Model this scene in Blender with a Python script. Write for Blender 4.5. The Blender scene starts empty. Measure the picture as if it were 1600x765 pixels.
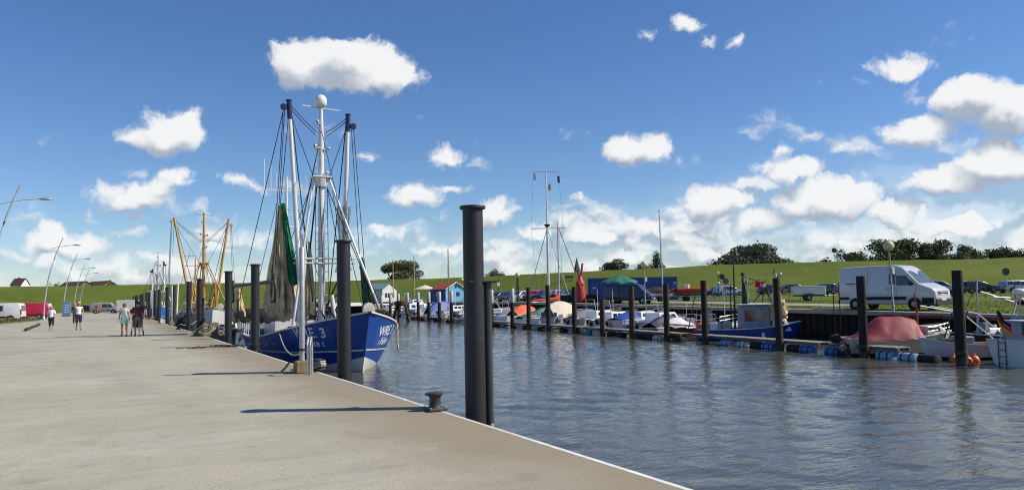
import bpy, bmesh, math, random
import numpy as np
from mathutils import Vector, Matrix, noise as mnoise
random.seed(7); np.random.seed(7)
scene = bpy.context.scene
COL = scene.collection
R = math.radians
# ---------------------------------------------------------------- camera (27 mm on a 36 mm sensor, 1.65 m above the quay)
YAW, ROLL, FPX, EYE = R(28.0), 0.020, 1200.0, 1.65
PITCH = math.atan((462.3 - 382.5) / FPX)
_r0 = Vector((math.cos(YAW), -math.sin(YAW), 0)); _f0 = Vector((math.sin(YAW), math.cos(YAW), 0)); _z = Vector((0, 0, 1))
FWD = _f0 * math.cos(PITCH) + _z * math.sin(PITCH)
_u = _z * math.cos(PITCH) - _f0 * math.sin(PITCH)
RGT = _r0 * math.cos(ROLL) - _u * math.sin(ROLL)
UPV = _u * math.cos(ROLL) + _r0 * math.sin(ROLL)
cam_data = bpy.data.cameras.new('camera'); cam = bpy.data.objects.new('camera', cam_data); COL.objects.link(cam)
cam_data.sensor_width = 36.0; cam_data.lens = 27.0; cam_data.clip_start = 0.1; cam_data.clip_end = 5000
cam.matrix_world = Matrix(((RGT.x, UPV.x, -FWD.x, 0), (RGT.y, UPV.y, -FWD.y, 0), (RGT.z, UPV.z, -FWD.z, EYE), (0, 0, 0, 1)))
scene.camera = cam
def ray(px, py):                                   # measured photo position -> direction in the place
    return RGT * ((px - 800) / FPX) + UPV * ((382.5 - py) / FPX) + FWD
def atz(px, py, z):
    d = ray(px, py); k = (z - EYE) / d.z
    return Vector((d.x * k, d.y * k, z))
def atd(px, py, dep):
    d = ray(px, py); k = dep / (d.x * _f0.x + d.y * _f0.y)
    return Vector((d.x * k, d.y * k, EYE + d.z * k))
def atX(px, py, X):
    d = ray(px, py); k = X / d.x
    return Vector((X, d.y * k, EYE + d.z * k))
# ---------------------------------------------------------------- sun, sky, exposure
SUN_EL = R(42.0); SUN_H = Vector((0.87, -0.49)).normalized()
SUN_DIR = Vector((SUN_H.x * math.cos(SUN_EL), SUN_H.y * math.cos(SUN_EL), math.sin(SUN_EL)))
sl = bpy.data.lights.new('sun', 'SUN'); sl.energy = 5.0; sl.angle = R(0.53); sl.color = (1.0, 0.915, 0.79)
so = bpy.data.objects.new('sun', sl); COL.objects.link(so); so.rotation_euler = SUN_DIR.to_track_quat('Z', 'Y').to_euler()
so.location = (20, -30, 40)
scene.view_settings.view_transform = 'Standard'; scene.view_settings.look = 'None'
scene.view_settings.exposure = 0.2; scene.view_settings.gamma = 1.0; scene.view_settings.use_curve_mapping = False
cy = scene.cycles
cy.max_bounces = 6; cy.diffuse_bounces = 2; cy.glossy_bounces = 3; cy.transmission_bounces = 4; cy.transparent_max_bounces = 10
cy.caustics_reflective = False; cy.caustics_refractive = False
cy.use_denoising = True; cy.pixel_filter_type = 'BLACKMAN_HARRIS'; cy.filter_width = 1.1
try: cy.denoiser = 'OPENIMAGEDENOISE'
except Exception: pass
cy.use_adaptive_sampling = True; cy.adaptive_threshold = 0.02

W = bpy.data.worlds.new('World'); scene.world = W; W.use_nodes = True
try: W.cycles.sampling_method = 'MANUAL'; W.cycles.sample_map_resolution = 512
except Exception: pass
def build_world():
    nt = W.node_tree; N = nt.nodes; L = nt.links; N.clear()
    def node(t, **k):
        n = N.new(t)
        for a, b in k.items(): setattr(n, a, b)
        return n
    def math_(op, a, b=None, c=None, tree=None, clamp=False):
        n = (tree or nt).nodes.new('ShaderNodeMath'); n.operation = op; n.use_clamp = clamp
        for i, v in enumerate((a, b, c)):
            if v is None: continue
            if isinstance(v, (int, float)): n.inputs[i].default_value = v
            else: (tree or nt).links.new(v, n.inputs[i])
        return n.outputs[0]
    def smooth(x, lo, hi, tree=None):
        n = (tree or nt).nodes.new('ShaderNodeMapRange'); n.interpolation_type = 'SMOOTHERSTEP'
        (tree or nt).links.new(x, n.inputs['Value']); n.inputs['From Min'].default_value = lo; n.inputs['From Max'].default_value = hi
        return n.outputs[0]
    tc = node('ShaderNodeTexCoord')
    nrm = node('ShaderNodeVectorMath', operation='NORMALIZE'); L.new(tc.outputs['Generated'], nrm.inputs[0])
    D = nrm.outputs[0]
    # --- clouds: each one an ellipsoid of directions, its outline broken up by noise; (px, py, half width, half height)
    clouds = [(478, 100, 62, 38), (545, 92, 74, 38), (600, 112, 62, 30), (640, 122, 32, 17), (540, 118, 110, 26),
              (262, 205, 52, 36), (293, 196, 26, 30), (215, 214, 34, 22), (208, 306, 70, 26), (240, 296, 36, 22), (268, 276, 30, 19),
              (694, 242, 33, 21), (577, 243, 22, 9), (982, 240, 40, 28), (1012, 236, 38, 25), (1078, 40, 24, 18), (1020, 49, 12, 9), (1112, 66, 22, 12), (1154, 70, 14, 11),
              (1412, 100, 52, 19), (1440, 92, 26, 14), (1428, 206, 62, 27), (1520, 158, 58, 40), (1580, 178, 60, 42), (1556, 250, 70, 36),
              (1240, 268, 52, 22), (1208, 262, 36, 16), (1222, 236, 14, 12), (652, 306, 54, 24), (700, 290, 34, 12), (905, 313, 20, 11), (1480, 282, 66, 30), (1118, 318, 60, 32),
              (1290, 310, 92, 36), (96, 384, 70, 26), (84, 366, 26, 22), (204, 366, 40, 12), (1318, 233, 24, 9), (214, 337, 34, 11), (30, 400, 40, 12), (110, 398, 66, 12), (330, 388, 44, 11), (250, 400, 54, 10), (150, 424, 70, 9), (600, 362, 50, 14), (840, 362, 44, 17), (930, 368, 54, 19), (1012, 350, 48, 20), (985, 396, 70, 15), (1085, 366, 56, 18), (700, 388, 66, 14), (1190, 345, 60, 22), (1400, 330, 60, 24), (1500, 352, 70, 22), (1340, 372, 80, 16), (372, 284, 36, 13), (395, 292, 26, 10), (770, 330, 40, 26)]
    g = bpy.data.node_groups.new('cloud_field', 'ShaderNodeTree')
    g.interface.new_socket('Vector', in_out='INPUT', socket_type='NodeSocketVector')
    g.interface.new_socket('Field', in_out='OUTPUT', socket_type='NodeSocketFloat')
    gi = g.nodes.new('NodeGroupInput'); go = g.nodes.new('NodeGroupOutput')
    acc = None
    for (px, py, a, b) in clouds:
        c = ray(px, py).normalized(); ri = Vector((c.y, -c.x, 0)).normalized(); ui = ri.cross(c)
        if ui.z < 0: ui = -ui
        wi = ui.cross(ri)
        m = g.nodes.new('ShaderNodeMapping'); m.vector_type = 'TEXTURE'
        sc = 1 / FPX * c.dot(FWD)
        m.inputs['Location'].default_value = c
        m.inputs['Rotation'].default_value = Matrix(((ri.x, wi.x, ui.x), (ri.y, wi.y, ui.y), (ri.z, wi.z, ui.z))).to_euler()
        m.inputs['Scale'].default_value = (a * sc * 1.06, 0.6, b * sc * 1.06)
        g.links.new(gi.outputs[0], m.inputs['Vector'])
        ln = g.nodes.new('ShaderNodeVectorMath'); ln.operation = 'LENGTH'; g.links.new(m.outputs[0], ln.inputs[0])
        # small clouds have a short distance scale, so their noise must bite as hard as on the large ones
        s_ = min(a, b) / 30.0
        fi = math_('MULTIPLY_ADD', ln.outputs['Value'], -s_, s_, tree=g)
        acc = fi if acc is None else math_('SMOOTH_MAX', acc, fi, 0.2, tree=g)
    g.links.new(acc, go.inputs[0])
    def warp(scale, amt, det, seed):
        n = node('ShaderNodeTexNoise'); n.inputs['Scale'].default_value = scale; n.inputs['Detail'].default_value = det
        n.inputs['Roughness'].default_value = 0.55
        o = node('ShaderNodeVectorMath', operation='ADD'); L.new(D, o.inputs[0]); o.inputs[1].default_value = (seed, seed * 2, 0); L.new(o.outputs[0], n.inputs['Vector'])
        s = node('ShaderNodeVectorMath', operation='SUBTRACT'); L.new(n.outputs['Color'], s.inputs[0]); s.inputs[1].default_value = (.5, .5, .5)
        k = node('ShaderNodeVectorMath', operation='SCALE'); L.new(s.outputs[0], k.inputs[0]); k.inputs['Scale'].default_value = amt
        return k.outputs[0]
    w1 = node('ShaderNodeVectorMath', operation='ADD'); L.new(warp(17, 0.052, 4.0, 0.0), w1.inputs[0]); L.new(D, w1.inputs[1])
    Dw = w1.outputs[0]
    def field(vec):
        n = node('ShaderNodeGroup'); n.node_tree = g; L.new(vec, n.inputs[0]); return n.outputs[0]
    up = node('ShaderNodeVectorMath', operation='ADD'); L.new(Dw, up.inputs[0]); up.inputs[1].default_value = (0.012, -0.005, 0.022)
    F0 = field(Dw); F1 = field(up.outputs[0])
    # --- the low bank of clouds towards the horizon
    sep = node('ShaderNodeSeparateXYZ'); L.new(D, sep.inputs[0])
    st = node('ShaderNodeMapping'); st.inputs['Scale'].default_value = (1, 1, 1.7); st.inputs['Location'].default_value = (3.1, 1.7, 0.2); L.new(Dw, st.inputs['Vector'])
    def bankn(vec):
        n = node('ShaderNodeTexNoise'); n.inputs['Scale'].default_value = 13.0; n.inputs['Detail'].default_value = 4.0; n.inputs['Roughness'].default_value = 0.5
        L.new(vec, n.inputs['Vector']); return n.outputs['Fac']
    n0 = bankn(st.outputs[0])
    stu = node('ShaderNodeVectorMath', operation='ADD'); L.new(st.outputs[0], stu.inputs[0]); stu.inputs[1].default_value = (0.010, -0.005, 0.022); n1 = bankn(stu.outputs[0])
    # more cloud towards the water side (+X), and only low down
    az = math_('ADD', math_('MULTIPLY', sep.outputs['X'], 0.62), math_('MULTIPLY', sep.outputs['Y'], -0.22))
    lim = math_('ADD', 0.088, math_('MULTIPLY', math_('MAXIMUM', az, 0.0), 0.25))
    low = math_('SUBTRACT', lim, sep.outputs['Z'])
    B0 = math_('ADD', math_('MULTIPLY', low, 4.5), math_('MULTIPLY', math_('SUBTRACT', n0, 0.5), 3.4))
    B0 = math_('MINIMUM', B0, math_('ADD', 0.5, math_('MULTIPLY', math_('SUBTRACT', n0, 0.5), 2.4)))
    dn = node('ShaderNodeTexNoise'); dn.inputs['Scale'].default_value = 60; dn.inputs['Detail'].default_value = 4; dn.inputs['Roughness'].default_value = .62; L.new(Dw, dn.inputs['Vector'])
    det = math_('MULTIPLY', math_('SUBTRACT', dn.outputs['Fac'], .5), 0.85)
    denA = smooth(math_('ADD', F0, det), -0.06, 0.46)
    denB = math_('MULTIPLY', smooth(math_('ADD', B0, math_('MULTIPLY', det, .5)), -0.05, 0.8), 0.9)
    veil = math_('MULTIPLY', smooth(math_('ADD', low, math_('MULTIPLY', math_('SUBTRACT', n0, .5), .12)), -0.03, 0.13), 0.5)
    denB = math_('MAXIMUM', denB, veil)
    den = math_('MULTIPLY', math_('MAXIMUM', denA, denB), 0.97, clamp=True)
    # light: bright where the cloud thins towards the sun, greyer at its base
    litA = math_('SUBTRACT', F0, F1); litB = math_('MULTIPLY', math_('SUBTRACT', n0, n1), 4.0)
    mixl = node('ShaderNodeMix'); mixl.data_type = 'FLOAT'; L.new(smooth(math_('SUBTRACT', denA, denB), -0.3, 0.3), mixl.inputs[0]); L.new(litB, mixl.inputs[2]); L.new(litA, mixl.inputs[3])
    lit = smooth(math_('ADD', mixl.outputs[0], math_('MULTIPLY', det, .4)), -0.55, 0.5)
    ccol = node('ShaderNodeMix'); ccol.data_type = 'RGBA'; L.new(lit, ccol.inputs[0])
    ccol.inputs[6].default_value = (0.345, 0.395, 0.475, 1); ccol.inputs[7].default_value = (0.80, 0.805, 0.81, 1)
    sky = node('ShaderNodeTexSky'); sky.sky_type = 'NISHITA'; sky.sun_disc = False
    sky.sun_elevation = SUN_EL; sky.sun_rotation = math.atan2(SUN_DIR.x, SUN_DIR.y)
    sky.altitude = 0; sky.air_density = 1.0; sky.dust_density = 0.0; sky.ozone_density = 6.0
    bs = node('ShaderNodeBackground'); bs.inputs['Strength'].default_value = SKY_STRENGTH; hs = node('ShaderNodeHueSaturation'); hs.inputs['Hue'].default_value = 0.507; hs.inputs['Saturation'].default_value = 1.11; hs.inputs['Value'].default_value = 1.1
    L.new(sky.outputs[0], hs.inputs['Color']); L.new(hs.outputs[0], bs.inputs['Color'])
    bc = node('ShaderNodeBackground'); bc.inputs['Strength'].default_value = 1.0; L.new(ccol.outputs[2], bc.inputs['Color'])
    mx = node('ShaderNodeMixShader'); L.new(den, mx.inputs[0]); L.new(bs.outputs[0], mx.inputs[1]); L.new(bc.outputs[0], mx.inputs[2])
    out = node('ShaderNodeOutputWorld'); L.new(mx.outputs[0], out.inputs['Surface'])
SKY_STRENGTH = 0.092
build_world()
# ================================================================ materials
_M = {}
def mat(key, col, rough=0.6, metal=0.0, var=0.12, scale=3.0, bump=0.0, bscale=None, coat=0.0, alpha=1.0, spec=None, col2=None, det=5.0, stretch=None, trans=0.0):
    """procedural Principled: colour drifting between col and col2 (or a darker/lighter col) on noise, optional relief"""
    if key in _M: return _M[key]
    m = bpy.data.materials.new(key); m.use_nodes = True; nt = m.node_tree; N = nt.nodes; L = nt.links
    b = N['Principled BSDF']; b.inputs['Roughness'].default_value = rough; b.inputs['Metallic'].default_value = metal
    if coat: b.inputs['Coat Weight'].default_value = coat
    if spec is not None: b.inputs['Specular IOR Level'].default_value = spec
    if alpha < 1: b.inputs['Alpha'].default_value = alpha
    if trans: b.inputs['Transmission Weight'].default_value = trans
    tc = N.new('ShaderNodeTexCoord'); mp = N.new('ShaderNodeMapping'); L.new(tc.outputs['Object'], mp.inputs[0])
    if stretch: mp.inputs['Scale'].default_value = stretch
    n = N.new('ShaderNodeTexNoise'); n.inputs['Scale'].default_value = scale; n.inputs['Detail'].default_value = det; n.inputs['Roughness'].default_value = .6
    L.new(mp.outputs[0], n.inputs['Vector'])
    rp = N.new('ShaderNodeValToRGB'); L.new(n.outputs['Fac'], rp.inputs[0])
    c0 = tuple(max(0, c * (1 - var)) for c in col[:3]); c1 = tuple(min(1, c * (1 + var)) for c in col[:3]) if col2 is None else col2[:3]
    if col2 is not None: c0 = col[:3]
    rp.color_ramp.elements[0].position = .3; rp.color_ramp.elements[0].color = (*c0, 1)
    rp.color_ramp.elements[1].position = .7; rp.color_ramp.elements[1].color = (*c1, 1)
    L.new(rp.outputs[0], b.inputs['Base Color'])
    if bump:
        n2 = N.new('ShaderNodeTexNoise'); n2.inputs['Scale'].default_value = bscale or scale * 6; n2.inputs['Detail'].default_value = 4
        L.new(mp.outputs[0], n2.inputs['Vector'])
        bp = N.new('ShaderNodeBump'); bp.inputs['Strength'].default_value = 1.0; bp.inputs['Distance'].default_value = bump
        L.new(n2.outputs['Fac'], bp.inputs['Height']); L.new(bp.outputs[0], b.inputs['Normal'])
    _M[key] = m; return m
def paint(key, col, rough=.35, var=.07, dirt=0.25, coat=.1, rust=0.0):
    """boat / vehicle paint with streaks of grime running down"""
    if key in _M: return _M[key]
    m = mat(key, col, rough, var=var, scale=1.5, coat=coat); nt = m.node_tree; N = nt.nodes; L = nt.links; b = N['Principled BSDF']
    src = b.inputs['Base Color'].links[0].from_socket
    tc = N.new('ShaderNodeTexCoord'); mp = N.new('ShaderNodeMapping'); mp.inputs['Scale'].default_value = (5, 5, .5); L.new(tc.outputs['Object'], mp.inputs[0])
    n = N.new('ShaderNodeTexNoise'); n.inputs['Scale'].default_value = 1.2; n.inputs['Detail'].default_value = 6; L.new(mp.outputs[0], n.inputs['Vector'])
    mr = N.new('ShaderNodeMapRange'); mr.inputs['From Min'].default_value = .52; mr.inputs['From Max'].default_value = .75; mr.inputs['To Max'].default_value = dirt; L.new(n.outputs['Fac'], mr.inputs['Value'])
    mx = N.new('ShaderNodeMix'); mx.data_type = 'RGBA'; L.new(mr.outputs[0], mx.inputs[0]); L.new(src, mx.inputs[6]); mx.inputs[7].default_value = (col[0] * .4 + .03, col[1] * .38 + .025, col[2] * .35 + .02, 1)
    out = mx.outputs[2]
    if rust:                                     # rust weeping down the plating
        mp2 = N.new('ShaderNodeMapping'); mp2.inputs['Scale'].default_value = (2.6, 2.6, .35); mp2.inputs['Location'].default_value = (3, 1, 0); L.new(tc.outputs['Object'], mp2.inputs[0])
        n2 = N.new('ShaderNodeTexNoise'); n2.inputs['Scale'].default_value = 1.6; n2.inputs['Detail'].default_value = 7; L.new(mp2.outputs[0], n2.inputs['Vector'])
        mr2 = N.new('ShaderNodeMapRange'); mr2.inputs['From Min'].default_value = .6; mr2.inputs['From Max'].default_value = .72; mr2.inputs['To Max'].default_value = rust; L.new(n2.outputs['Fac'], mr2.inputs['Value'])
        mx2 = N.new('ShaderNodeMix'); mx2.data_type = 'RGBA'; L.new(mr2.outputs[0], mx2.inputs[0]); L.new(out, mx2.inputs[6]); mx2.inputs[7].default_value = (.12, .055, .028, 1); out = mx2.outputs[2]
    L.new(out, b.inputs['Base Color']); return m
def glass(key='dark_glass', col=(.02, .025, .03)):
    return mat(key, col, .05, var=.2, scale=.8, spec=.8)
def net_mat(key, col, cell=.07, open_=.35, amax=1.0):
    if key in _M: return _M[key]
    m = mat(key, col, .85, var=.35, scale=2.5); nt = m.node_tree; N = nt.nodes; L = nt.links; b = N['Principled BSDF']
    tc = N.new('ShaderNodeTexCoord'); n = N.new('ShaderNodeTexVoronoi'); n.inputs['Scale'].default_value = 1 / cell; L.new(tc.outputs['Object'], n.inputs['Vector'])
    mr = N.new('ShaderNodeMapRange'); mr.inputs['From Min'].default_value = .15; mr.inputs['From Max'].default_value = .45; mr.inputs['To Min'].default_value = 1 - open_; mr.inputs['To Max'].default_value = amax
    L.new(n.outputs['Distance'], mr.inputs['Value']); L.new(mr.outputs[0], b.inputs['Alpha']); return m
# shared finishes
WHITE = lambda: paint('white_paint', (.66, .66, .645), rust=.35)
GRP = lambda: mat('white_gelcoat', (.74, .74, .72), .3, var=.05, scale=1.2, coat=.3)
CREAM = lambda: mat('cream_gelcoat', (.66, .58, .42), .4, var=.06, scale=1.2)
BLUE = lambda: paint('blue_hull_paint', (.009, .062, .32), .38, dirt=.4, coat=.03, rust=.55)
NAVY = lambda: paint('navy_paint', (.012, .018, .05), .35)
BLACK = lambda: mat('black_rubber', (.014, .014, .015), .75, var=.25)
DKSTEEL = lambda: mat('dark_steel', (.03, .031, .033), .55, metal=.0, var=.3, scale=2, bump=.003, bscale=14)
GALV = lambda: mat('galvanised_steel', (.4, .41, .42), .5, metal=.4, var=.15, scale=6)
ALU = lambda: mat('aluminium', (.5, .51, .52), .5, metal=.3, var=.1)
CHROME = lambda: mat('stainless', (.55, .55, .55), .35, metal=.5, var=.05)
ROPE = lambda: mat('pale_rope', (.42, .38, .3), .9, var=.3, scale=30)
DKROPE = lambda: mat('dark_rope', (.03, .03, .034), .9, var=.3, scale=20)
RUST = lambda: mat('rusty_steel', (.11, .05, .025), .85, var=.5, scale=4, col2=(.05, .028, .02), bump=.004)
WOODY = lambda: mat('varnished_wood', (.36, .2, .08), .5, var=.3, scale=3, stretch=(8, 8, .6))
ORANGE = lambda: mat('orange_plastic', (.62, .16, .05), .45, var=.15)
BLUEBARREL = lambda: mat('blue_plastic', (.05, .16, .42), .42, var=.18, scale=3)
# ================================================================ mesh builder
class MB:
    def __init__(s): s.v = []; s.f = []
    def add(s, vs, fs):
        o = len(s.v); s.v += [tuple(p) for p in vs]; s.f += [tuple(i + o for i in f) for f in fs]; return s
    def box(s, c, d, rz=0, ry=0, rx=0):
        m = Matrix.Rotation(rz, 3, 'Z') @ Matrix.Rotation(ry, 3, 'Y') @ Matrix.Rotation(rx, 3, 'X'); c = Vector(c)
        vs = [c + m @ Vector((x * d[0] / 2, y * d[1] / 2, z * d[2] / 2)) for x in (-1, 1) for y in (-1, 1) for z in (-1, 1)]
        return s.add(vs, [(0, 1, 3, 2), (4, 6, 7, 5), (0, 4, 5, 1), (2, 3, 7, 6), (0, 2, 6, 4), (1, 5, 7, 3)])
    def bbox(s, c, d, b=.02, rz=0):
        """box with chamfered edges (octagonal plan + chamfered top)"""
        x, y, z = d[0] / 2, d[1] / 2, d[2] / 2; m = Matrix.Rotation(rz, 3, 'Z'); c = Vector(c)
        def ring(k, zz):
            a, e = x - k, y - k
            return [(a, -y + k + b, zz), (a, y - k - b, zz), (a - b, e, zz), (-a + b, e, zz), (-a, y - k - b, zz), (-a, -y + k + b, zz), (-a + b, -e, zz), (a - b, -e, zz)]
        rs = ring(b, -z) + ring(0, -z + b) + ring(0, z - b) + ring(b, z)
        fs = [tuple(range(7, -1, -1)), tuple(range(24, 32))]
        for k in range(3):
            for i in range(8): fs.append((k * 8 + i, k * 8 + (i + 1) % 8, k * 8 + 8 + (i + 1) % 8, k * 8 + 8 + i))
        return s.add([c + m @ Vector(p) for p in rs], fs)
    def cyl(s, p0, p1, r0, r1=None, n=10, caps=True):
        r1 = r0 if r1 is None else r1; p0 = Vector(p0); p1 = Vector(p1); a = (p1 - p0)
        if a.length < 1e-6: return s
        q = a.to_track_quat('Z', 'Y'); vs = []
        for p, r in ((p0, r0), (p1, r1)):
            for i in range(n):
                t = 2 * math.pi * i / n; vs.append(p + q @ Vector((r * math.cos(t), r * math.sin(t), 0)))
        fs = [(i, (i + 1) % n, n + (i + 1) % n, n + i) for i in range(n)]
        if caps: fs += [tuple(range(n - 1, -1, -1)), tuple(range(n, 2 * n))]
        return s.add(vs, fs)
    def tube(s, pts, r, n=6, caps=True):
        pts = [Vector(p) for p in pts]; vs = []; rr = r if isinstance(r, (list, tuple)) else [r] * len(pts)
        ref = Vector((0.0312, 0.0173, 1))
        for i, p in enumerate(pts):
            t = (pts[min(i + 1, len(pts) - 1)] - pts[max(i - 1, 0)]).normalized()
            if abs(t.dot(ref.normalized())) > .97: rf = Vector((1, .02, .03))
            else: rf = ref
            a = t.cross(rf).normalized(); b = t.cross(a)
            for k in range(n):
                q = 2 * math.pi * k / n; vs.append(p + (a * math.cos(q) + b * math.sin(q)) * rr[i])
        fs = []
        for i in range(len(pts) - 1):
            for k in range(n): fs.append((i * n + k, i * n + (k + 1) % n, (i + 1) * n + (k + 1) % n, (i + 1) * n + k))
        if caps: fs += [tuple(range(n - 1, -1, -1)), tuple((len(pts) - 1) * n + k for k in range(n))]
        return s.add(vs, fs)
    def lathe(s, prof, c=(0, 0, 0), n=20, axis='Z'):
        vs = []; c = Vector(c)
        for (r, z) in prof:
            for i in range(n):
                t = 2 * math.pi * i / n; p = Vector((r * math.cos(t), r * math.sin(t), z))
                if axis == 'X': p = Vector((p.z, p.x, p.y))
                if axis == 'Y': p = Vector((p.x, p.z, p.y))
                vs.append(c + p)
        fs = []
        for k in range(len(prof) - 1):
            for i in range(n): fs.append((k * n + i, k * n + (i + 1) % n, (k + 1) * n + (i + 1) % n, (k + 1) * n + i))
        fs += [tuple(range(n - 1, -1, -1)), tuple((len(prof) - 1) * n + i for i in range(n))]
        return s.add(vs, fs)
    def grid(s, fn, nu, nv):
        vs = [fn(i / nu, j / nv) for i in range(nu + 1) for j in range(nv + 1)]
        fs = [(i * (nv + 1) + j, (i + 1) * (nv + 1) + j, (i + 1) * (nv + 1) + j + 1, i * (nv + 1) + j + 1) for i in range(nu) for j in range(nv)]
        return s.add(vs, fs)
    def prism(s, pts, axis, a, b):
        """polygon pts (2-D) swept along an axis from a to b"""
        def P(p, t): return {'X': (t, p[0], p[1]), 'Y': (p[0], t, p[1]), 'Z': (p[0], p[1], t)}[axis]
        n = len(pts); vs = [P(p, a) for p in pts] + [P(p, b) for p in pts]
        return s.add(vs, [tuple(range(n - 1, -1, -1)), tuple(range(n, 2 * n))] + [(i, (i + 1) % n, n + (i + 1) % n, n + i) for i in range(n)])
    def poly(s, pts): return s.add(pts, [tuple(range(len(pts)))])
    def sphere(s, c, r, n=12, m=8, sq=(1, 1, 1)):
        c = Vector(c)
        pr = [(max(1e-4, math.sin(math.pi * k / m)), -math.cos(math.pi * k / m)) for k in range(m + 1)]
        t = MB().lathe(pr, (0, 0, 0), n)
        return s.add([c + Vector((p[0] * r * sq[0], p[1] * r * sq[1], p[2] * r * sq[2])) for p in t.v], t.f)
    def build(s, name, m, parent=None, smooth=None, loc=None):
        me = bpy.data.meshes.new(name); me.from_pydata(s.v, [], s.f); me.update()
        bm = bmesh.new(); bm.from_mesh(me); bmesh.ops.recalc_face_normals(bm, faces=bm.faces); bm.to_mesh(me); bm.free()
        if smooth is not None:
            me.polygons.foreach_set('use_smooth', [True] * len(me.polygons)); me.set_sharp_from_angle(angle=R(smooth))
        o = bpy.data.objects.new(name, me); COL.objects.link(o)
        if m: me.materials.append(m)
        if parent: o.parent = parent
        if loc is not None: o.location = loc
        return o
def thing(name, label, cat, loc=(0, 0, 0), rz=0, group=None):
    o = bpy.data.objects.new(name, None); COL.objects.link(o); o.empty_display_size = .3
    o.location = loc; o.rotation_euler = (0, 0, rz); return tag(o, label, cat, group)
def tag(o, label=None, cat=None, group=None, kind=None):
    if label: o['label'] = label
    if cat: o['category'] = cat
    if group: o['group'] = group
    if kind: o['kind'] = kind
    return o
def copy_tree(o, parent=None):
    c = o.copy(); COL.objects.link(c)
    if parent is not None:
        c.parent = parent; c.matrix_parent_inverse = o.matrix_parent_inverse.copy()
    for ch in o.children: copy_tree(ch, c)
    return c
def dup(root, loc, rz, label, group=None, scale=None):
    c = copy_tree(root); c.location = loc; c.rotation_euler = (0, 0, rz)
    if scale: c.scale = (scale,) * 3
    c['label'] = label
    if group: c['group'] = group
    return c
def text_mesh(s, size, bold=0.0):
    cu = bpy.data.curves.new('lettering', 'FONT'); cu.body = s; cu.size = size; cu.align_x = 'CENTER'; cu.align_y = 'CENTER'; cu.resolution_u = 3; cu.offset = bold
    o = bpy.data.objects.new('lettering', cu); COL.objects.link(o); bpy.context.view_layer.update()
    dg = bpy.context.evaluated_depsgraph_get(); me = bpy.data.meshes.new_from_object(o.evaluated_get(dg))
    bpy.data.objects.remove(o); bpy.data.curves.remove(cu)
    return me
def text_obj(name, s, size, m, parent, fn, bold=0.0, sx=1.0):
    """lettering whose flat outline is laid on a surface by fn(u, v)"""
    me = text_mesh(s, size, bold)
    bm = bmesh.new(); bm.from_mesh(me); bmesh.ops.triangulate(bm, faces=bm.faces)
    for v in bm.verts: v.co = Vector(fn(v.co.x * sx, v.co.y))
    bm.to_mesh(me); bm.free(); me.materials.clear(); me.materials.append(m)
    o = bpy.data.objects.new(name, me); COL.objects.link(o); o.parent = parent; return o
# ================================================================ the setting
WATER = -1.5
QX = 4.40                                        # quay edge
def bank_x(Y): return 37.2 + .105 * Y            # far bank edge
def bank_z(Y): return max(.15, min(.85, .25 + .0105 * (Y - 25)))
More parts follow.
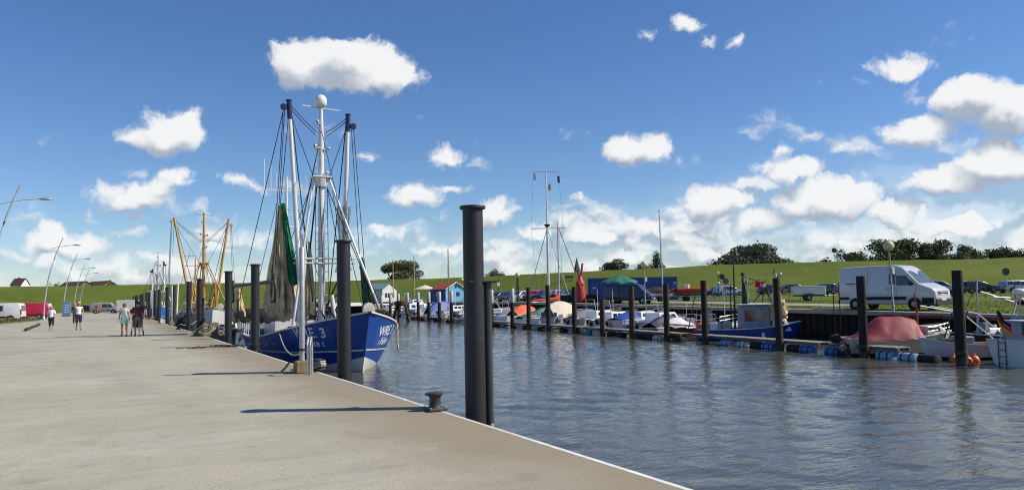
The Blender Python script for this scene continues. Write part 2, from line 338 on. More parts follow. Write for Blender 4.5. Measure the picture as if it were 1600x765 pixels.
# ---------------------------------------------------------------- concrete quay
def concrete():
    m = mat('quay_concrete', (.375, .355, .27), .85, var=.1, scale=.35, bump=.004, bscale=40); nt = m.node_tree; N = nt.nodes; L = nt.links; b = N['Principled BSDF']
    src = b.inputs['Base Color'].links[0].from_socket; tc = N.new('ShaderNodeTexCoord')
    def layer(src, scale, st, lo, hi, col, amt, det=6, typ='ShaderNodeTexNoise', out='Fac', loc=(0, 0, 0)):
        mp = N.new('ShaderNodeMapping'); mp.inputs['Scale'].default_value = st; mp.inputs['Location'].default_value = loc; L.new(tc.outputs['Object'], mp.inputs[0])
        n = N.new(typ); n.inputs['Scale'].default_value = scale
        if 'Detail' in n.inputs: n.inputs['Detail'].default_value = det
        if typ == 'ShaderNodeTexVoronoi': n.feature = 'DISTANCE_TO_EDGE'
        if typ == 'ShaderNodeTexVoronoi':
            wn = N.new('ShaderNodeTexNoise'); wn.inputs['Scale'].default_value = 1.3; wn.inputs['Detail'].default_value = 5; L.new(tc.outputs['Object'], wn.inputs['Vector'])
            wa = N.new('ShaderNodeVectorMath'); wa.operation = 'MULTIPLY_ADD'; L.new(wn.outputs['Color'], wa.inputs[0]); wa.inputs[1].default_value = (.9, .9, 0); L.new(mp.outputs[0], wa.inputs[2]); L.new(wa.outputs[0], n.inputs['Vector'])
        else: L.new(mp.outputs[0], n.inputs['Vector'])
        mr = N.new('ShaderNodeMapRange'); mr.inputs['From Min'].default_value = lo; mr.inputs['From Max'].default_value = hi; mr.inputs['To Max'].default_value = amt; mr.clamp = True
        L.new(n.outputs[out], mr.inputs['Value'])
        mx = N.new('ShaderNodeMix'); mx.data_type = 'RGBA'; L.new(mr.outputs[0], mx.inputs[0]); L.new(src, mx.inputs[6]); mx.inputs[7].default_value = (*col, 1); return mx.outputs[2], mr
    src, _ = layer(src, .22, (1.6, .35, 1), .5, .72, (.24, .22, .175), .6)                 # long damp drifts
    src, _ = layer(src, .5, (.8, 1.2, 1), .55, .7, (.47, .44, .38), .7, loc=(7, 3, 0))       # pale scuffs
    src, _ = layer(src, 1.8, (1, 1, 1), .56, .75, (.2, .18, .15), .45, loc=(2, 9, 0))       # blotches
    src, _ = layer(src, 26, (1, 1, 1), .52, .8, (.15, .14, .11), .6, det=2)                # grit
    src, _ = layer(src, .33, (1, .5, 1), .005, .0, (.5, .48, .41), .42, typ='ShaderNodeTexVoronoi', out='Distance')   # filled cracks
    for sc_, stv, lo_, hi_, cc_, am_ in ((1.1, (.22, 2.6, 1), .5, .72, (.25, .235, .185), .34), (2.4, (.16, 3.2, 1), .55, .72, (.45, .43, .36), .3), (9.0, (.2, 2.5, 1), .52, .75, (.22, .205, .16), .3)):
        src, _mr = layer(src, sc_, stv, lo_, hi_, cc_, am_)                                 # broom-finish streaks across the quay
        _mr.inputs['Value'].links[0].from_node.inputs['Vector'].links[0].from_node.inputs['Rotation'].default_value = (0, 0, .45)
    # brownish rim along the water edge, broken by noise
    sp = N.new('ShaderNodeSeparateXYZ'); L.new(tc.outputs['Object'], sp.inputs[0])
    nn = N.new('ShaderNodeTexNoise'); nn.inputs['Scale'].default_value = .6; nn.inputs['Detail'].default_value = 5; L.new(tc.outputs['Object'], nn.inputs['Vector'])
    ad = N.new('ShaderNodeMath'); ad.operation = 'MULTIPLY_ADD'; L.new(nn.outputs['Fac'], ad.inputs[0]); ad.inputs[1].default_value = 2.2; L.new(sp.outputs['X'], ad.inputs[2])
    mr = N.new('ShaderNodeMapRange'); mr.inputs['From Min'].default_value = 3.3; mr.inputs['From Max'].default_value = 4.9; mr.inputs['To Max'].default_value = .7; L.new(ad.outputs[0], mr.inputs['Value'])
    mx = N.new('ShaderNodeMix'); mx.data_type = 'RGBA'; L.new(mr.outputs[0], mx.inputs[0]); L.new(src, mx.inputs[6]); mx.inputs[7].default_value = (.22, .17, .105, 1)
    L.new(mx.outputs[2], b.inputs['Base Color']); return m
CONC = concrete()
b = MB(); b.box(((-40 + QX - .07) / 2, 70, -1.75), (QX - .07 + 40, 220, 3.5))
quay = tag(b.build('quay', CONC), kind='structure')
b = MB(); b.box((QX - .035, 70, -1.76), (.07, 220, 3.46)); edge = b.build('edge_face', mat('quay_face', (.16, .15, .13), .9, var=.3, scale=1), quay)
erng = random.Random(4); em = [mat('pale_edge_steel_%d' % q, c_, .6, var=.22, scale=3) for q, c_ in enumerate(((.7, .68, .62), (.64, .62, .56), (.6, .55, .47)))]
yy = -40.0
while yy < 180:
    MB().bbox((0, 0, 0), (.072, 3.985, .03), .006).build('edge_strip', erng.choice(em), quay, loc=(QX - .034 + erng.uniform(-.004, .004), yy + 2, -.012 + erng.uniform(-.003, .003))); yy += 4
# expansion joints across the quay, shallow dark seams proud of nothing: thin inset strips
for yy in (26.5, 41.0, 56.0, 72.0, 90.0, 110.0):
    MB().box((-18, yy, .0015), (44, .02, .003)).build('joint', mat('joint_mastic', (.12, .11, .1), .9), quay)
# ---------------------------------------------------------------- water
def build_water():
    def spaced(a, b_, d0, d1, n=2000):
        out = [a]; 
        while out[-1] < b_:
            t = (out[-1] - a) / (b_ - a); out.append(out[-1] + d0 + (d1 - d0) * t ** .8)
        return np.array(out)
    ys = np.concatenate([[-60., -30., -10.], spaced(-2, 186, .085, 1.3)]); xs = np.concatenate([spaced(3.9, 62, .09, .28)])
    X, Y = np.meshgrid(xs, ys, indexing='ij'); Z = np.zeros_like(X); rng = np.random.RandomState(3)
    wind = math.atan2(.86, .5)
    for i in range(52):
        lam = .26 * (7.0 ** rng.rand()); k = 2 * math.pi / lam; th = wind + rng.normal(0, .42); A = .0042 * lam ** .95 * rng.uniform(.6, 1.3)
        ph = rng.rand() * 6.28; a = (X * math.cos(th) + Y * math.sin(th)) * k + ph
        Z += A * (np.sin(a) + .25 * np.sin(2 * a + 1.3))
    patch = .78 + .42 * np.sin(X * .21 + Y * .13 + 1) * np.sin(Y * .19 - X * .07)
    fade = np.clip(1.25 - np.hypot(X, Y) / 150, .35, 1)
    Z *= patch * fade
    nx, ny = X.shape; V = np.stack([X, Y, Z + WATER], -1).reshape(-1, 3)
    idx = np.arange(nx * ny).reshape(nx, ny); Fq = np.stack([idx[:-1, :-1], idx[1:, :-1], idx[1:, 1:], idx[:-1, 1:]], -1).reshape(-1, 4)
    me = bpy.data.meshes.new('water'); me.vertices.add(len(V)); me.vertices.foreach_set('co', V.ravel())
    me.loops.add(Fq.size); me.loops.foreach_set('vertex_index', Fq.ravel().astype(np.int32)); me.polygons.add(len(Fq)); me.polygons.foreach_set('loop_start', np.arange(0, Fq.size, 4, dtype=np.int32))
    me.update(calc_edges=True); me.polygons.foreach_set('use_smooth', np.ones(len(Fq), bool))
    m = bpy.data.materials.new('harbour_water'); m.use_nodes = True; nt = m.node_tree; N = nt.nodes; L = nt.links; p = N['Principled BSDF']
    p.inputs['Base Color'].default_value = (.072, .076, .06, 1); p.inputs['Roughness'].default_value = .06; p.inputs['IOR'].default_value = 1.33
    tc = N.new('ShaderNodeTexCoord'); mp = N.new('ShaderNodeMapping'); mp.inputs['Rotation'].default_value = (0, 0, .49); mp.inputs['Scale'].default_value = (.55, 1.5, 1); L.new(tc.outputs['Object'], mp.inputs[0])
    n1 = N.new('ShaderNodeTexNoise'); n1.inputs['Scale'].default_value = 4.2; n1.inputs['Detail'].default_value = 4; n1.inputs['Roughness'].default_value = .5; L.new(mp.outputs[0], n1.inputs['Vector'])
    bp = N.new('ShaderNodeBump'); bp.inputs['Distance'].default_value = .024; bp.inputs['Strength'].default_value = 1; L.new(n1.outputs['Fac'], bp.inputs['Height']); L.new(bp.outputs[0], p.inputs['Normal'])
    me.materials.append(m); o = bpy.data.objects.new('water', me); COL.objects.link(o); return tag(o, kind='structure')
build_water()
# ---------------------------------------------------------------- ground and dike in one sheet
Cr = [(430, -80), (330, -10), (240, 50), (172, 88), (150, 100), (133, 110), (121, 125), (113, 150), (100, 194), (76, 231), (42, 252), (6, 266), (-27, 271), (-80, 275), (-160, 262), (-260, 225), (-420, 150)]
Bd = [(bank_x(y), y) for y in (-60, -38, -10, 15, 30, 45, 60, 90, 133, 172)] + [(42, 180), (10, 180), (-16, 180), (-16, 150), (-16, 100), (-16, 40), (-16, -60)]
def catmull(P, m):
    out = []
    for i in range(len(P) - 1):
        p0, p1, p2, p3 = P[max(i - 1, 0)], P[i], P[i + 1], P[min(i + 2, len(P) - 1)]
        for k in range(m):
            t = k / m; out.append(tuple(.5 * (2 * p1[j] + (p2[j] - p0[j]) * t + (2 * p0[j] - 5 * p1[j] + 4 * p2[j] - p3[j]) * t * t + (3 * p1[j] - p0[j] - 3 * p2[j] + p3[j]) * t ** 3) for j in (0, 1)))
    return out + [tuple(P[-1])]
def lerp_poly(P, m): return [tuple(P[i][j] + (P[i + 1][j] - P[i][j]) * k / m for j in (0, 1)) for i in range(len(P) - 1) for k in range(m)] + [tuple(P[-1])]
CR, BD = catmull(Cr, 14), lerp_poly(Bd, 14)
CREST = 7.5
def build_ground():
    vs = []; rows = None
    for s, (c, bd) in enumerate(zip(CR, BD)):
        c = Vector(c); bd = Vector(bd); t = (Vector(CR[min(s + 1, len(CR) - 1)]) - Vector(CR[max(s - 1, 0)])).normalized(); nrm = Vector((-t.y, t.x))
        if nrm.dot(bd - c) < 0: nrm = -nrm
        toe = c + nrm * 27
        u = s / (len(CR) - 1); zt = 1.35 if u < .5 else .55 + .8 * max(0, 1 - (u - .5) / .15)
        zb = bank_z(bd.y) if bd.x > 20 and bd.y < 179 else .02
        if bd.x <= -15: zb = -.006
        pr = []
        for k in range(9):
            f = k / 9; pr.append((bd.lerp(toe, f), zb + (zt - zb) * f))
        for f, z in ((0, zt), (.04, zt + .12), (.35, zt + (CREST - zt) * .36), (.7, zt + (CREST - zt) * .74), (.92, CREST - .35), (1.0, CREST)): pr.append((toe.lerp(c, f), z))
        o = c - nrm
        pr += [(c - nrm * 3.5, CREST - .02), (c - nrm * 6, CREST - .6), (c - nrm * 28, 1.0), (c - nrm * 60, .4), (c - nrm * 900, 0.0)]
        rows = len(pr)
        for k, (p, z) in enumerate(pr):
            if 9 <= k <= 16: z += .28 * mnoise.noise(Vector((p.x * .06, p.y * .06, k * .3))) + .12 * mnoise.noise(Vector((p.x * .31, p.y * .31, 5)))
            vs.append((p.x, p.y, z))
    n = len(CR); fs = [(s * rows + k, s * rows + k + 1, (s + 1) * rows + k + 1, (s + 1) * rows + k) for s in range(n - 1) for k in range(rows - 1)]
    m = mat('dike_grass', (.075, .108, .02), .95, scale=.05, col2=(.135, .16, .034), det=8, bump=.05, bscale=4, spec=.05); nt = m.node_tree; N = nt.nodes; L = nt.links; p = N['Principled BSDF']
    src = p.inputs['Base Color'].links[0].from_socket; tc = N.new('ShaderNodeTexCoord')
    for sc, lo, hi, col, amt in ((.35, .5, .75, (.17, .155, .05), .6), (1.7, .5, .8, (.038, .066, .012), .6), (.02, .45, .65, (.07, .115, .016), .6)):
        n_ = N.new('ShaderNodeTexNoise'); n_.inputs['Scale'].default_value = sc; n_.inputs['Detail'].default_value = 6; L.new(tc.outputs['Object'], n_.inputs['Vector'])
        mr = N.new('ShaderNodeMapRange'); mr.inputs['From Min'].default_value = lo; mr.inputs['From Max'].default_value = hi; mr.inputs['To Max'].default_value = amt; L.new(n_.outputs['Fac'], mr.inputs['Value'])
        mx = N.new('ShaderNodeMix'); mx.data_type = 'RGBA'; L.new(mr.outputs[0], mx.inputs[0]); L.new(src, mx.inputs[6]); mx.inputs[7].default_value = (*col, 1); src = mx.outputs[2]
    L.new(src, p.inputs['Base Color'])
    b = MB(); b.v = vs; b.f = fs; o = b.build('ground', m, smooth=60); tag(o, kind='structure')
    from mathutils.bvhtree import BVHTree
    return BVHTree.FromPolygons([Vector(v) for v in vs], fs)
GT = build_ground()
def gz(x, y):
    h = GT.ray_cast(Vector((x, y, 50)), Vector((0, 0, -1)))[0]
    return h.z if h is not None else 0.0
def gnd(px, dep, py=460):
    p = atd(px, py, dep); return Vector((p.x, p.y, gz(p.x, p.y)))
def strip(name, pts, w, dz, m):
    """a ribbon laid on the ground along pts"""
    vs = []; P = lerp_poly(pts, 10)
    for i, p in enumerate(P):
        p = Vector(p); t = (Vector(P[min(i + 1, len(P) - 1)]) - Vector(P[max(i - 1, 0)])).normalized(); n = Vector((-t.y, t.x))
        for s in (-.5, -.17, .17, .5):
            q = p + n * w * s; vs.append((q.x, q.y, gz(q.x, q.y) + dz))
    b = MB(); b.add(vs, [(i * 4 + k, i * 4 + k + 1, i * 4 + 5 + k, i * 4 + 4 + k) for i in range(len(P) - 1) for k in range(3)])
    return tag(b.build(name, m), kind='structure')
PAVE = mat('pale_paving', (.27, .26, .24), .9, var=.18, scale=.6, bump=.004)
strip('bank_path', [(bank_x(y) + 7.5 + max(0, y - 40) * .02, y) for y in (38, 50, 64, 80, 100, 120, 140)], 4.2, .03, PAVE)
strip('parking_strip', [(bank_x(y) + 27, y) for y in (74, 90, 110, 130, 150)], 14, .025, mat('asphalt', (.07, .07, .07), .95, var=.2, scale=1))
# ---------------------------------------------------------------- far bank wall: sheet piling with a concrete cap
def bank_wall():
    t = thing('sheet_pile_wall', 'dark sheet pile wall with pale cap along the far bank below the white van', 'wall', (bank_x(60), 60, 0))
    ox, oy = bank_x(60), 60; b = MB(); vs = []; k = 0; y = -60.0; prof = [(0, 0), (.22, 0), (.32, -.13), (.54, -.13), (.64, 0)]
    while y < 176:
        for (dy, dx) in prof[:-1]:
            vs.append((bank_x(y + dy) + .15 + dx * .9, y + dy))
        y += .64
    V = [];
    for (x, yy) in vs: V += [(x - ox, yy - oy, -3.4), (x - ox, yy - oy, bank_z(yy) - .2)]
    b.add(V, [(2 * i, 2 * i + 2, 2 * i + 3, 2 * i + 1) for i in range(len(vs) - 1)])
    b.build('sheet_piling', mat('old_sheet_piling', (.022, .017, .014), .95, var=.5, scale=1.2, col2=(.009, .008, .009), stretch=(1, 1, .3)), t)
    b = MB(); ys = list(range(-60, 177, 4))
    V = []
    for yy in ys:
        x = bank_x(yy) - ox; z = bank_z(yy); V += [(x - .22, yy - oy, z - .22), (x - .22, yy - oy, z + .03), (x + .45, yy - oy, z + .04), (x + .45, yy - oy, z - .22)]
    b.add(V, [(4 * i + a, 4 * i + 4 + a, 4 * i + 4 + (a + 1) % 4, 4 * i + (a + 1) % 4) for i in range(len(ys) - 1) for a in range(4)])
    b.build('cap', mat('bank_cap_concrete', (.3, .29, .26), .9, var=.2, scale=2), t)
    for y0, y1 in ((22.0, 25.6), (25.7, 29.5)):
        b = MB(); p0, p1 = Vector((bank_x(y0) - .36 - ox, y0 - oy, bank_z(y0) - .2)), Vector((bank_x(y1) - .36 - ox, y1 - oy, bank_z(y1) - .2)); d = p1 - p0
        b.box((p0 + p1) / 2, (.12, d.length, .15), rz=-math.atan2(d.x, d.y)); b.build('fender_beam', mat('worn_red_paint', (.2, .03, .022), .7, var=.4, scale=3), t)
bank_wall()
b = MB(); b.box((25, 180.3, -1.4), (62, .6, 2.9)); tag(b.build('basin_end_wall', mat('old_sheet_piling_b', (.04, .035, .03), .9, var=.4)), 'dark low wall closing the far end of the harbour basin', 'wall')
# harbour bed
tag(MB().box((28, 60, -4.2), (60, 250, .2)).build('harbour_bed', mat('mud', (.06, .05, .035), .9)), kind='structure')
# ---------------------------------------------------------------- rough verge with tall grass at the left of the quay
def verge():
    pts = [(-26, 70), (-13.5, 71.5), (-8.6, 84), (-6.1, 99.5), (-6.6, 103), (-26, 97)]
    b = MB(); n = len(pts); b.add([(x, y, .002) for x, y in pts] + [(x * .985 - .2, y, .10) for x, y in pts], [tuple(range(n, 2 * n))] + [(i, (i + 1) % n, n + (i + 1) % n, n + i) for i in range(n)])
    v = tag(b.build('grass_verge', mat('verge_soil', (.1, .085, .04), 1.0, var=.3, scale=2)), kind='structure')
    b = MB(); rng = random.Random(5); C = [(p[0] * .99 - .1, p[1]) for p in pts]
    def inside(x, y):
        c = False
        for i in range(n):
            (x0, y0), (x1, y1) = C[i], C[i - 1]
            if (y0 > y) != (y1 > y) and x < (x1 - x0) * (y - y0) / (y1 - y0) + x0: c = not c
        return c
    k = 0
    while k < 9000:
        x, y = rng.uniform(-24, -6), rng.uniform(70, 103)
        if not inside(x, y): continue
        k += 1; h = rng.uniform(.12, .5) * (1.5 if rng.random() < .12 else 1); a = rng.random() * 6.28; w = rng.uniform(.015, .035); lx, ly = rng.uniform(-.2, .2), rng.uniform(-.2, .2)
        dx, dy = math.cos(a) * w, math.sin(a) * w
        b.add([(x - dx, y - dy, .08), (x + dx, y + dy, .08), (x + lx * .5 + dx * .7, y + ly * .5 + dy * .7, .08 + h * .65), (x + lx, y + ly, .08 + h)], [(0, 1, 2), (0, 2, 3)])
    tag(b.build('verge_grass', mat('dry_grass', (.17, .14, .04), .9, scale=.4, col2=(.08, .1, .02))), 'tall dry grass growing on the verge beside the parked vans', 'grass', kind='stuff')
verge()
def bank_tufts():
    b = MB(); rng = random.Random(9)
    for k in range(15000):
        y = rng.uniform(14, 66); x = bank_x(y) + .6 + 20 * rng.random() ** 1.5; h = rng.uniform(.025, .07) * (2.2 if rng.random() < .04 else 1); z = gz(x, y); a = rng.random() * 6.28; w = rng.uniform(.02, .05); lx, ly = rng.uniform(-.07, .07), rng.uniform(-.07, .07)
        if abs(x - bank_x(y) - 7.7) < 2.6 and y > 37: continue
        dx, dy = math.cos(a) * w, math.sin(a) * w; b.add([(x - dx, y - dy, z - .01), (x + dx, y + dy, z - .01), (x + lx, y + ly, z + h)], [(0, 1, 2)])
    tag(b.build('bank_grass', mat('bank_grass_blades', (.12, .14, .03), .9, scale=.3, col2=(.22, .2, .06), spec=.1)), 'short sun-bleached grass tufts on the far bank around the white van', 'grass', kind='stuff')
bank_tufts()
def kerb_log():
    p0, p1 = atz(40, 517, 0), atz(62, 508, 0); b = MB(); n = 8
    b.tube([p0.lerp(p1, k / n) + Vector((0, 0, .1 + .02 * math.sin(k * 2.1))) for k in range(n + 1)], [.095 + .02 * math.sin(k * 3) for k in range(n + 1)], 10)
    tag(b.build('timber_log', mat('weathered_log', (.03, .026, .02), .9, var=.5, scale=3, bump=.01), smooth=50), 'weathered dark log lying at the edge of the grass verge', 'log')
kerb_log()
# ================================================================ steel mooring piles along the quay
def place_at(o, loc, rz=0): o.location = loc; o.rotation_euler = (0, 0, rz); return o
def steel_pile(Y, label, guide=False, lean=0.0, X=4.95):
    t = thing('mooring_pile', label, 'pile', (X, Y, WATER - 2.0), 0, 'dark steel mooring piles along the quay')
    top = 3.03 - WATER + 2.0
    b = MB(); b.lathe([(.155, 0), (.155, 2.0), (.157, 3.0), (.155, top - .03)], n=26); b.build('shaft', DKPILE, t, smooth=40)
    b = MB(); b.lathe([(.165, top - .05), (.195, top - .045), (.2, top - .012), (.195, top)], n=26); b.build('cap', DKPILE, t, smooth=40)
    # weld seam and a couple of scrapes
    b = MB(); b.lathe([(.1565, top - 2.02), (.1605, top - 2.01), (.1565, top - 2.0)], n=26); b.build('weld_seam', DKPILE, t, smooth=60)
    if guide:
        gx, gy = .22, -.02; gt = 1.86 - WATER + 2.0
        b = MB(); b.lathe([(.062, 0), (.062, gt)], (gx, gy, 0), 16); b.build('guide_pipe', mat('lighter_steel', (.04, .043, .048), .5, var=.25, scale=2), t, smooth=40)
        b = MB(); b.bbox((.1, gy, gt + .02), (.48, .24, .035), .01); b.build('bracket_plate', DKPILE, t)
        b = MB(); b.bbox((.2, gy - .13, 3.2), (.05, .012, .12), .004); b.build('tag_plate', ALU(), t)
    t.rotation_euler = (0, lean, 0)
    return t
DKPILE = mat('painted_dark_steel', (.013, .0145, .0175), .55, var=.4, scale=1.4, bump=.002, bscale=18, stretch=(1, 1, .35))
piles = [(10.57, 'tall dark steel mooring pile nearest the camera with a thinner guide pipe beside it', True, 0),
         (17.66, 'dark steel mooring pile standing before the bow of the blue fishing cutter', False, -.004),
         (29.77, 'dark steel mooring pile just left of the beige net of the blue cutter', False, .003),
         (36.62, 'dark steel mooring pile standing alone between the white cutter and the blue cutter', False, 0),
         (48.45, 'dark steel pile beside a lighter pipe in front of the white cutter with yellow masts', True, 0),
         (55.0, 'dark steel mooring pile just left of the yellow-masted cutter', False, .002),
         (67.3, 'dark steel pile right behind the far galvanised post on the quay', False, 0),
         (74.1, 'dark steel mooring pile just left of the far galvanised post', False, -.003),
         (86.0, 'dark steel mooring pile right of the blue and white boat far along the quay', False, 0),
         (93.0, 'dark steel mooring pile in front of the twin white masts far along the quay', False, 0),
         (105.0, 'dark steel pile right behind the man in the maroon shirt', False, 0), (112.0, 'sixth mooring pile from the far end of the row along the quay', False, 0),
         (124.0, 'fifth mooring pile from the far end of the row along the quay', False, 0), (131.0, 'fourth mooring pile from the far end of the row along the quay', False, 0),
         (143.0, 'third mooring pile from the far end of the row along the quay', False, 0), (150.0, 'second mooring pile from the far end of the row along the quay', False, 0), (162.0, 'farthest mooring pile of the row along the quay', False, 0)]
for Y, lab, g, ln in piles: steel_pile(Y, lab, g, ln)
# ================================================================ bollards, posts, ladder rail
def bollard(loc, label, rope=False):
    t = thing('bollard', label, 'bollard', loc, 0, 'cast iron bollards on the quay edge'); t.scale = (.7, .7, .7); m = mat('bollard_iron', (.04, .04, .042), .6, var=.3, scale=6, bump=.003)
    b = MB(); b.bbox((0, 0, .035), (.42, .42, .07), .02); b.build('base_plate', m, t)
    b = MB(); b.lathe([(.14, .07), (.125, .09), (.118, .16), (.118, .26), (.13, .30), (.16, .325), (.17, .345), (.165, .37), (.13, .385), (.02, .39)], n=24); b.build('post', m, t, smooth=45)
    b = MB(); b.tube([(-.19, .05, .345), (-.1, .05, .36), (.1, .05, .36), (.19, .05, .345)], [.03, .035, .035, .03], 8); b.build('horn', m, t, smooth=60)
    for x in (-.17, .17):
        for y in (-.17, .17): b = MB(); b.cyl((x, y, .07), (x, y, .09), .022, n=6); b.build('bolt', GALV(), t)
    return t
p = atz(686, 642, 0); bollard((p.x - .02, p.y + .1, 0), 'black mooring bollard on the quay edge left of the tallest pile')
p = atz(504, 578, 0); bb = bollard((p.x - .1, p.y + .05, 0), 'grey mooring bollard with rope wound round its foot beside the ladder rail')
b = MB()
for k in range(4):
    n = 26; rr = .17 + .012 * math.sin(k * 2); b.tube([(rr * math.cos(2 * math.pi * i / n), rr * math.sin(2 * math.pi * i / n), .10 + .032 * k + .008 * math.sin(i)) for i in range(n + 1)], .02, 6)
b.tube([(.0, -.18, .1), (-.25, -.3, .05), (-.5, -.15, .03), (-.6, .1, .03), (-.42, .25, .03), (-.3, .1, .04), (-.45, -.05, .06)], .02, 6)
tag(b.build('mooring_rope', ROPE(), smooth=60), 'pale mooring rope coiled round the foot of the second bollard', 'rope'); bpy.context.scene.objects['mooring_rope'].location = bb.location
bpy.context.scene.objects['mooring_rope'].location.z += .012
for k, Y in enumerate((52.0, 70.5, 88.5)):
    bollard((4.1, Y, 0), ['dark bollard on the quay left of the rope heap', 'dark bollard behind the far galvanised post', 'farthest dark bollard on the quay edge'][k])
def quay_post(px, py, ptop, label, rail=True, w=.33):
    c = atz(px, py, 0); X, Y = c.x, c.y
    t = thing('quay_post', label, 'post', (X, Y, 0), 0, 'galvanised posts on concrete blocks')
    top = atX(px, ptop, X).z
    b = MB(); b.bbox((0, 0, .14), (w, w, .28), .025); b.build('concrete_block', mat('stained_block', (.26, .18, .085), .9, var=.35, scale=5, bump=.006), t)
    b = MB(); b.lathe([(.062, .28), (.062, .34), (.055, .42), (.062, .46), (.062, top - .02), (.05, top)], n=18); b.build('tube', GALV(), t, smooth=40)
    b = MB(); b.lathe([(.066, .5), (.072, .51), (.072, .55), (.066, .56)], n=18); b.build('clamp_band', DKSTEEL(), t, smooth=40)
    return t
qp = quay_post(472, 582, 386, 'galvanised post on a yellow-brown concrete block in front of the blue cutter')
quay_post(268, 508, 446, 'far galvanised post on a concrete block left of the yellow-masted cutter')
quay_post(238, 498, 452, 'small distant galvanised post on a block beside the blue and white boat')
def ladder_rail():
    c = atz(482, 585, 0); t = thing('ladder_rail', 'galvanised hooped ladder rail at the quay edge beside the bollard', 'rail', (c.x, c.y, 0))
    for dx in (0.0, .06):
        b = MB(); pts = [(dx, -.17, 0)] + [(dx, -.17, .62)] + [(dx, -.17 * math.cos(a), .62 + .2 * math.sin(a)) for a in [math.pi * k / 10 for k in range(1, 10)]] + [(dx, .17, .62), (dx, .17, 0)]
        b.tube(pts, .021, 8); b.build('hoop', GALV(), t, smooth=60)
    b = MB(); b.cyl((0, -.17, .33), (.06, -.17, .33), .012, n=6); b.build('tie_bar', GALV(), t)
    t.rotation_euler = (0, 0, R(-20))
ladder_rail()
# ---------------------------------------------------------------- heap of net and rope on the quay
def gear_heap():
    c = atz(326, 524, 0); rng = random.Random(11)
    t = thing('rope_heap', 'heap of old tangled rope and netting on the quay edge by the white cutter', 'rope heap', (c.x, c.y, 0))
    def P(u, v):
        a = u * 2 * math.pi; r = (1 - v) ** .6; n = .75 + .5 * mnoise.noise(Vector((math.cos(a) * 2, math.sin(a) * 2, v * 3)))
        return (.95 * r * math.cos(a) * n, .6 * r * math.sin(a) * n, max(0, .62 * v ** .8 * n))
    MB().grid(P, 30, 8).build('net_pile', mat('old_net', (.13, .11, .075), .95, var=.5, scale=9, bump=.03, bscale=25), t, smooth=70)
    b = MB()
    for k in range(26):
        a = rng.random() * 6.28; r = rng.uniform(.1, .8); p = Vector((r * math.cos(a), r * .65 * math.sin(a), max(.03, .55 * (1 - r)))); pts = []
        for i in range(7):
            pts.append(p.copy()); p = p + Vector((rng.uniform(-.22, .22), rng.uniform(-.15, .15), rng.uniform(-.08, .08))); p.z = max(.03, min(p.z, .62 * (1 - min(1, math.hypot(p.x, p.y * 1.5))) + .06))
        b.tube(pts, rng.uniform(.012, .025), 5)
    b.build('loose_rope', ROPE(), t, smooth=60)
    c2 = atz(372, 541, 0); b = MB()
    for k in range(14):
        p = Vector((rng.uniform(-1, 1), rng.uniform(-.3, .3), .03)); pts = []
        for i in range(8): pts.append(p.copy()); p = p + Vector((rng.uniform(-.25, .25), rng.uniform(-.15, .15), 0)); p.z = rng.uniform(.02, .09)
        b.tube(pts, .016, 5)
    o = tag(b.build('loose_line', mat('green_line', (.03, .045, .03), .9, var=.4), smooth=60), 'dark green line lying in loose loops on the quay edge', 'rope'); o.location = (c2.x - .3, c2.y, 0)
gear_heap()
# ---------------------------------------------------------------- street lamps at the left of the quay
def street_lamp(Y, X, label):
    t = thing('street_lamp', label, 'street lamp', (X, Y, 0), 0, 'curved street lamps along the quay')
    m = mat('lamp_pole_grey', (.42, .43, .44), .45, metal=.3, var=.08)
    pts = [(1.75 * (k / 12) ** 2.1, 0, 9.3 * k / 12) for k in range(13)]; pts[0] = (0, 0, 0)
    b = MB(); b.tube(pts, [.1 - .055 * k / 12 for k in range(13)], 12); b.build('pole', m, t, smooth=60)
    b = MB(); b.lathe([(.17, 0), (.17, .35), (.11, .42)], n=14); b.build('base', m, t, smooth=40)
    ax = 1.45
    b = MB(); b.tube([(ax - .85, 0, 8.05), (ax - .3, 0, 8.2), (ax + .4, 0, 8.36), (ax + 1.1, 0, 8.45), (ax + 1.5, 0, 8.48)], [.022, .03, .035, .033, .03], 8); arm = b.build('arm', m, t, smooth=60)
    b = MB(); n = 10
    def P(u, v):
        a = 2 * math.pi * v; x = u; w = .17 * math.sin(math.pi * min(1, .12 + .86 * u)) ** .6 + .01; return (ax + 1.35 + x * .75, w * math.cos(a), 8.48 + .085 * math.sin(a) * math.sin(math.pi * min(1, .15 + .8 * u)) ** .6)
    b.grid(P, 10, 14); lum = b.build('luminaire', mat('luminaire_grey', (.3, .31, .32), .4, metal=.3), t, smooth=60)
    b = MB(); b.bbox((ax + 1.75, 0, 8.41), (.5, .2, .03), .008); b.build('lens', mat('lamp_lens', (.55, .56, .55), .15), lum)
    return t
for Y, X, lab in ((57.5, -6.55, 'nearest curved street lamp, cut off at the left edge of the picture'), (101, -5.95, 'curved street lamp standing between the parked vans and the woman in white'),
                  (131, -5.3, 'curved street lamp just left of the man in the white vest'), (164, -4.9, 'second farthest curved street lamp along the quay'), (190, -4.6, 'farthest curved street lamp along the quay')):
    street_lamp(Y, X, lab)
# ---------------------------------------------------------------- blue advertising banner
c = atz(104, 494, 0); t = thing('banner_sign', 'upright blue advertising banner on the quay behind the second lamp', 'sign', (c.x, c.y, 0), R(-20))
b = MB(); b.bbox((0, 0, 1.15), (1.0, .05, 1.95), .01); b.build('panel', mat('banner_blue', (.1, .22, .55), .6, var=.3, scale=1.5, col2=(.25, .4, .7)), t)
b = MB(); b.box((0, 0, .1), (1.0, .6, .12)); b.build('foot', BLACK(), t)
for k in range(4): MB().box((0, -.03, .62 + k * .34), (.6, .006, .15)).build('lettering_block', mat('banner_print', (.6, .68, .8), .6, var=.4, scale=6), t)
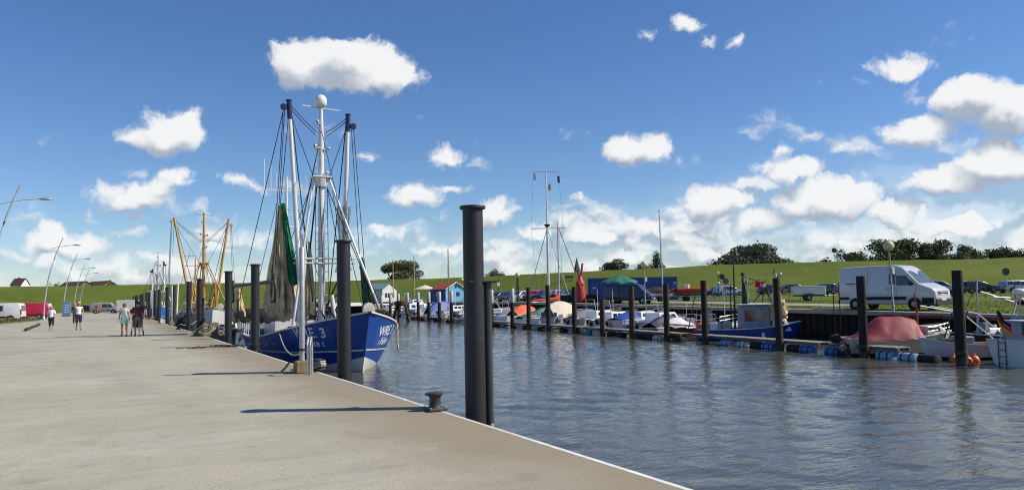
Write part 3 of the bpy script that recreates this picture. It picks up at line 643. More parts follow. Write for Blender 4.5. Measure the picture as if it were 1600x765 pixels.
# ================================================================ boat hulls
class Hull:
    """local x forward (bow +), y to port, z up from the waterline; origin amidships"""
    def __init__(s, L, B, bow, mid, stern, draft=.4, rake=.8, transom=.85, full=2.2, e_mid=.3, e_bow=.85, tw=.5, round_stern=0.0):
        s.__dict__.update(locals())
    def sheer(s, t):
        return s.mid + (s.bow - s.mid) * max(0, (t - .25) / .75) ** 2.2 + (s.stern - s.mid) * max(0, (.4 - t) / .4) ** 2
    def keel(s, t): return -s.draft * (1 - .75 * max(0, (t - .75) / .25) ** 2)
    def half(s, t):
        if t > s.tw: f = 1 - ((t - s.tw) / (1 - s.tw)) ** s.full
        else:
            u = (s.tw - t) / s.tw; f = 1 - (1 - s.transom) * u ** 2
            if s.round_stern and t < s.round_stern: f *= math.sqrt(max(0.0, 1 - (1 - t / s.round_stern) ** 2)) * .9 + .1 * (t / s.round_stern)
        return max(0.0, f) * s.B / 2
    def P(s, t, z, side, off=0.0):
        k, sh = s.keel(t), s.sheer(t); f = max(0, min(1.05, (z - k) / (sh - k))); e = s.e_mid + (s.e_bow - s.e_mid) * max(0, (t - .45) / .55) ** 1.5
        y = s.half(t) * f ** e + off
        return Vector((s.L * (t - .5) - s.rake * max(0, (t - .6) / .4) ** 2 * (1 - f), side * y, z))
    def band(s, zl, zh, n=5, nt=36, off=0.0, t0=0.0, t1=1.0):
        b = MB()
        for side in (1, -1):
            b.grid(lambda u, v: s.P(t0 + (t1 - t0) * (1 - (1 - u) ** 1.35), zl(t0 + (t1 - t0) * (1 - (1 - u) ** 1.35)) * (1 - v) + zh(t0 + (t1 - t0) * (1 - (1 - u) ** 1.35)) * v, side, off), nt, n)
        return b
    def transom_face(s, zl, zh, n=6):
        b = MB(); z0, z1 = zl(0), zh(0); pts = [s.P(0, z0 + (z1 - z0) * k / n, 1) for k in range(n + 1)]
        return b.poly(pts + [Vector((p.x, -p.y, p.z)) for p in reversed(pts)])
    def deck(s, drop, t0=0.0, t1=.995, inset=.03, nt=26):
        def fn(u, v):
            t = t0 + (t1 - t0) * u; z = s.sheer(t) - drop; p = s.P(t, z, 1); y = max(0, p.y - inset); return (p.x, y * (2 * v - 1), z + .03 * (1 - (2 * v - 1) ** 2))
        return MB().grid(fn, nt, 6)
    def rail(s, w=.1, h=.06, t0=0.0, t1=1.0, dz=0.0, nt=40):
        b = MB()
        for side in (1, -1):
            vs = []
            for i in range(nt + 1):
                t = t0 + (t1 - t0) * (1 - (1 - i / nt) ** 1.35); z = s.sheer(t) + dz; p = s.P(t, min(z, s.sheer(t)), side); p.z = z
                for dy, dzz in ((w * .45, 0), (w * .45, h), (-w * .55, h), (-w * .55, 0)): vs.append((p.x + (dy if t > .97 else 0), p.y + side * dy, p.z + dzz))
            b.add(vs, [(4 * i + a, 4 * i + 4 + a, 4 * i + 4 + (a + 1) % 4, 4 * i + (a + 1) % 4) for i in range(nt) for a in range(4)])
        if t0 == 0.0 and s.half(0) > .1:
            p = s.P(0, s.sheer(0), 1); b.box((p.x - .01, 0, p.z + dz + h / 2), (w, 2 * p.y, h))
        return b
    def strip(s, zf, w, off, t0=0.0, t1=1.0): return s.band(lambda t: zf(t) - w / 2, lambda t: zf(t) + w / 2, 1, 40, off, t0, t1)
def rope_pts(a, b, sag=0.0, n=8):
    a, b = Vector(a), Vector(b); return [a.lerp(b, k / n) - Vector((0, 0, sag * 4 * (k / n) * (1 - k / n))) for k in range(n + 1)]
def net_bundle(name, m, top, bot, rt, rb, parent, seed=0, folds=9, nu=40, nv=18, bulge=.0, flat=.7):
    """gathered hanging net: tapering sleeve with deep folds"""
    top, bot = Vector(top), Vector(bot)
    def P(u, v):
        a = 2 * math.pi * u; r = rt + (rb - rt) * v ** 1.15 + bulge * math.sin(math.pi * v) * rb
        r *= 1 + (.22 * math.sin(folds * a + 3 * v + seed) + .14 * math.sin((folds + 4) * a - 2 * v)) * min(1, v * 2 + .25)
        c = top.lerp(bot, v); j = mnoise.noise(Vector((math.cos(a) * 1.5, math.sin(a) * 1.5 + seed, v * 5))) * .12 * rb
        return (c.x + (r + j) * math.cos(a) * flat, c.y + (r + j) * math.sin(a), c.z - (.12 * rb * math.sin(5 * a + seed) * v ** 4))
    return MB().grid(P, nu, nv).build(name, m, parent, smooth=80)
BEIGE_NET = net_mat('beige_net', (.66, .52, .31), .04, .26); GREEN_NET = net_mat('green_net', (.01, .16, .07), .05, .15); DKGREEN_NET = net_mat('dark_green_net', (.04, .085, .045), .06, .5); GREY_NET = net_mat('grey_net', (.09, .09, .09), .07, .92, .4)
# ================================================================ shrimp cutters moored at the quay (bow towards us, world offsets from the stem foot)
def cutter(name, label, stem, c):
    """c: colours and flags. Built with local x = +X (water side), y = away from the bow, z up from waterline."""
    t = thing(name, label, 'fishing boat', (stem[0], stem[1], WATER)); H = Hull(18.3, 6.0, 2.56, 1.2, 1.45, 1.0, 1.15, .9, 3.3, .22, .7, .5, .16)
    rot = Matrix(((0, 1, 0), (-1, 0, 0), (0, 0, 1)))       # hull frame (x fwd) -> local (bow to -y, port to +x)
    org = Vector((0, -1.15 + 9.15, 0))
    def hb(b, nm, m, par=t, sm=50):
        b.v = [tuple(rot @ Vector(p) + org) for p in b.v]; return b.build(nm, m, par, smooth=sm)
    boot = lambda tt: max(.02, .66 * max(0, (tt - .76) / .24) ** 1.2)
    strake = lambda tt: .62 + .34 * max(0, (tt - .3) / .7) ** 2
    hb(H.band(H.keel, boot, 4), 'boot_top', c['boot'])
    hull = hb(H.band(boot, H.sheer, 8), 'hull', c['hull'])
    hb(H.transom_face(H.keel, H.sheer), 'stern_plate', c['hull'])
    hb(H.strip(strake, .075, .035), 'rubbing_strake', c['trim']); hb(H.rail(.16, .07), 'cap_rail', c['trim'])
    hb(H.deck(.55), 'deck', mat('deck_green_grey', (.14, .16, .15), .8, var=.25, scale=3))
    # bow bulwark forms a raised whaleback
    hb(H.deck(.06, .86, .995), 'foredeck', c['trim'])
    def loc(x, y, z): return Vector((x, y, z))
    # ---- lettering on both bows
    if c.get('text'):
        for side in (1, -1):
            def fn(u, v, side=side, off=.012):
                tt = (.893 if side > 0 else .85) - (u if side > 0 else -u) / H.L
                p = H.P(tt, 1.50 + v, side, off + .0); return rot @ p + org
            b = MB(); b.grid(lambda u, v: fn((u - .5) * 2.5, (v - .5) * 1.02 - .03, off=.006), 14, 6); pan = b.build('name_panel', mat('name_panel_blue', (.02, .09, .36), .35, var=.1), t, smooth=60)
            mw = mat('white_lettering', (.8, .8, .8), .4, var=.03)
            text_obj('lettering', c['text'][0], .62, mw, pan, lambda u, v: fn(u, v + .18), bold=.012, sx=.98)
            text_obj('lettering', c['text'][1], .46, mw, pan, lambda u, v: fn(u, v - .27), bold=.01, sx=.95)
    # ---- main mast with steps, platform, radar dome
    my = 7.0; mh = c['mast_h']; mm = c['spar']
    b = MB(); b.lathe([(.2, 0), (.185, 3), (.165, 7), (.13, mh - 1.2), (.09, mh)], (0, my, .4), 14); mast = b.build('mast', mm, t, smooth=50)
    if c.get('steps'):
        b = MB()
        for k in range(26):
            z = 2.2 + k * .4
            for s in (-1, 1): b.tube([(s * .17, my, z), (s * .30, my - .05, z), (s * .30, my - .05, z + .09)], .016, 5)
        b.build('climbing_steps', mm, mast)
    pz = c['plat']
    b = MB(); b.bbox((0, my, pz), (1.05, .8, .07), .02); b.cyl((0, my, pz - .5), (0, my, pz), .3, .4, n=10); b.build('crosstree', mm, mast)
    for s in (-1, 1):
        b = MB(); b.tube([(s * .4, my, pz), (s * (2.4 if s > 0 else 1.7), my - 3.0 if s > 0 else my - .6, 1.9 if s > 0 else 1.2)], [.06, .07], 10); b.build('tripod_leg', mm, t, smooth=60)
    top = mh + .4
    b = MB(); b.box((0, my, top - .05), (2.0, .08, .06), ry=R(3)); b.build('crossbar', mm, mast)
    if c.get('dome'):
        b = MB(); b.lathe([(.05, 0), (.2, .02), (.29, .1), (.31, .3), (.29, .46), (.22, .58), (.1, .65), (.01, .67)], (0, my, top), 18); b.build('radar_dome', GRP(), mast, smooth=70)
    else:
        b = MB(); b.lathe([(.1, 0), (.13, .1), (.1, .2), (.02, .24)], (0, my, top), 12); b.build('masthead_light', mm, mast, smooth=60)
    for dz, dx in ((-2.3, .32), (-2.2, -.32), (-3.6, .25), (-.9, -.2)):
        b = MB(); b.bbox((dx * .7, my - .1, top + dz), (abs(dx), .14, .12), .02); b.sphere((dx * 1.1, my - .12, top + dz + .1), .1, 8, 6); b.build('deck_light', GALV(), mast)
    # ---- outrigger booms, hoisted
    heads = []
    for s, (hx, hy, hz) in ((-1, c['boom_l']), (1, c['boom_r'])):
        foot = loc(s * 1.0, my - .3, 1.0); hd = loc(hx, hy, hz); heads.append(hd); d = (hd - foot)
        b = MB(); b.tube([foot + d * f for f in (0, .3, .93)], [.12, .13, .105], 12); bm_ = b.build('boom', c.get('boom_m', mm), t, smooth=60)
        b = MB(); b.tube([foot + d * f for f in (.925, 1.0)], [.13, .13], 12); b.lathe([(.16, 0), (.16, .06)], hd, 12); b.build('boom_head', c['head'], bm_, smooth=40)
        o = Vector((s * .25, -.1, -.35)) if s > 0 else Vector((-.28, -.12, -.1))
        b = MB(); b.lathe([(.04, -.09), (.16, -.08), (.18, 0), (.16, .08), (.04, .09)], hd + o + Vector((0, 0, -.25)), 14, 'Y'); b.build('block', c['head'], bm_, smooth=40)
    # ---- rigging
    rg = []; nx0 = heads[0].x * .98 - .05; ay0 = 15.7
    for s, hd in zip((-1, 1), heads):
        rg += [(hd + loc(0, 0, -.1), loc(s * .25, my, pz + 2.4), .02), (hd + loc(0, .1, -.25), loc(s * .25, my, pz + 2.2), .02), (hd + loc(0, 0, -.4), loc(s * .4, my, pz), .02),
               (hd + loc(s * .28, 0, -.5), loc(hd.x + s * .55, my - 1.4 if s > 0 else my + 1.5, 3.2), .02), (hd + loc(s * .2, .1, -.5), loc(hd.x + s * .35, my - 1.2 if s > 0 else my + 1.8, 3.2), .02),
               (hd + loc(-s * .1, 0, -.3), loc(s * .3, my + .2, 2.0), .03)]
    rg += [(loc(0, my, pz + 2.3), loc(-1.5, my + 2.5, 2.6), .02), (loc(0, my, pz + 2.3), loc(.6, my + 8, 6.8), .018), (loc(-.3, my, pz + .2), loc(-2.3, my + 4.6, 2.0), .02), (loc(.2, my, pz + .1), loc(2.5, my + 3, 1.8), .02),
           (loc(-.1, my, pz - .2), loc(-.7, my - 3.5, 2.2), .02), (loc(.35, my, pz - .6), loc(2.6, my - 2.4, 2.0), .025), (loc(heads[0].x - .3, heads[0].y, heads[0].z - .6), loc(-2.9, my + 9.5, 2.2), .022), (loc(-.2, my, pz - .1), loc(-.9, my + .9, 1.2), .045), (loc(heads[0].x + .1, heads[0].y, heads[0].z - .5), loc(-1.0, my + .1, 2.2), .035), (loc(heads[1].x - .1, heads[1].y, heads[1].z - .6), loc(.95, my - .2, 3.0), .025), (loc(0, my, pz + 2.6), loc(-.1, -.6, 2.7), .018), (loc(.3, my, pz), loc(.3, my - .4, 2.0), .018), (loc(-.3, my, pz), loc(-.4, my - .4, 2.0), .018), (loc(.5, my, pz), loc(1.3, my - .3, 3.6), .018), (loc(nx0, my + 1.7, 8.3), loc(heads[0].x, heads[0].y, heads[0].z - .6), .02), (loc(nx0, my + 1.7, 8.2), loc(-.2, my + 7, 8.6), .018), (loc(-2.4, my + 7.5, 2.2), loc(-.6, ay0, 9.2), .018), (loc(2.4, my + 7.5, 2.2), loc(.6, ay0, 9.2), .018)]
    for a, e, r in rg: MB().tube(rope_pts(a, e, .04, 6), r, 5).build('rigging_line', DKROPE(), t, smooth=60)
    # ---- aft mast on the wheelhouse
    ay = 15.7
    b = MB(); b.lathe([(.1, 0), (.09, 4), (.06, c['aft_h'])], (0, ay, 3.2), 10); am = b.build('aft_mast', mm, t, smooth=50)
    b = MB(); b.box((0, ay, 3.2 + c['aft_h'] - .9), (3.0, .08, .08)); b.box((0, ay, 3.2 + c['aft_h'] - 2.4), (1.2, .06, .06)); b.build('antenna_spreader', mm, am)
    for dx, h in ((-1.35, 1.9), (-.95, 1.5), (-.6, 1.1), (.55, .8), (1.2, 1.0)): MB().cyl((dx, ay, 3.2 + c['aft_h'] - .9), (dx, ay, 3.2 + c['aft_h'] - .9 + h), .022, n=5).build('antenna', GRP(), am)
    b = MB(); b.bbox((.1, ay - .15, 3.2 + c['aft_h'] - 3.2), (1.3, .12, .1), .02); b.build('radar_scanner', GRP(), am)
    # ---- wheelhouse
    wy0, wy1 = 12.7, 16.0
    b = MB(); pr = [(-1.3, .5), (1.3, .5), (1.25, 2.6), (1.2, 3.05), (-1.2, 3.05), (-1.25, 2.6)]; b.prism(pr, 'Y', wy0, wy1); wh = b.build('wheelhouse', c['house'], t)
    b = MB(); b.bbox((0, (wy0 + wy1) / 2, 3.12), (2.8, wy1 - wy0 + .5, .12), .04); b.build('wheelhouse_roof', c['house'], wh)
    for k in range(4):
        b = MB(); b.bbox((-.93 + k * .62, wy0 - .02, 2.3), (.5, .03, .55), .008); b.build('window', glass(), wh)
    for s in (-1, 1):
        for k in range(3): b = MB(); b.bbox((s * 1.285, wy0 + .6 + k * 1.0, 2.25), (.03, .7, .5), .008); b.build('window', glass(), wh)
    # ---- working deck: winch, hatch, sorting rig, gallows beam, coils
    b = MB(); b.bbox((0, my + 1.4, 1.15), (1.6, .9, .9), .06); b.lathe([(.35, -.7), (.35, -.62), (.2, -.6), (.2, .6), (.35, .62), (.35, .7)], (0, my + 1.2, 1.5), 14, 'X'); b.build('winch', c['gear'], t, smooth=40)
    b = MB(); b.bbox((0, my - 2.6, 1.45), (1.3, 1.3, .5), .05); b.build('hatch', c['gear2'], t)
    for k in range(4): MB().bbox((0, my - 2.6, 1.76 + k * .07), (1.0 - k * .06, .8, .05), .015).build('fish_crate', mat('crate_grey', (.3, .31, .33), .6, var=.2), t)
    for z in (5.05, 5.28): MB().tube([(-1.5, my - .25, z), (1.7, my - .25, z)], .045, 8).build('gallows_beam', mm, t, smooth=60)
    for s in (-1, 1):
        MB().tube([(s * 1.3, my - .25, 1.0), (s * 1.15, my - .25, 5.28)], .09, 8).build('gallows_post', mm, t, smooth=60)
        MB().tube([(s * .95, my + .3, .9), (s * .62, my + .4, 3.4)], [.14, .12], 8).build('derrick_foot', mm, t, smooth=60)
    b = MB(); b.lathe([(.0, -.08), (.3, -.07), (.33, 0), (.3, .07), (0, .08)], (1.2, my - 4.2, 2.65), 16, 'Y'); b.build('warp_drum', mat('drum_cream', (.5, .48, .4), .6, var=.2), t, smooth=40)
    b = MB(); b.tube([(1.2, my - 4.1, 2.2), (1.2, my - 4.1, 2.65)], .1, 8); b.tube([(.7, my - 4.1, 2.3), (1.7, my - 4.1, 2.3)], .06, 8); b.build('drum_stand', RUST(), t)
    rng = random.Random(3); b = MB()
    for k in range(12):
        cx, cyy, r = 2.05 + rng.uniform(-.12, .12), my - 3.2 + rng.uniform(-.2, .2), rng.uniform(.2, .42); tl = rng.uniform(-.6, .6); n = 16
        b.tube([(cx + r * math.cos(a), cyy + r * .7 * math.sin(a), 2.2 + r * .8 * abs(math.sin(a + tl)) + .1) for a in [2 * math.pi * i / n for i in range(n + 1)]], .025, 5)
    b.build('rope_coil', mat('coil_brown', (.1, .08, .05), .95, var=.4), t, smooth=60)
    b = MB()
    for k in range(9): b.tube([(rng.uniform(-1.7, 1.5), my + rng.uniform(-2, 3), rng.uniform(1.0, 1.3)), (rng.uniform(-1.5, 1.5), my + rng.uniform(-1, 2), rng.uniform(2.0, 4.2))], rng.uniform(.03, .06), 6)
    b.build('deck_gear', c['gear3'], t, smooth=60)
    for k in range(7): MB().bbox((rng.uniform(-1.6, 1.4), my + rng.uniform(-1.6, 3.6), 1.0), (rng.uniform(.4, .8), rng.uniform(.4, .9), rng.uniform(.5, 1.5)), .04, rng.random()).build('deck_box', [c['gear'], c['gear3'], c['house']][k % 3], t)
    b = MB(); n = 24; hx = H.half(.9) + .06; b.tube([(2.68 + .08 * math.sin(2 * math.pi * i / n), 2.9 + .16 * math.sin(2 * math.pi * i / n), 1.3 + .62 * math.cos(2 * math.pi * i / n)) for i in range(n + 1)], .03, 6); b.build('fender_rope', ROPE(), t, smooth=60)
    # ---- nets
    bl = heads[0]
    nx, ny = bl.x * .98 - .05, my + 1.7
    if c.get('nets'):
        net_bundle('beige_net', BEIGE_NET, (nx, ny, 8.2), (nx + .1, ny + .1, 2.5), .16, .85, t, 1, folds=13, flat=.75); net_bundle('net_fold', BEIGE_NET, (nx - .08, ny + .1, 7.9), (nx - .42, ny + .5, 2.9), .1, .5, t, 14, folds=8, flat=.6); net_bundle('net_fold', net_mat('tan_net', (.46, .34, .2), .05, .2), (nx + .08, ny - .1, 7.8), (nx + .3, ny - .45, 2.6), .08, .45, t, 17, folds=7, flat=.6)
        net_bundle('net_bag', BEIGE_NET, (nx + .05, ny, 4.8), (nx + .15, ny + .2, 2.15), .5, .98, t, 4, bulge=.2, flat=.75)
        net_bundle('green_net', GREEN_NET, (nx + .1, ny - .14, 8.3), (nx + .62, ny - .62, 4.0), .17, .3, t, 2, folds=9)
        net_bundle('dark_net', DKGREEN_NET, (1.75, my - 1.4, 5.0), (1.75, my - 2.6, 2.3), .16, .55, t, 3, folds=11, flat=.45); net_bundle('dark_net', GREY_NET, (1.9, my - 1.6, 4.4), (2.25, my - 3.0, 2.3), .1, .4, t, 13, folds=7, flat=.5); net_bundle('net_tip', GREEN_NET, (1.7, my - 1.4, 5.3), (1.75, my - 1.5, 4.7), .12, .18, t, 19)
        net_bundle('hanging_net', GREY_NET, (1.05, my - .5, 8.0), (1.0, my - .5, 5.6), .45, .2, t, 5, folds=6); net_bundle('hanging_net', GREY_NET, (1.0, my - .5, 5.6), (1.0, my - .5, 4.6), .2, .5, t, 6, folds=6)
        net_bundle('hanging_net', BEIGE_NET, (-.5, my + .5, 6.2), (-.55, my + .4, 2.4), .1, .42, t, 7); net_bundle('hanging_net', GREY_NET, (-1.0, my + .2, 6.6), (-1.05, my + .1, 5.2), .12, .28, t, 8)
        # beam trawl slung along the quay side
        a, e = Vector((-2.75, my - 1.5, 4.1)), Vector((-2.95, my + 10.5, 4.1))
        MB().tube([a, e], .09, 10).build('trawl_beam', DKSTEEL(), t, smooth=60)
        for q in (a, e):
            b = MB(); b.tube([q + Vector((0, dy, dz)) for dy, dz in ((0, .25), (-.35, .3), (-.6, 0), (-.65, -.6), (-.5, -.95), (.25, -1.0), (.3, -.4), (0, .25))], .075, 8); b.build('trawl_shoe', DKSTEEL(), t, smooth=60)
        for k in range(11): MB().lathe([(.05, -.12), (.2, -.1), (.22, 0), (.2, .1), (.05, .12)], (-2.9, my - 1 + k * 1.05, 2.25 + .2 * math.sin(k * 1.7)), 12, 'Y').build('bobbin', BLACK(), t, smooth=40)
        net_bundle('net_drape', BEIGE_NET, (-2.85, my + 8.8, 3.9), (-2.7, my + 9.3, 1.9), .25, .7, t, 9, flat=.5)
    for s in (-1, 1):
        b = MB()
        for k in range(9):
            p = rot @ H.P(.12 + k * .05, H.sheer(.12 + k * .05), s) + org; b.cyl(p, p + Vector((0, 0, .75)), .022, n=6)
        pts = [rot @ H.P(.12 + k * .05, H.sheer(.12 + k * .05), s) + org for k in range(9)]
        for dz in (.4, .75): b.tube([p + Vector((0, 0, dz)) for p in pts], .02, 6)
        b.build('guard_rail', c['trim'], t, smooth=60)
    return t
blue_c = dict(hull=BLUE(), boot=paint('boot_white', (.68, .68, .66), .5, rust=.6), trim=WHITE(), spar=WHITE(), head=paint('boom_head_blue', (.006, .014, .07), .4), house=WHITE(), gear=mat('gear_dark', (.05, .05, .055), .7, var=.4), gear2=BLUE(), gear3=RUST(),
              text=('WRE. 3', '› Falke ‹'), mast_h=12.9, plat=9.55, dome=True, steps=True, boom_l=(-1.75, 6.6, 13.35), boom_r=(1.45, 7.0, 13.0), boom_m=WHITE(), aft_h=7.7, nets=True)
cutter('fishing_cutter', 'blue fishing cutter with white masts, raised booms and hanging nets moored at the quay', (10.0, 33.0), blue_c)
YEL = paint('ochre_spar_paint', (.5, .27, .06), .5); 
yel_c = dict(blue_c, hull=paint('white_cutter_hull', (.72, .72, .7)), boot=paint('boot_dark', (.05, .03, .03), .6), trim=mat('rail_grey', (.3, .3, .3), .6), spar=YEL, boom_m=YEL, head=YEL, text=None, mast_h=12.3, plat=7.4, dome=False, steps=False, boom_l=(-3.0, 7.0, 12.2), boom_r=(2.55, 7.0, 12.2), aft_h=5.2, nets=False, gear=mat('gear_ochre', (.3, .18, .06), .7, var=.3), gear2=WHITE(), gear3=YEL)
yc = cutter('fishing_cutter', 'white fishing cutter with ochre yellow masts and booms farther along the quay', (9.55, 82.5), yel_c)
# two black draught lines along the white bow
far_c = dict(blue_c, hull=paint('far_blue_hull', (.03, .16, .42), .4), spar=WHITE(), text=None, mast_h=11.6, plat=8.2, dome=False, boom_l=(-.9, 6.9, 9.0), boom_r=(.9, 7.4, 10.4), nets=False, steps=False)
cutter('fishing_cutter', 'distant blue and white fishing cutter with twin white masts far along the quay', (8.3, 140.0), far_c)
grey_c = dict(far_c, hull=paint('dark_grey_hull', (.06, .065, .075), .5), mast_h=4.6, plat=3.2, boom_l=(-1.0, 7.0, 4.2), boom_r=(1.0, 7.0, 4.2), aft_h=2.2)
# ---- mooring lines of the cutters
def mooring(a, e, sag, label, r=.02, m=None):
    tag(MB().tube(rope_pts(a, e, sag, 14), r, 6).build('mooring_line', m or ROPE(), smooth=60), label, 'rope')
mooring((7.35, 37.6, .25), (qp.location.x + .08, qp.location.y + .1, .5), .5, 'pale mooring line running from the blue cutter down to the galvanised post', .025)
mooring((8.9, 84.8, .6), (4.3, 53.2, .3), .5, 'long pale mooring line from the white cutter to the quay bollard')
# ================================================================ marina: piles, pontoon, boats
def row_x(Y): return 28.4 + .108 * Y
def on_row(px, off=0.0):
    d = ray(px, 520); k = (28.4 + off) / (d.x - .108 * d.y); return Vector((d.x * k, d.y * k, WATER))
WOODPILE = mat('tarred_timber', (.018, .014, .011), .85, var=.6, scale=3, bump=.012, bscale=9, stretch=(3, 3, .25)); BRPILE = mat('rusty_brown_pile', (.07, .033, .02), .85, var=.45, scale=3, bump=.008, stretch=(2, 2, .4))
SLEEVE = mat('pale_sleeve', (.42, .43, .44), .5, var=.15, scale=3)
mp_ = [(1500, 422, 'thick dark timber mooring pile with orange buoys at its waterline, rightmost of the marina piles', 0, .21), (1349, 431, 'dark timber pile standing before the boat with the red tarpaulin', 0, .2),
       (1218.5, 434, 'dark mooring pile in front of the bow of the small blue cutter', 0, .19), (1102, 438, 'black pile at the stern of the small blue cutter', 0, .19), (1042, 443, 'black pile at the bow of the white cabin boat', 0, .19),
       (988, 447, 'tall rusty brown pile in front of the dark blue van', 1, .2), (942, 467, 'short rusty brown pile beside the blue boat tarpaulin', 1, .2), (898, 448, 'black pile in front of the cream canopy boat', 0, .2),
       (858, 445, 'black pile in line with the tall white signal mast', 0, .21), (826.5, 449, 'black pile right of the pale-topped pile by the green tarpaulin', 0, .2), (801, 451, 'pale-topped black pile left of the green boat tarpaulin, by the globe lamp', 2, .21), (769, 453, 'pale-topped black pile just right of the tall near mooring pile', 2, .22),
       (706, 455, 'pale-topped pile in front of the tall brown mast', 2, .22), (687, 456, 'pale-topped pile in front of the hut with the red roof', 2, .22), (670.5, 456.5, 'third pale-topped pile left of the blue hut', 2, .22), (654, 457, 'pale-topped pile in front of the white motor cruiser', 2, .22),
       (637.5, 457.5, 'pale-topped pile at the left end of the white motor cruiser', 2, .22), (623.5, 459, 'pale-topped pile just right of the rusty dolphin', 2, .22), (610, 460, 'pale-topped pile in front of the left brown mast', 2, .22), (596, 462, 'farthest left pale-topped pile, just right of the blue bow', 2, .22)]
PILE_POS = {}
for px, ptop, lab, kind, r in mp_:
    p = on_row(px); d = ray(px, ptop); k = math.hypot(p.x, p.y) / math.hypot(d.x, d.y); top = EYE + d.z * k; PILE_POS[px] = p
    t = thing('timber_pile' if kind < 2 else 'sleeved_pile', lab, 'pile', (p.x, p.y, WATER - 1.5), 0, 'mooring piles of the marina'); h = top - WATER + 1.5; rng = random.Random(int(px))
    ph = rng.random() * 6
    def P(u, v, r=r, h=h, ph=ph): a = 2 * math.pi * u; rr = r * (1 + .05 * math.sin(3 * a + ph) + .03 * math.sin(v * 9 + ph)) * (1.04 - .08 * v); return (rr * math.cos(a), rr * math.sin(a), h * v)
    b = MB(); b.grid(P, 14, 8); n = len(b.v); b.poly([P(k / 14, 1.0) for k in range(14)])
    sh = b.build('shaft', [WOODPILE, BRPILE, WOODPILE][kind], t, smooth=55)
    if kind == 2: MB().lathe([(r * 1.05, h - 1.35), (r * 1.06, h - 1.3), (r * 1.05, h), (r * .9, h + .05), (.02, h + .06)], n=16).build('sleeve', SLEEVE, t, smooth=40)
    MB().grid(lambda u, v: ((r * 1.09 + .012 * math.sin(13 * u * 6.283 + ph)) * math.cos(6.283 * u), (r * 1.09 + .012 * math.sin(11 * u * 6.283)) * math.sin(6.283 * u), 1.2 + (.62 + .09 * math.sin(3 * 6.283 * u + ph) + .05 * math.sin(7 * 6.283 * u)) * v), 28, 3).build('weed_band', mat('weed_and_barnacles', (.03, .035, .012), .95, scale=8, col2=(.09, .085, .06), bump=.01), t, smooth=60)
    if kind < 2: MB().lathe([(r * 1.1, 1.95), (r * 1.12, 2.0), (r * 1.12, 2.06), (r * 1.1, 2.1)], n=14).build('mooring_ring', RUST(), t, smooth=40)
    t.rotation_euler = (rng.uniform(-.012, .012), rng.uniform(-.012, .012), 0)
# ---- floating pontoon with barrel floats
def pontoon(Y0, Y1, label, barrels, seed):
    t = thing('pontoon', label, 'pontoon', (row_x((Y0 + Y1) / 2), (Y0 + Y1) / 2, WATER), 0, 'floating pontoons of the marina'); rng = random.Random(seed)
    ox, oy = row_x((Y0 + Y1) / 2), (Y0 + Y1) / 2; az = math.atan(.108); L = (Y1 - Y0) / math.cos(az)
    def W_(s, off, z): return Vector((math.sin(az) * s + math.cos(az) * off, math.cos(az) * s - math.sin(az) * off, z))
    for off in (.32, 1.0): MB().box(W_(0, off, .44), (.1, L, .12), rz=-az).build('beam', mat('weathered_beam', (.16, .15, .13), .9, var=.35, scale=3), t)
    n = int(L / .3); me = None
    for k in range(n):
        if me is None: o = MB().box((0, 0, 0), (.95, .24, .035), rz=-az).build('plank', mat('pontoon_plank', (.25, .235, .2), .9, var=.3, scale=2), t); me = o.data
        else: o = bpy.data.objects.new('plank', me); COL.objects.link(o); o.parent = t
        o.location = W_(-L / 2 + .15 + k * .3, .66, .52 + rng.uniform(-.006, .006)); o.rotation_euler = (0, 0, rng.uniform(-.02, .02))
    for s, colr in barrels:
        b = MB(); b.lathe([(.17, -.45), (.22, -.43), (.235, -.4), (.225, -.3), (.225, -.1), (.235, 0), (.225, .1), (.225, .3), (.235, .4), (.22, .43), (.17, .45)], (0, 0, 0), 16, 'Y')
        o = b.build('float_barrel', {'b': BLUEBARREL(), 'w': mat('white_plastic', (.62, .62, .6), .5, var=.1), 'l': mat('pale_blue_plastic', (.25, .37, .52), .45, var=.15), 'k': BLACK()}[colr], t, smooth=40); o.location = W_(s, .3, .11); MB().lathe([(.24, -.03), (.245, 0), (.24, .03)], (0, .22, 0), 16, 'Y').build('strap', BLACK(), o); MB().lathe([(.24, -.03), (.245, 0), (.24, .03)], (0, -.2, 0), 16, 'Y').build('strap', BLACK(), o); o.rotation_euler = (0, 0, -az)
    return t
def bs(px, seg):            # barrel position along its pontoon from the photo column
    p = on_row(px, .28); return (p.y - sum(seg) / 2) / math.cos(math.atan(.108))
seg = (22.3, 26.4); pontoon(*seg, 'short pontoon on blue barrels beside the boat with the red tarpaulin', [(bs(1382, seg), 'l'), (bs(1416, seg), 'l'), (bs(1448, seg), 'k')], 1)
seg = (27.0, 38.0); pontoon(*seg, 'long pontoon on blue and white barrels alongside the small blue cutter', [(bs(1135, seg), 'l'), (bs(1162, seg), 'w'), (bs(1182, seg), 'k'), (bs(1200, seg), 'b'), (bs(1240, seg), 'k'), (bs(1260, seg), 'b'), (bs(1300, seg), 'b'), (bs(1318, seg), 'k')], 2)
seg = (39.0, 52.0); pontoon(*seg, 'pontoon alongside the white cabin boat between brown and black piles', [(bs(1028, seg), 'w'), (bs(1015, seg), 'k'), (bs(1002, seg), 'k'), (bs(970, seg), 'k'), (bs(955, seg), 'k'), (bs(1060, seg), 'k')], 3)
seg = (53.0, 68.0); pontoon(*seg, 'pontoon in front of the cream canopy boat', [(bs(917, seg), 'l'), (bs(905, seg), 'k'), (bs(880, seg), 'k'), (bs(845, seg), 'k'), (bs(822, seg), 'k')], 4)
seg = (69.0, 84.0); pontoon(*seg, 'pontoon by the pale-topped piles right of the near mooring pile', [(bs(788, seg), 'b'), (bs(776, seg), 'k'), (bs(760, seg), 'k')], 5)
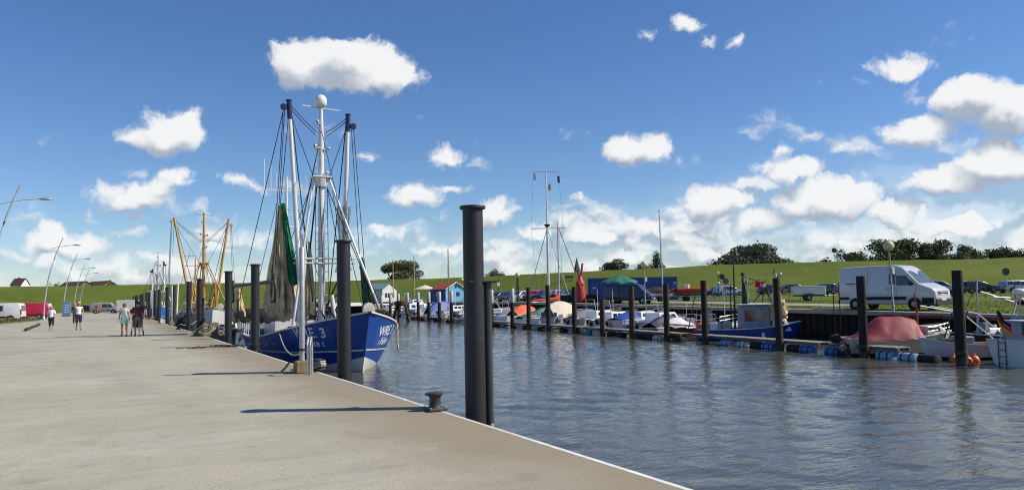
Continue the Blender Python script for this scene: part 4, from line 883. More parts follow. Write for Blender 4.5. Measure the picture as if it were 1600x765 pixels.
seg = (86.0, 110.0); pontoon(*seg, 'far pontoon in front of the motor cruiser and the blue hut', [(bs(700, seg), 'k'), (bs(680, seg), 'k'), (bs(660, seg), 'k'), (bs(645, seg), 'k')], 6)
# ---- orange buoys
def buoy(p, r, label, m=None):
    t = thing('buoy', label, 'buoy', (p.x, p.y, WATER), random.random() * 6, 'orange buoys floating at the piles'); MB().sphere((0, 0, r * .45), r, 14, 10, (1, 1, 1.08)).build('ball', m or ORANGE(), t, smooth=80)
    MB().lathe([(.05, 0), (.05, .06), (.02, .08)], (0, 0, r * 1.5), 8).build('eye', m or ORANGE(), t, smooth=60)
for px, py, r, lab in ((1512, 567, .19, 'orange buoy touching the rightmost timber pile, largest of the cluster'), (1523, 566, .2, 'rightmost orange buoy beside the rightmost timber pile'), (1516, 571, .13, 'small orange buoy in front of the cluster at the rightmost pile'),
                       (1491, 566, .2, 'orange and grey buoy left of the rightmost timber pile'), (1347, 556, .14, 'small orange buoy left of the pile by the red tarpaulin boat'), (1364, 555, .2, 'yellow-orange buoy right of the pile by the red tarpaulin boat'), (1373, 555, .15, 'smaller yellow-orange buoy beside the blue barrels')):
    buoy(atz(px, py, WATER), r, lab, mat('amber_plastic', (.6, .25, .04), .5, var=.15) if 'yellow' in lab else None)
buoy(atz(804, 512, WATER), .2, 'orange buoy at the pale-topped pile left of the green tarpaulin')
# ================================================================ small boats
def outboard(t, at, s=1.0, col=None, tilt=.35, sub=None):
    at = Vector(at); m = col or BLACK()
    R_ = Matrix.Rotation(-tilt, 3, 'Y')
    s *= .78
    def T(b): b.v = [tuple(at + R_ @ (Vector(p) * s)) for p in b.v]; return b
    cowl = T(MB().grid(lambda u, v: (-.28 - .05 * v + (.3 - .05 * v) * max(-1, min(1, 1.35 * math.cos(2 * math.pi * u))) * min(1, 4.5 * (1 - abs(2 * v - 1)) + .05), .17 * max(-1, min(1, 1.35 * math.sin(2 * math.pi * u))) * min(1, 4.5 * (1 - abs(2 * v - 1)) + .05), .15 + .5 * v), 16, 12)).build('outboard_cowl', m, t, smooth=70)
    T(MB().bbox((-.25, 0, -.2), (.18, .12, .75), .03)).build('leg', mat('outboard_grey', (.09, .095, .1), .5), cowl); T(MB().lathe([(.02, -.3), (.07, -.15), (.07, .15), (.03, .25)], (-.3, 0, -.55), 10, 'X')).build('gearcase', mat('outboard_grey', (.09, .095, .1), .5), cowl, smooth=50)
    b = MB()
    for k in range(3): a = k * 2.094; b.box((-.58, .09 * math.cos(a), -.55 + .09 * math.sin(a)), (.03, .1, .14), rx=a + .5)
    T(b).build('propeller', ALU(), cowl)
    T(MB().bbox((-.02, 0, .0), (.2, .26, .32), .03)).build('bracket', DKSTEEL(), cowl)
BERTHS = []
def boat(name, label, px, dep, az, L, B, fb, c, group=None, **k):
    """az = compass of the bow in the place's own frame (0 = along the quay, 90 = across the water)"""
    if not k.get('free') and 85 <= az <= 110: az = 76
    if not k.get('free'):                      # keep the berth between the pontoon and the bank wall
        sa, ca = abs(math.sin(R(az - 6))), abs(math.cos(R(az - 6))); ext = L / 2 * sa + B / 2 * ca
        if ext > 3.45: f_ = 3.45 / ext; L *= f_; B *= f_; ext = 3.45
        d_ = ray(px, 500); c_ = atd(px, 500, dep); off = c_.x - row_x(c_.y); off = max(1.3 + ext, min(8.35 - ext, off)); kk = (28.4 + off) / (d_.x - .108 * d_.y); y_ = d_.y * kk; hy = B / 2 / max(.6, sa) + .12; best = None
        for st in range(0, 34 if k.get('optional') else 140):                # nearest free berth along the pontoon
            for sg in (1, -1):
                q_ = y_ + sg * st * .15
                if best is None and all(abs(q_ - o_) > hy + h_ for o_, h_ in BERTHS): best = q_
        if best is None and k.get('optional'): return None, None
        y_ = best if best is not None else y_; BERTHS.append((y_, hy)); p = Vector((row_x(y_) + off, y_, WATER))
    else: p = atd(px, 500, dep)
    t = thing(name, label, k.get('cat', 'boat'), (p.x, p.y, WATER), math.pi / 2 - R(az), group)
    H = Hull(L, B, fb * k.get('bow', 1.35), fb, fb * k.get('st', 1.0), k.get('draft', .35), k.get('rake', L * .08), k.get('transom', .85), k.get('full', 2.1), k.get('em', .3), .8, .45)
    boot = lambda s: .12 + .1 * max(0, s - .6)
    H.band(H.keel, boot, 3, 26).build('boot_top', k.get('boot', NAVY()), t, smooth=60); H.band(boot, H.sheer, 5, 26).build('hull', c, t, smooth=60); H.transom_face(H.keel, H.sheer).build('transom', c, t)
    H.deck(k.get('drop', .06), nt=20).build('deck', k.get('deck', GRP()), t, smooth=60); H.rail(.07, .05, nt=26).build('gunwale', k.get('trim', GRP()), t, smooth=60)
    return t, H
def cabin(t, H, x0, x1, h, w, m, zb=None, win=3, front=.5, back=.1, wm=None, taper=.85):
    zb = H.mid - .05 if zb is None else zb; zt = zb + h; b = MB()
    base = [(x0, -w / 2), (x1, -w / 2 * .8), (x1, w / 2 * .8), (x0, w / 2)]; top = [(x0 + back, -w / 2 * taper), (x1 - front, -w / 2 * .75 * taper), (x1 - front, w / 2 * .75 * taper), (x0 + back, w / 2 * taper)]
    b.add([(x, y, zb) for x, y in base] + [(x, y, zt) for x, y in top], [(0, 1, 2, 3), (4, 5, 6, 7)] + [(i, (i + 1) % 4, 4 + (i + 1) % 4, 4 + i) for i in range(4)])
    o = b.build('cabin', m, t); bv = o.modifiers.new('round', 'BEVEL'); bv.width = min(.08, h * .15); bv.segments = 2
    for s in (-1, 1):
        for k in range(win):
            f0, f1 = .1 + .82 * k / win, .1 + .82 * (k + .78) / win
            def S(f, g):
                p0 = Vector((*base[0], zb)).lerp(Vector((*base[1], zb)), f); p1 = Vector((*top[0], zt)).lerp(Vector((*top[1], zt)), f); q = p0.lerp(p1, g); return Vector((q.x, s * (-q.y + .012), q.z))
            MB().poly([S(f0, .42), S(f1, .42), S(f1, .82), S(f0, .82)]).build('window', wm or glass(), o)
    q = lambda yy, g: (x1 + (x1 - front - x1) * g + .012, yy * (w / 2 * .8 * (1 - g) + w / 2 * .75 * taper * g), zb + h * g)
    for s in (-1, 1): MB().poly([q(s * .08, .3), q(s * .85, .3), q(s * .82, .85), q(s * .08, .85)]).build('windscreen', wm or glass(), o)
    return o
def railing(t, H, t0, t1, h, m=None, n=6, both=True):
    for s in (1, -1):
        b = MB(); pts = [H.P(t0 + (t1 - t0) * k / n, H.sheer(t0 + (t1 - t0) * k / n), s) for k in range(n + 1)]
        pts = [Vector((p.x, p.y * .95, p.z)) for p in pts]
        for p in pts: b.cyl(p, p + Vector((0, 0, h)), .014, n=5)
        for f in (.5, 1): b.tube([p + Vector((0, 0, h * f)) for p in pts], .016, 5)
        b.build('railing', m or CHROME(), t, smooth=60)
def tarp(t, H, t0, t1, ridge, m, over=.12, nm='tarpaulin', seed=0, r0=.0, r1=.0, nt=26, nv=18, drop=.22):
    """cover stretched over a ridge line and pulled down past the gunwales"""
    def fn(u, v):
        tt = t0 + (t1 - t0) * u; sh = H.sheer(tt); hb = H.P(tt, sh, 1).y + over; y = (2 * v - 1); rz = ridge(u); x = H.P(tt, sh, 1).x
        a = abs(y); prof = min(1.0, 1.18 * (1 - a)); z = sh + rz * prof + .03
        z += .018 * mnoise.noise(Vector((x * 1.8 + seed, y * 3, seed))) - .022 * max(0, math.sin(5.2 * x + 3.1 * abs(y) + seed)) ** 6 - .018 * max(0, math.sin(-7 * x + 5 * abs(y) + seed * 2)) ** 8
        if a > .86: z -= drop * (a - .86) / .14 + .04 * math.sin(x * 7 + seed) * (a - .86) / .14
        return (x, y * hb, z)
    return MB().grid(fn, nt, nv).build(nm, m, t, smooth=75)
def fender(t, H, tt, side, m, z=.25):
    p = H.P(tt, z, side, .13); MB().lathe([(.03, -.3), (.09, -.25), (.11, -.1), (.11, .1), (.09, .25), (.03, .3)], p, 10).build('fender', m, t, smooth=60)
def sailmast(t, x, h, m, zb=.9, r=.06, spread=(.5,), boom=None, sail=None, stay=None, furl=None, B=2.2):
    ms = MB().lathe([(r, 0), (r, h * .7), (r * .7, h)], (x, 0, zb), 10).build('mast', m, t, smooth=50)
    for f in spread: MB().tube([(x, -.55, zb + h * f), (x + .02, 0, zb + h * f + .06), (x, .55, zb + h * f)], .02, 6).build('spreader', m, ms)
    for s in (-1, 1): MB().tube([(x, s * B * .45, zb + .1), (x, s * .56 if spread else 0, zb + h * (spread[0] if spread else .9)), (x, 0, zb + h * .98)], .012, 4).build('shroud', DKSTEEL(), t)
    if stay: MB().tube([(stay, 0, zb + .1), (x, 0, zb + h * .97)], .012, 4).build('stay', DKSTEEL(), t)
    MB().tube([(x, 0, zb + h), (x - 3.2, 0, zb + .4)], .01, 4).build('stay', DKSTEEL(), t)
    MB().box((x, 0, zb + h + .12), (.3, .02, .04)).build('wind_vane', DKSTEEL(), ms)
    if boom:
        MB().cyl((x, 0, zb + 1.7), (x - boom, 0, zb + 1.55), .05, n=8).build('boom', m, t)
        if sail: MB().grid(lambda u, v: (x - .05 - boom * u, (.15 - .05 * u) * math.cos(2 * math.pi * v) * (1 + .15 * math.sin(11 * u)), zb + 1.85 - .14 * u + (.3 - .14 * u + (.65 * max(0, 1 - u * 6))) * .6 * math.sin(2 * math.pi * v)), 22, 12).build('sail_cover', sail, t, smooth=70)
    if furl: MB().tube([(furl[0], 0, furl[1]), (x + .1, 0, zb + h * .95)], [.03, .05], 8).build('furled_sail', furl[2], t, smooth=60)
REDTARP = mat('red_tarpaulin', (.23, .022, .034), .6, var=.2, scale=2.5, bump=.008, bscale=5); BLUETARP = mat('blue_tarpaulin', (.014, .06, .27), .55, var=.25, scale=3, bump=.02, bscale=6); GREENTARP = mat('green_tarpaulin', (.012, .09, .06), .6, var=.2, bump=.015, bscale=6)
REDCLOTH = mat('red_sailcloth', (.45, .055, .025), .8, var=.2, scale=4, bump=.01); GREYCLOTH = mat('grey_canvas', (.16, .17, .19), .85, var=.2); WHITECLOTH = mat('white_canvas', (.6, .6, .6), .85, var=.12, bump=.02, bscale=8)
ORTARP = mat('orange_cover', (.55, .1, .03), .7, var=.2, bump=.02, bscale=6)
# 1 -- cream cabin boat under a red tarpaulin
t, H = boat('motorboat', 'cream motorboat under a big red tarpaulin with outboard motors at its stern', 1402, 37.0, 122, 4.9, 2.0, .8, CREAM(), free=True, boot=NAVY(), deck=CREAM(), trim=GRP())
tarp(t, H, .06, .68, lambda u: .02 + .95 * min(1, u / .4) * (1 - .25 * max(0, (u - .72) / .28)) * (1 if u < .97 else .2), REDTARP, .1, seed=3, drop=.1)
cabin(t, H, 1.0, 2.2, .4, 1.3, CREAM(), zb=.95, win=1, front=.4); railing(t, H, .72, .98, .42, n=4); outboard(t, (-2.5, .3, .6), 1.0); outboard(t, (-2.45, -.35, .42), .8, REDTARP, .6); outboard(t, (-2.6, -.75, .3), .75, mat('grey_cowl', (.2, .21, .23), .4), .5)
# 2 -- open grey boat
t, H = boat('open_boat', 'open pale grey fishing boat with a folding frame and orange bucket behind the rightmost pile', 1508, 34.0, -60, 4.1, 1.75, .62, mat('pale_grey_grp', (.52, .54, .57), .4, var=.06, coat=.2), free=True, drop=.3, bow=1.55, deck=mat('grey_sole', (.2, .2, .2), .8), trim=mat('white_trim', (.7, .7, .68), .5), transom=.8)
b = MB(); b.lathe([(.13, 0), (.17, .3), (.18, .31)], (-.9, -.1, .42), 14); b.build('bucket', ORANGE(), t, smooth=40)
for x in (-.3, .6): MB().bbox((x, 0, .5), (.25, 1.4, .04), .01).build('thwart', mat('white_trim', (.7, .7, .68), .5), t)
for s in (-1, 1):
    MB().tube([(-1.7, s * .6, .65), (-.2, s * .6, 2.0)], .03, 6).build('frame_tube', GALV(), t); MB().tube([(-.2, s * .6, 2.0), (1.7, s * .45, 2.35)], .03, 6).build('frame_tube', ALU(), t); MB().tube([(.7, s * .6, .7), (.2, s * .6, 2.1)], .03, 6).build('frame_tube', DKSTEEL(), t)
MB().tube([(-.2, -.6, 2.0), (-.2, .6, 2.0)], .03, 6).build('frame_tube', ALU(), t)
MB().bbox((.2, 0, .75), (.8, .6, .5), .04).build('engine_box', mat('box_grey', (.25, .26, .28), .6), t); MB().bbox((1.0, .2, .75), (.5, .5, .3), .03).build('crate', BLACK(), t); outboard(t, (-2.05, 0, .6), .85)
# 3 -- boat at the right edge with the flag
t, H = boat('motor_sailer', 'white boat with stern ladder and German flag, cut off at the right edge', 1680, 31.2, 104, 6.6, 2.3, .95, GRP(), free=True, boot=mat('boot_grey', (.2, .2, .2), .6), transom=.95, st=1.05)
cabin(t, H, -1.2, 2.2, .75, 1.8, GRP(), win=3); MB().bbox((-1.9, 0, 1.75), (1.7, 1.8, .05), .02).build('canvas_top', mat('pale_blue_canvas', (.35, .42, .55), .8), t); MB().grid(lambda u, v: (-2.7 + .04 * math.sin(9 * v), -.9 + 1.8 * u, .95 + .8 * v), 6, 5).build('canvas_side', mat('pale_blue_canvas', (.35, .42, .55), .8), t)
for s in (-1, 1):
    for x in (-2.65, -1.15): MB().cyl((x, s * .85, .9), (x, s * .85, 1.75), .02, n=6).build('canopy_post', CHROME(), t)
b = MB()
for s in (-.17, .17): b.cyl((-3.34, s + .35, -.1), (-3.34, s + .35, 1.15), .018, n=6)
for k in range(4): b.cyl((-3.34, .18, .1 + k * .27), (-3.34, .52, .1 + k * .27), .016, n=6)
b.build('stern_ladder', DKSTEEL(), t)
railing(t, H, .02, .35, .45, n=4)
fp = MB().tube([(-3.2, .35, .95), (-3.5, .35, 2.2)], .018, 6).build('flag_staff', WOODY(), t)
fl = ('black', (.01, .01, .01)), ('red', (.55, .02, .02)), ('gold', (.75, .42, .02))
for k, (nm, cc) in enumerate(fl):
    MB().grid(lambda u, v, k=k: (-3.48 - .1 * u - .02 + .05 * math.sin(7 * u + 2 * v), -.7 * u + .35, 2.15 - .18 * (k + v) - .5 * u ** 1.3 + .05 * math.sin(6 * u + 1)), 14, 3).build('flag_stripe', mat('flag_' + nm, cc, .8, var=.08), t, smooth=80)
MB().grid(lambda u, v: (-3.0 + .05 * math.sin(6 * u), -.8 + .5 * u, 1.75 - .55 * v + .04 * math.sin(9 * u)), 8, 6).build('green_cloth', mat('green_cloth', (.01, .15, .06), .8), t)
# 3b -- sailing yacht with radar behind it
t, H = boat('sailing_yacht', 'dark yacht with a folded wishbone frame and white radar dome behind the grey boat', 1570, 37.2, -66, 6.0, 2.2, .75, paint('black_hull', (.02, .02, .022), .4), free=True)
cabin(t, H, -1.0, 1.6, .4, 1.5, GRP(), win=2); MB().cyl((-.6, .3, 1.1), (-.6, .3, 2.75), .035, n=8).build('radar_post', GALV(), t); MB().lathe([(.1, 0), (.3, .03), (.32, .1), (.3, .2), (.15, .27), (.01, .28)], (-.6, .3, 2.75), 16).build('radar_dome', GRP(), t, smooth=60)
for a, e, rr, m in (((-2.3, -.5, 1.9), (1.0, -.2, 2.9), .05, ALU()), ((-2.6, .3, 2.35), (.9, .5, 2.65), .05, ALU()), ((-.2, 0, 1.2), (-1.1, -.4, 2.75), .04, ALU()), ((1.4, 0, .9), (1.3, 0, 3.5), .04, GALV()), ((1.3, 0, 3.5), (2.4, 0, 1.0), .015, DKROPE()), ((-1.9, .5, .9), (-2.3, .5, 3.3), .03, WOODY()), ((.4, .3, 1.1), (-.6, .4, 1.9), .03, ALU()), ((-2.8, 0, .8), (-1.6, .2, 2.3), .03, ALU())): MB().tube([a, e], rr, 8).build('spar', m, t, smooth=60)
MB().grid(lambda u, v: (-2.2 + 1.5 * u, .2 + .25 * math.cos(6.28 * v), 2.3 + .12 * math.sin(6.28 * v) + .05 * math.sin(8 * u)), 10, 10).build('furled_cover', mat('maroon_cover', (.2, .03, .03), .8), t, smooth=70)
for k in range(6): MB().bbox((-1.2 + k * .5, -.3 + .12 * k, 1.0 + .12 * (k % 3)), (.4, .4, .45), .04, k).build('deck_box', [BLACK(), GRP(), GREYCLOTH][k % 3], t)
# 4 -- small blue shrimp cutter
t, H = boat('small_cutter', 'small blue cutter with grey wheelhouse, short masts and hanging net at the pontoon', 1170, 47.0, 124, 7.6, 2.7, .72, BLUE(), boot=BLUE(), bow=1.6, drop=.25, deck=mat('deck_grey', (.2, .21, .22), .8), trim=WHITE(), cat='fishing boat', full=2.6)
GREYH = paint('grey_house', (.25, .28, .34), .5); cabin(t, H, -.6, 1.25, 1.75, 1.7, GREYH, zb=.5, win=2, front=.05, back=.05, taper=.97); cabin(t, H, 1.3, 2.6, .8, 1.4, GRP(), zb=.55, win=1, front=.35)
MB().bbox((.32, 0, 2.3), (2.15, 1.9, .07), .02).build('wheelhouse_roof', WHITE(), t)
for x, y, h, m, r in ((-.8, .5, 4.9, DKSTEEL(), .07), (-.3, .2, 4.3, RUST(), .09), (-.1, -.3, 4.2, GALV(), .06), (1.7, 0, 4.6, mat('teal_steel', (.06, .13, .18), .6), .08), (-1.1, .2, 3.6, RUST(), .05)): MB().cyl((x, y, .5), (x + .05, y, h), r, r * .7, 8).build('mast', m, t)
for a, e in (((-.3, .2, 4.2), (2.15, 0, 3.2)), ((.9, 0, 2.4), (1.2, .1, 3.9)), ((1.5, 0, 2.4), (1.0, .1, 3.8)), ((-.3, .2, 3.4), (.9, .6, 3.9)), ((1.2, .5, 2.6), (2.0, .3, 2.5)), ((-.9, .2, 2.4), (.2, .2, 2.45)), ((.4, .4, 2.4), (.9, .4, 3.0))): MB().tube([a, e], .035, 6).build('spar', [DKSTEEL(), DKSTEEL(), RUST()][int(abs(a[0] * 10)) % 3], t)
for a in ((-.25, .1, 4.3), (-.05, -.2, 3.7), (2.12, 0, 4.2), (1.9, .1, 4.0), (1.1, .1, 3.5)): MB().sphere(a, .13, 8, 6).build('deck_light', [GALV(), RUST(), GRP()][int(a[2] * 10) % 3], t)
net_bundle('hanging_net', BEIGE_NET, (1.75, -.2, 4.3), (1.75, -.5, 1.4), .06, .55, t, 2, flat=.9); net_bundle('net_bag', BEIGE_NET, (1.8, -.5, 2.6), (1.8, -.5, 1.6), .5, .7, t, 3); net_bundle('hanging_net', DKGREEN_NET, (-.25, .0, 3.8), (-.2, 0, 2.2), .12, .2, t, 6)
for x in (-2.2, -1.4): MB().lathe([(.3, -.08), (.32, 0), (.3, .08)], (x, 0, 1.0), 14, 'Y').build('hauler_wheel', GALV(), t, smooth=40)
MB().bbox((-2.9, .2, .85), (.9, .7, .4), .04).build('orange_box', ORANGE(), t); MB().bbox((-2.3, -.3, .95), (.5, .5, .5), .04).build('white_box', GRP(), t); MB().bbox((-1.9, .4, .9), (.6, .4, .35), .03).build('white_box', GRP(), t)
MB().tube([(-3.9, 0, .7), (-3.4, 0, 2.9)], .035, 6).build('pole', RUST(), t); MB().tube([(-2.6, 0, 1.45), (-.6, 0, 1.45)], .03, 6).build('handrail', WHITE(), t)
for x in (-2.6, -1.6): MB().cyl((x, 0, .6), (x, 0, 1.45), .025, n=6).build('handrail_post', WHITE(), t)
mg = MB().grid(lambda u, v: (.55 + .5 * u, .3 + .04 * math.sin(8 * u), 3.75 - .35 * v + .06 * u), 8, 3).build('small_flag', mat('flag_red', (.55, .02, .02), .8), t)
fender(t, H, .4, 1, GRP()); fender(t, H, .6, -1, GRP())
# 5 -- brown-hulled boat under a white cover, railed, end on
t, H = boat('day_boat', 'small red-brown hulled boat with crumpled white cover and steel rails beside the black pile', 1074, 54.0, 262, 5.0, 2.0, .8, paint('red_brown_hull', (.16, .035, .025), .5), bow=1.3)
tarp(t, H, .55, .97, lambda u: .5 * math.sin(math.pi * min(1, u * .8 + .2)), WHITECLOTH, .05, seed=8, nm='cover'); railing(t, H, .1, .55, .75, n=4)
MB().bbox((.2, 0, 1.0), (.9, 1.0, .7), .06).build('console', GREYCLOTH, t); MB().bbox((-.7, .4, .8), (.5, .6, .4), .05).build('red_seat', mat('red_vinyl', (.5, .05, .03), .6), t)
for s in (-1, 1): MB().tube([(-1.8, s * .7, .6), (-1.9, s * .7, 2.4), (-.8, s * .7, 2.45), (-.6, s * .7, .6)], .025, 6).build('roll_bar', GALV(), t, smooth=60)
MB().bbox((-2.0, .1, 1.35), (.12, 1.0, 1.3), .05).build('grey_screen', GREYCLOTH, t)
# 6 -- white cabin cruiser with blue tarpaulin aft
t, H = boat('cabin_boat', 'white cabin boat with a blue tarpaulin over its stern below the blue van', 1000, 58.5, 100, 7.6, 2.6, 1.05, GRP(), bow=1.35, boot=NAVY())
cabin(t, H, -.9, 2.0, .7, 1.8, GRP(), win=2, front=.8); cabin(t, H, 1.2, 2.9, .25, 1.2, GRP(), win=1, front=.5); tarp(t, H, .02, .34, lambda u: .2 + .6 * u, BLUETARP, .06, seed=5, drop=.35); railing(t, H, .7, .99, .5, n=5); outboard(t, (-4.2, .35, .8), 1.25); outboard(t, (-4.2, -.6, .7), 1.1)
MB().tube([(-3.4, -.9, .4), (-2.4, -1.0, 1.0)], .02, 5).build('rope', ROPE(), t); fender(t, H, .35, -1, WHITECLOTH); fender(t, H, .6, -1, BLACK())
t, H = boat('covered_dinghy', 'dark covered dinghy lying right of the white cabin boat', 1058, 56.0, 92, 4.2, 1.8, .6, NAVY()); tarp(t, H, .03, .95, lambda u: .35 + .5 * math.sin(3.1 * u), mat('navy_tarpaulin', (.02, .024, .05), .6, var=.3, bump=.02, bscale=5), .06, seed=9)
# 9 -- sailing yacht with red sail cover
t, H = boat('sailing_yacht', 'sailing yacht with grey mast, red sail cover on the boom and furled striped foresail', 876, 82.0, 82, 8.6, 2.6, .9, GRP(), bow=1.35, boot=NAVY()); cabin(t, H, -1.6, 1.6, .5, 1.6, GRP(), win=3, front=.6)
sailmast(t, -.1, 9.5, ALU(), .95, .075, (.45,), boom=3.4, sail=REDCLOTH, furl=(4.0, 1.25, mat('striped_furl', (.5, .16, .17), .8, var=.5, scale=2)), stay=4.1); railing(t, H, .8, .99, .55, n=4); railing(t, H, .02, .3, .55, n=3)
# 7 -- cream canopy boat
t, H = boat('canopy_boat', 'white motorboat with cream and grey folding canopy moored behind the black piles', 886, 70.0, 96, 7.0, 2.5, 1.05, mat('grey_white_grp', (.5, .51, .52), .4, var=.06), bow=1.3, boot=NAVY())
cabin(t, H, .4, 2.6, .55, 1.7, CREAM(), win=1, front=.9); tarp(t, H, .02, .5, lambda u: 1.1 + .4 * math.sin(3.1 * u), mat('cream_canvas', (.55, .5, .4), .85, var=.12, bump=.02, bscale=5), .02, nm='canopy', seed=6, drop=.1)
for x in (-2.9, -1.6): MB().grid(lambda u, v, x=x: (x + .6 * v, -1.14 + .02 * math.sin(5 * u), .85 + .5 * u), 3, 3).build('canopy_window', mat('vinyl_window', (.22, .23, .24), .2), t)
MB().bbox((-3.0, 0, 1.1), (.06, 2.1, .9), .02).build('canvas_back', GREYCLOTH, t); railing(t, H, .62, .99, .5, n=5); MB().sphere((-3.1, -.4, 1.0), .22, 10, 8).build('orange_float', ORANGE(), t)
# 8 -- green tarpaulin boat
t, H = boat('tarped_dinghy', 'low boat under a dark green tarpaulin between two black piles', 836, 70.0, 90, 4.8, 2.0, .75, GRP(), boot=BLACK()); tarp(t, H, .02, .9, lambda u: .25 + .75 * min(1, u * 1.3), GREENTARP, .08, seed=2, drop=.4); MB().tube([(-2.2, -1.0, .0), (-.6, -1.0, .75)], .03, 6).build('oar', GRP(), t)
t, H = boat('covered_sailboat', 'small boat under orange-red covers behind the pale-topped pile', 816, 78.0, 100, 6.0, 2.1, 1.0, GRP()); tarp(t, H, .25, .8, lambda u: .6 + .5 * math.sin(3.1 * u), ORTARP, .02, seed=12, drop=.3, nm='cover'); cabin(t, H, .9, 2.4, .6, 1.4, GRP(), win=2)
# 10 -- white boat with round ports
t, H = boat('grp_cruiser', 'white boat with two dark oval ports between the pale-topped piles', 786, 79.0, 95, 5.6, 2.2, 1.1, GRP(), boot=BLACK(), trim=NAVY()); cabin(t, H, -1.0, 1.6, .6, 1.7, GRP(), win=2); railing(t, H, .1, .95, .6, n=7)
MB().tube([(-.4, -.6, 1.2), (-2.0, -.4, 3.2)], .05, 6).build('derrick', ALU(), t)
for x in (-.3, .6): MB().lathe([(.16, -.02), (.2, 0), (.16, .02)], (x, -1.06, .62), 14, 'Y').build('port_light', glass(), t, smooth=40)
# 11-15 -- farther boats
t, H = boat('open_dinghy', 'low white dinghy in front of the blue tarpaulin near the brown mast', 713, 96.0, 95, 5.0, 1.9, .85, GRP(), boot=BLACK()); tarp(t, H, .1, .7, lambda u: .35 * math.sin(3.1 * u), GREYCLOTH, .02, seed=20)
t, H = boat('tarped_boat', 'boat fully covered by a bright blue tarpaulin below the blue hut', 694, 104.0, 92, 6.2, 2.3, .8, GRP()); tarp(t, H, .02, .85, lambda u: .9 + .9 * math.sin(3.1 * u), BLUETARP, .08, seed=21, drop=.6); sailmast(t, .9, 9.6, WOODY(), .8, .09, (), stay=3.1, B=2.0)
t, H = boat('motor_cruiser', 'white flybridge motor cruiser behind the pale-topped piles', 655, 113.0, 100, 7.4, 3.2, 1.15, GRP(), bow=1.5, boot=NAVY()); cabin(t, H, -2.6, 2.0, 1.15, 2.1, GRP(), win=3, front=1.0); cabin(t, H, -1.9, .7, .7, 1.8, GRP(), zb=2.2, win=2, front=.6); railing(t, H, .55, .99, .7, n=6); MB().tube([(-2.4, -.9, 3.0), (-2.8, 0, 3.9), (-2.4, .9, 3.0)], .07, 8).build('radar_arch', GRP(), t, smooth=60)
t, H = boat('inflatable_dinghy', 'small orange inflatable dinghy at the stern of the white motor cruiser', 664, 106.0, 110, 2.8, 1.4, .45, ORTARP, drop=.2, deck=GREYCLOTH, trim=ORTARP, bow=1.3, boot=ORTARP)
t, H = boat('sailing_boat', 'small yacht with light brown mast before the round tree, left of the two', 612, 124.0, 100, 7.0, 2.5, .9, mat('boat_cream_white', (.66, .64, .58), .4)); cabin(t, H, -1.6, 1.6, .6, 1.6, GRP(), win=3); sailmast(t, .4, 9.6, mat('light_spar', (.4, .3, .15), .5), .9, .1, (), stay=3.7, boom=3.0, sail=WHITECLOTH)
t, H = boat('sailing_boat', 'small yacht with light brown mast before the round tree, right of the two', 645, 122.0, 100, 7.0, 2.5, .9, GRP()); cabin(t, H, -1.6, 1.6, .6, 1.6, GRP(), win=3); sailmast(t, .4, 9.4, mat('light_spar', (.4, .3, .15), .5), .9, .1, (), stay=3.7, boom=3.0, sail=BLUETARP)
t, H = boat('harbour_launch', 'low white launch with dark windows seen just right of the blue bow', 598, 128.0, 100, 7.0, 2.6, .9, GRP(), boot=NAVY()); cabin(t, H, -2.4, 1.8, 1.3, 2.1, GRP(), win=4); railing(t, H, .7, .99, .7, n=4)
t, H = boat('runabout', 'small white runabout with windscreen beyond the right of the near pile', 752, 92.0, 100, 5.0, 2.1, .7, GRP(), boot=NAVY()); cabin(t, H, -.3, 1.4, .5, 1.6, GRP(), win=2)
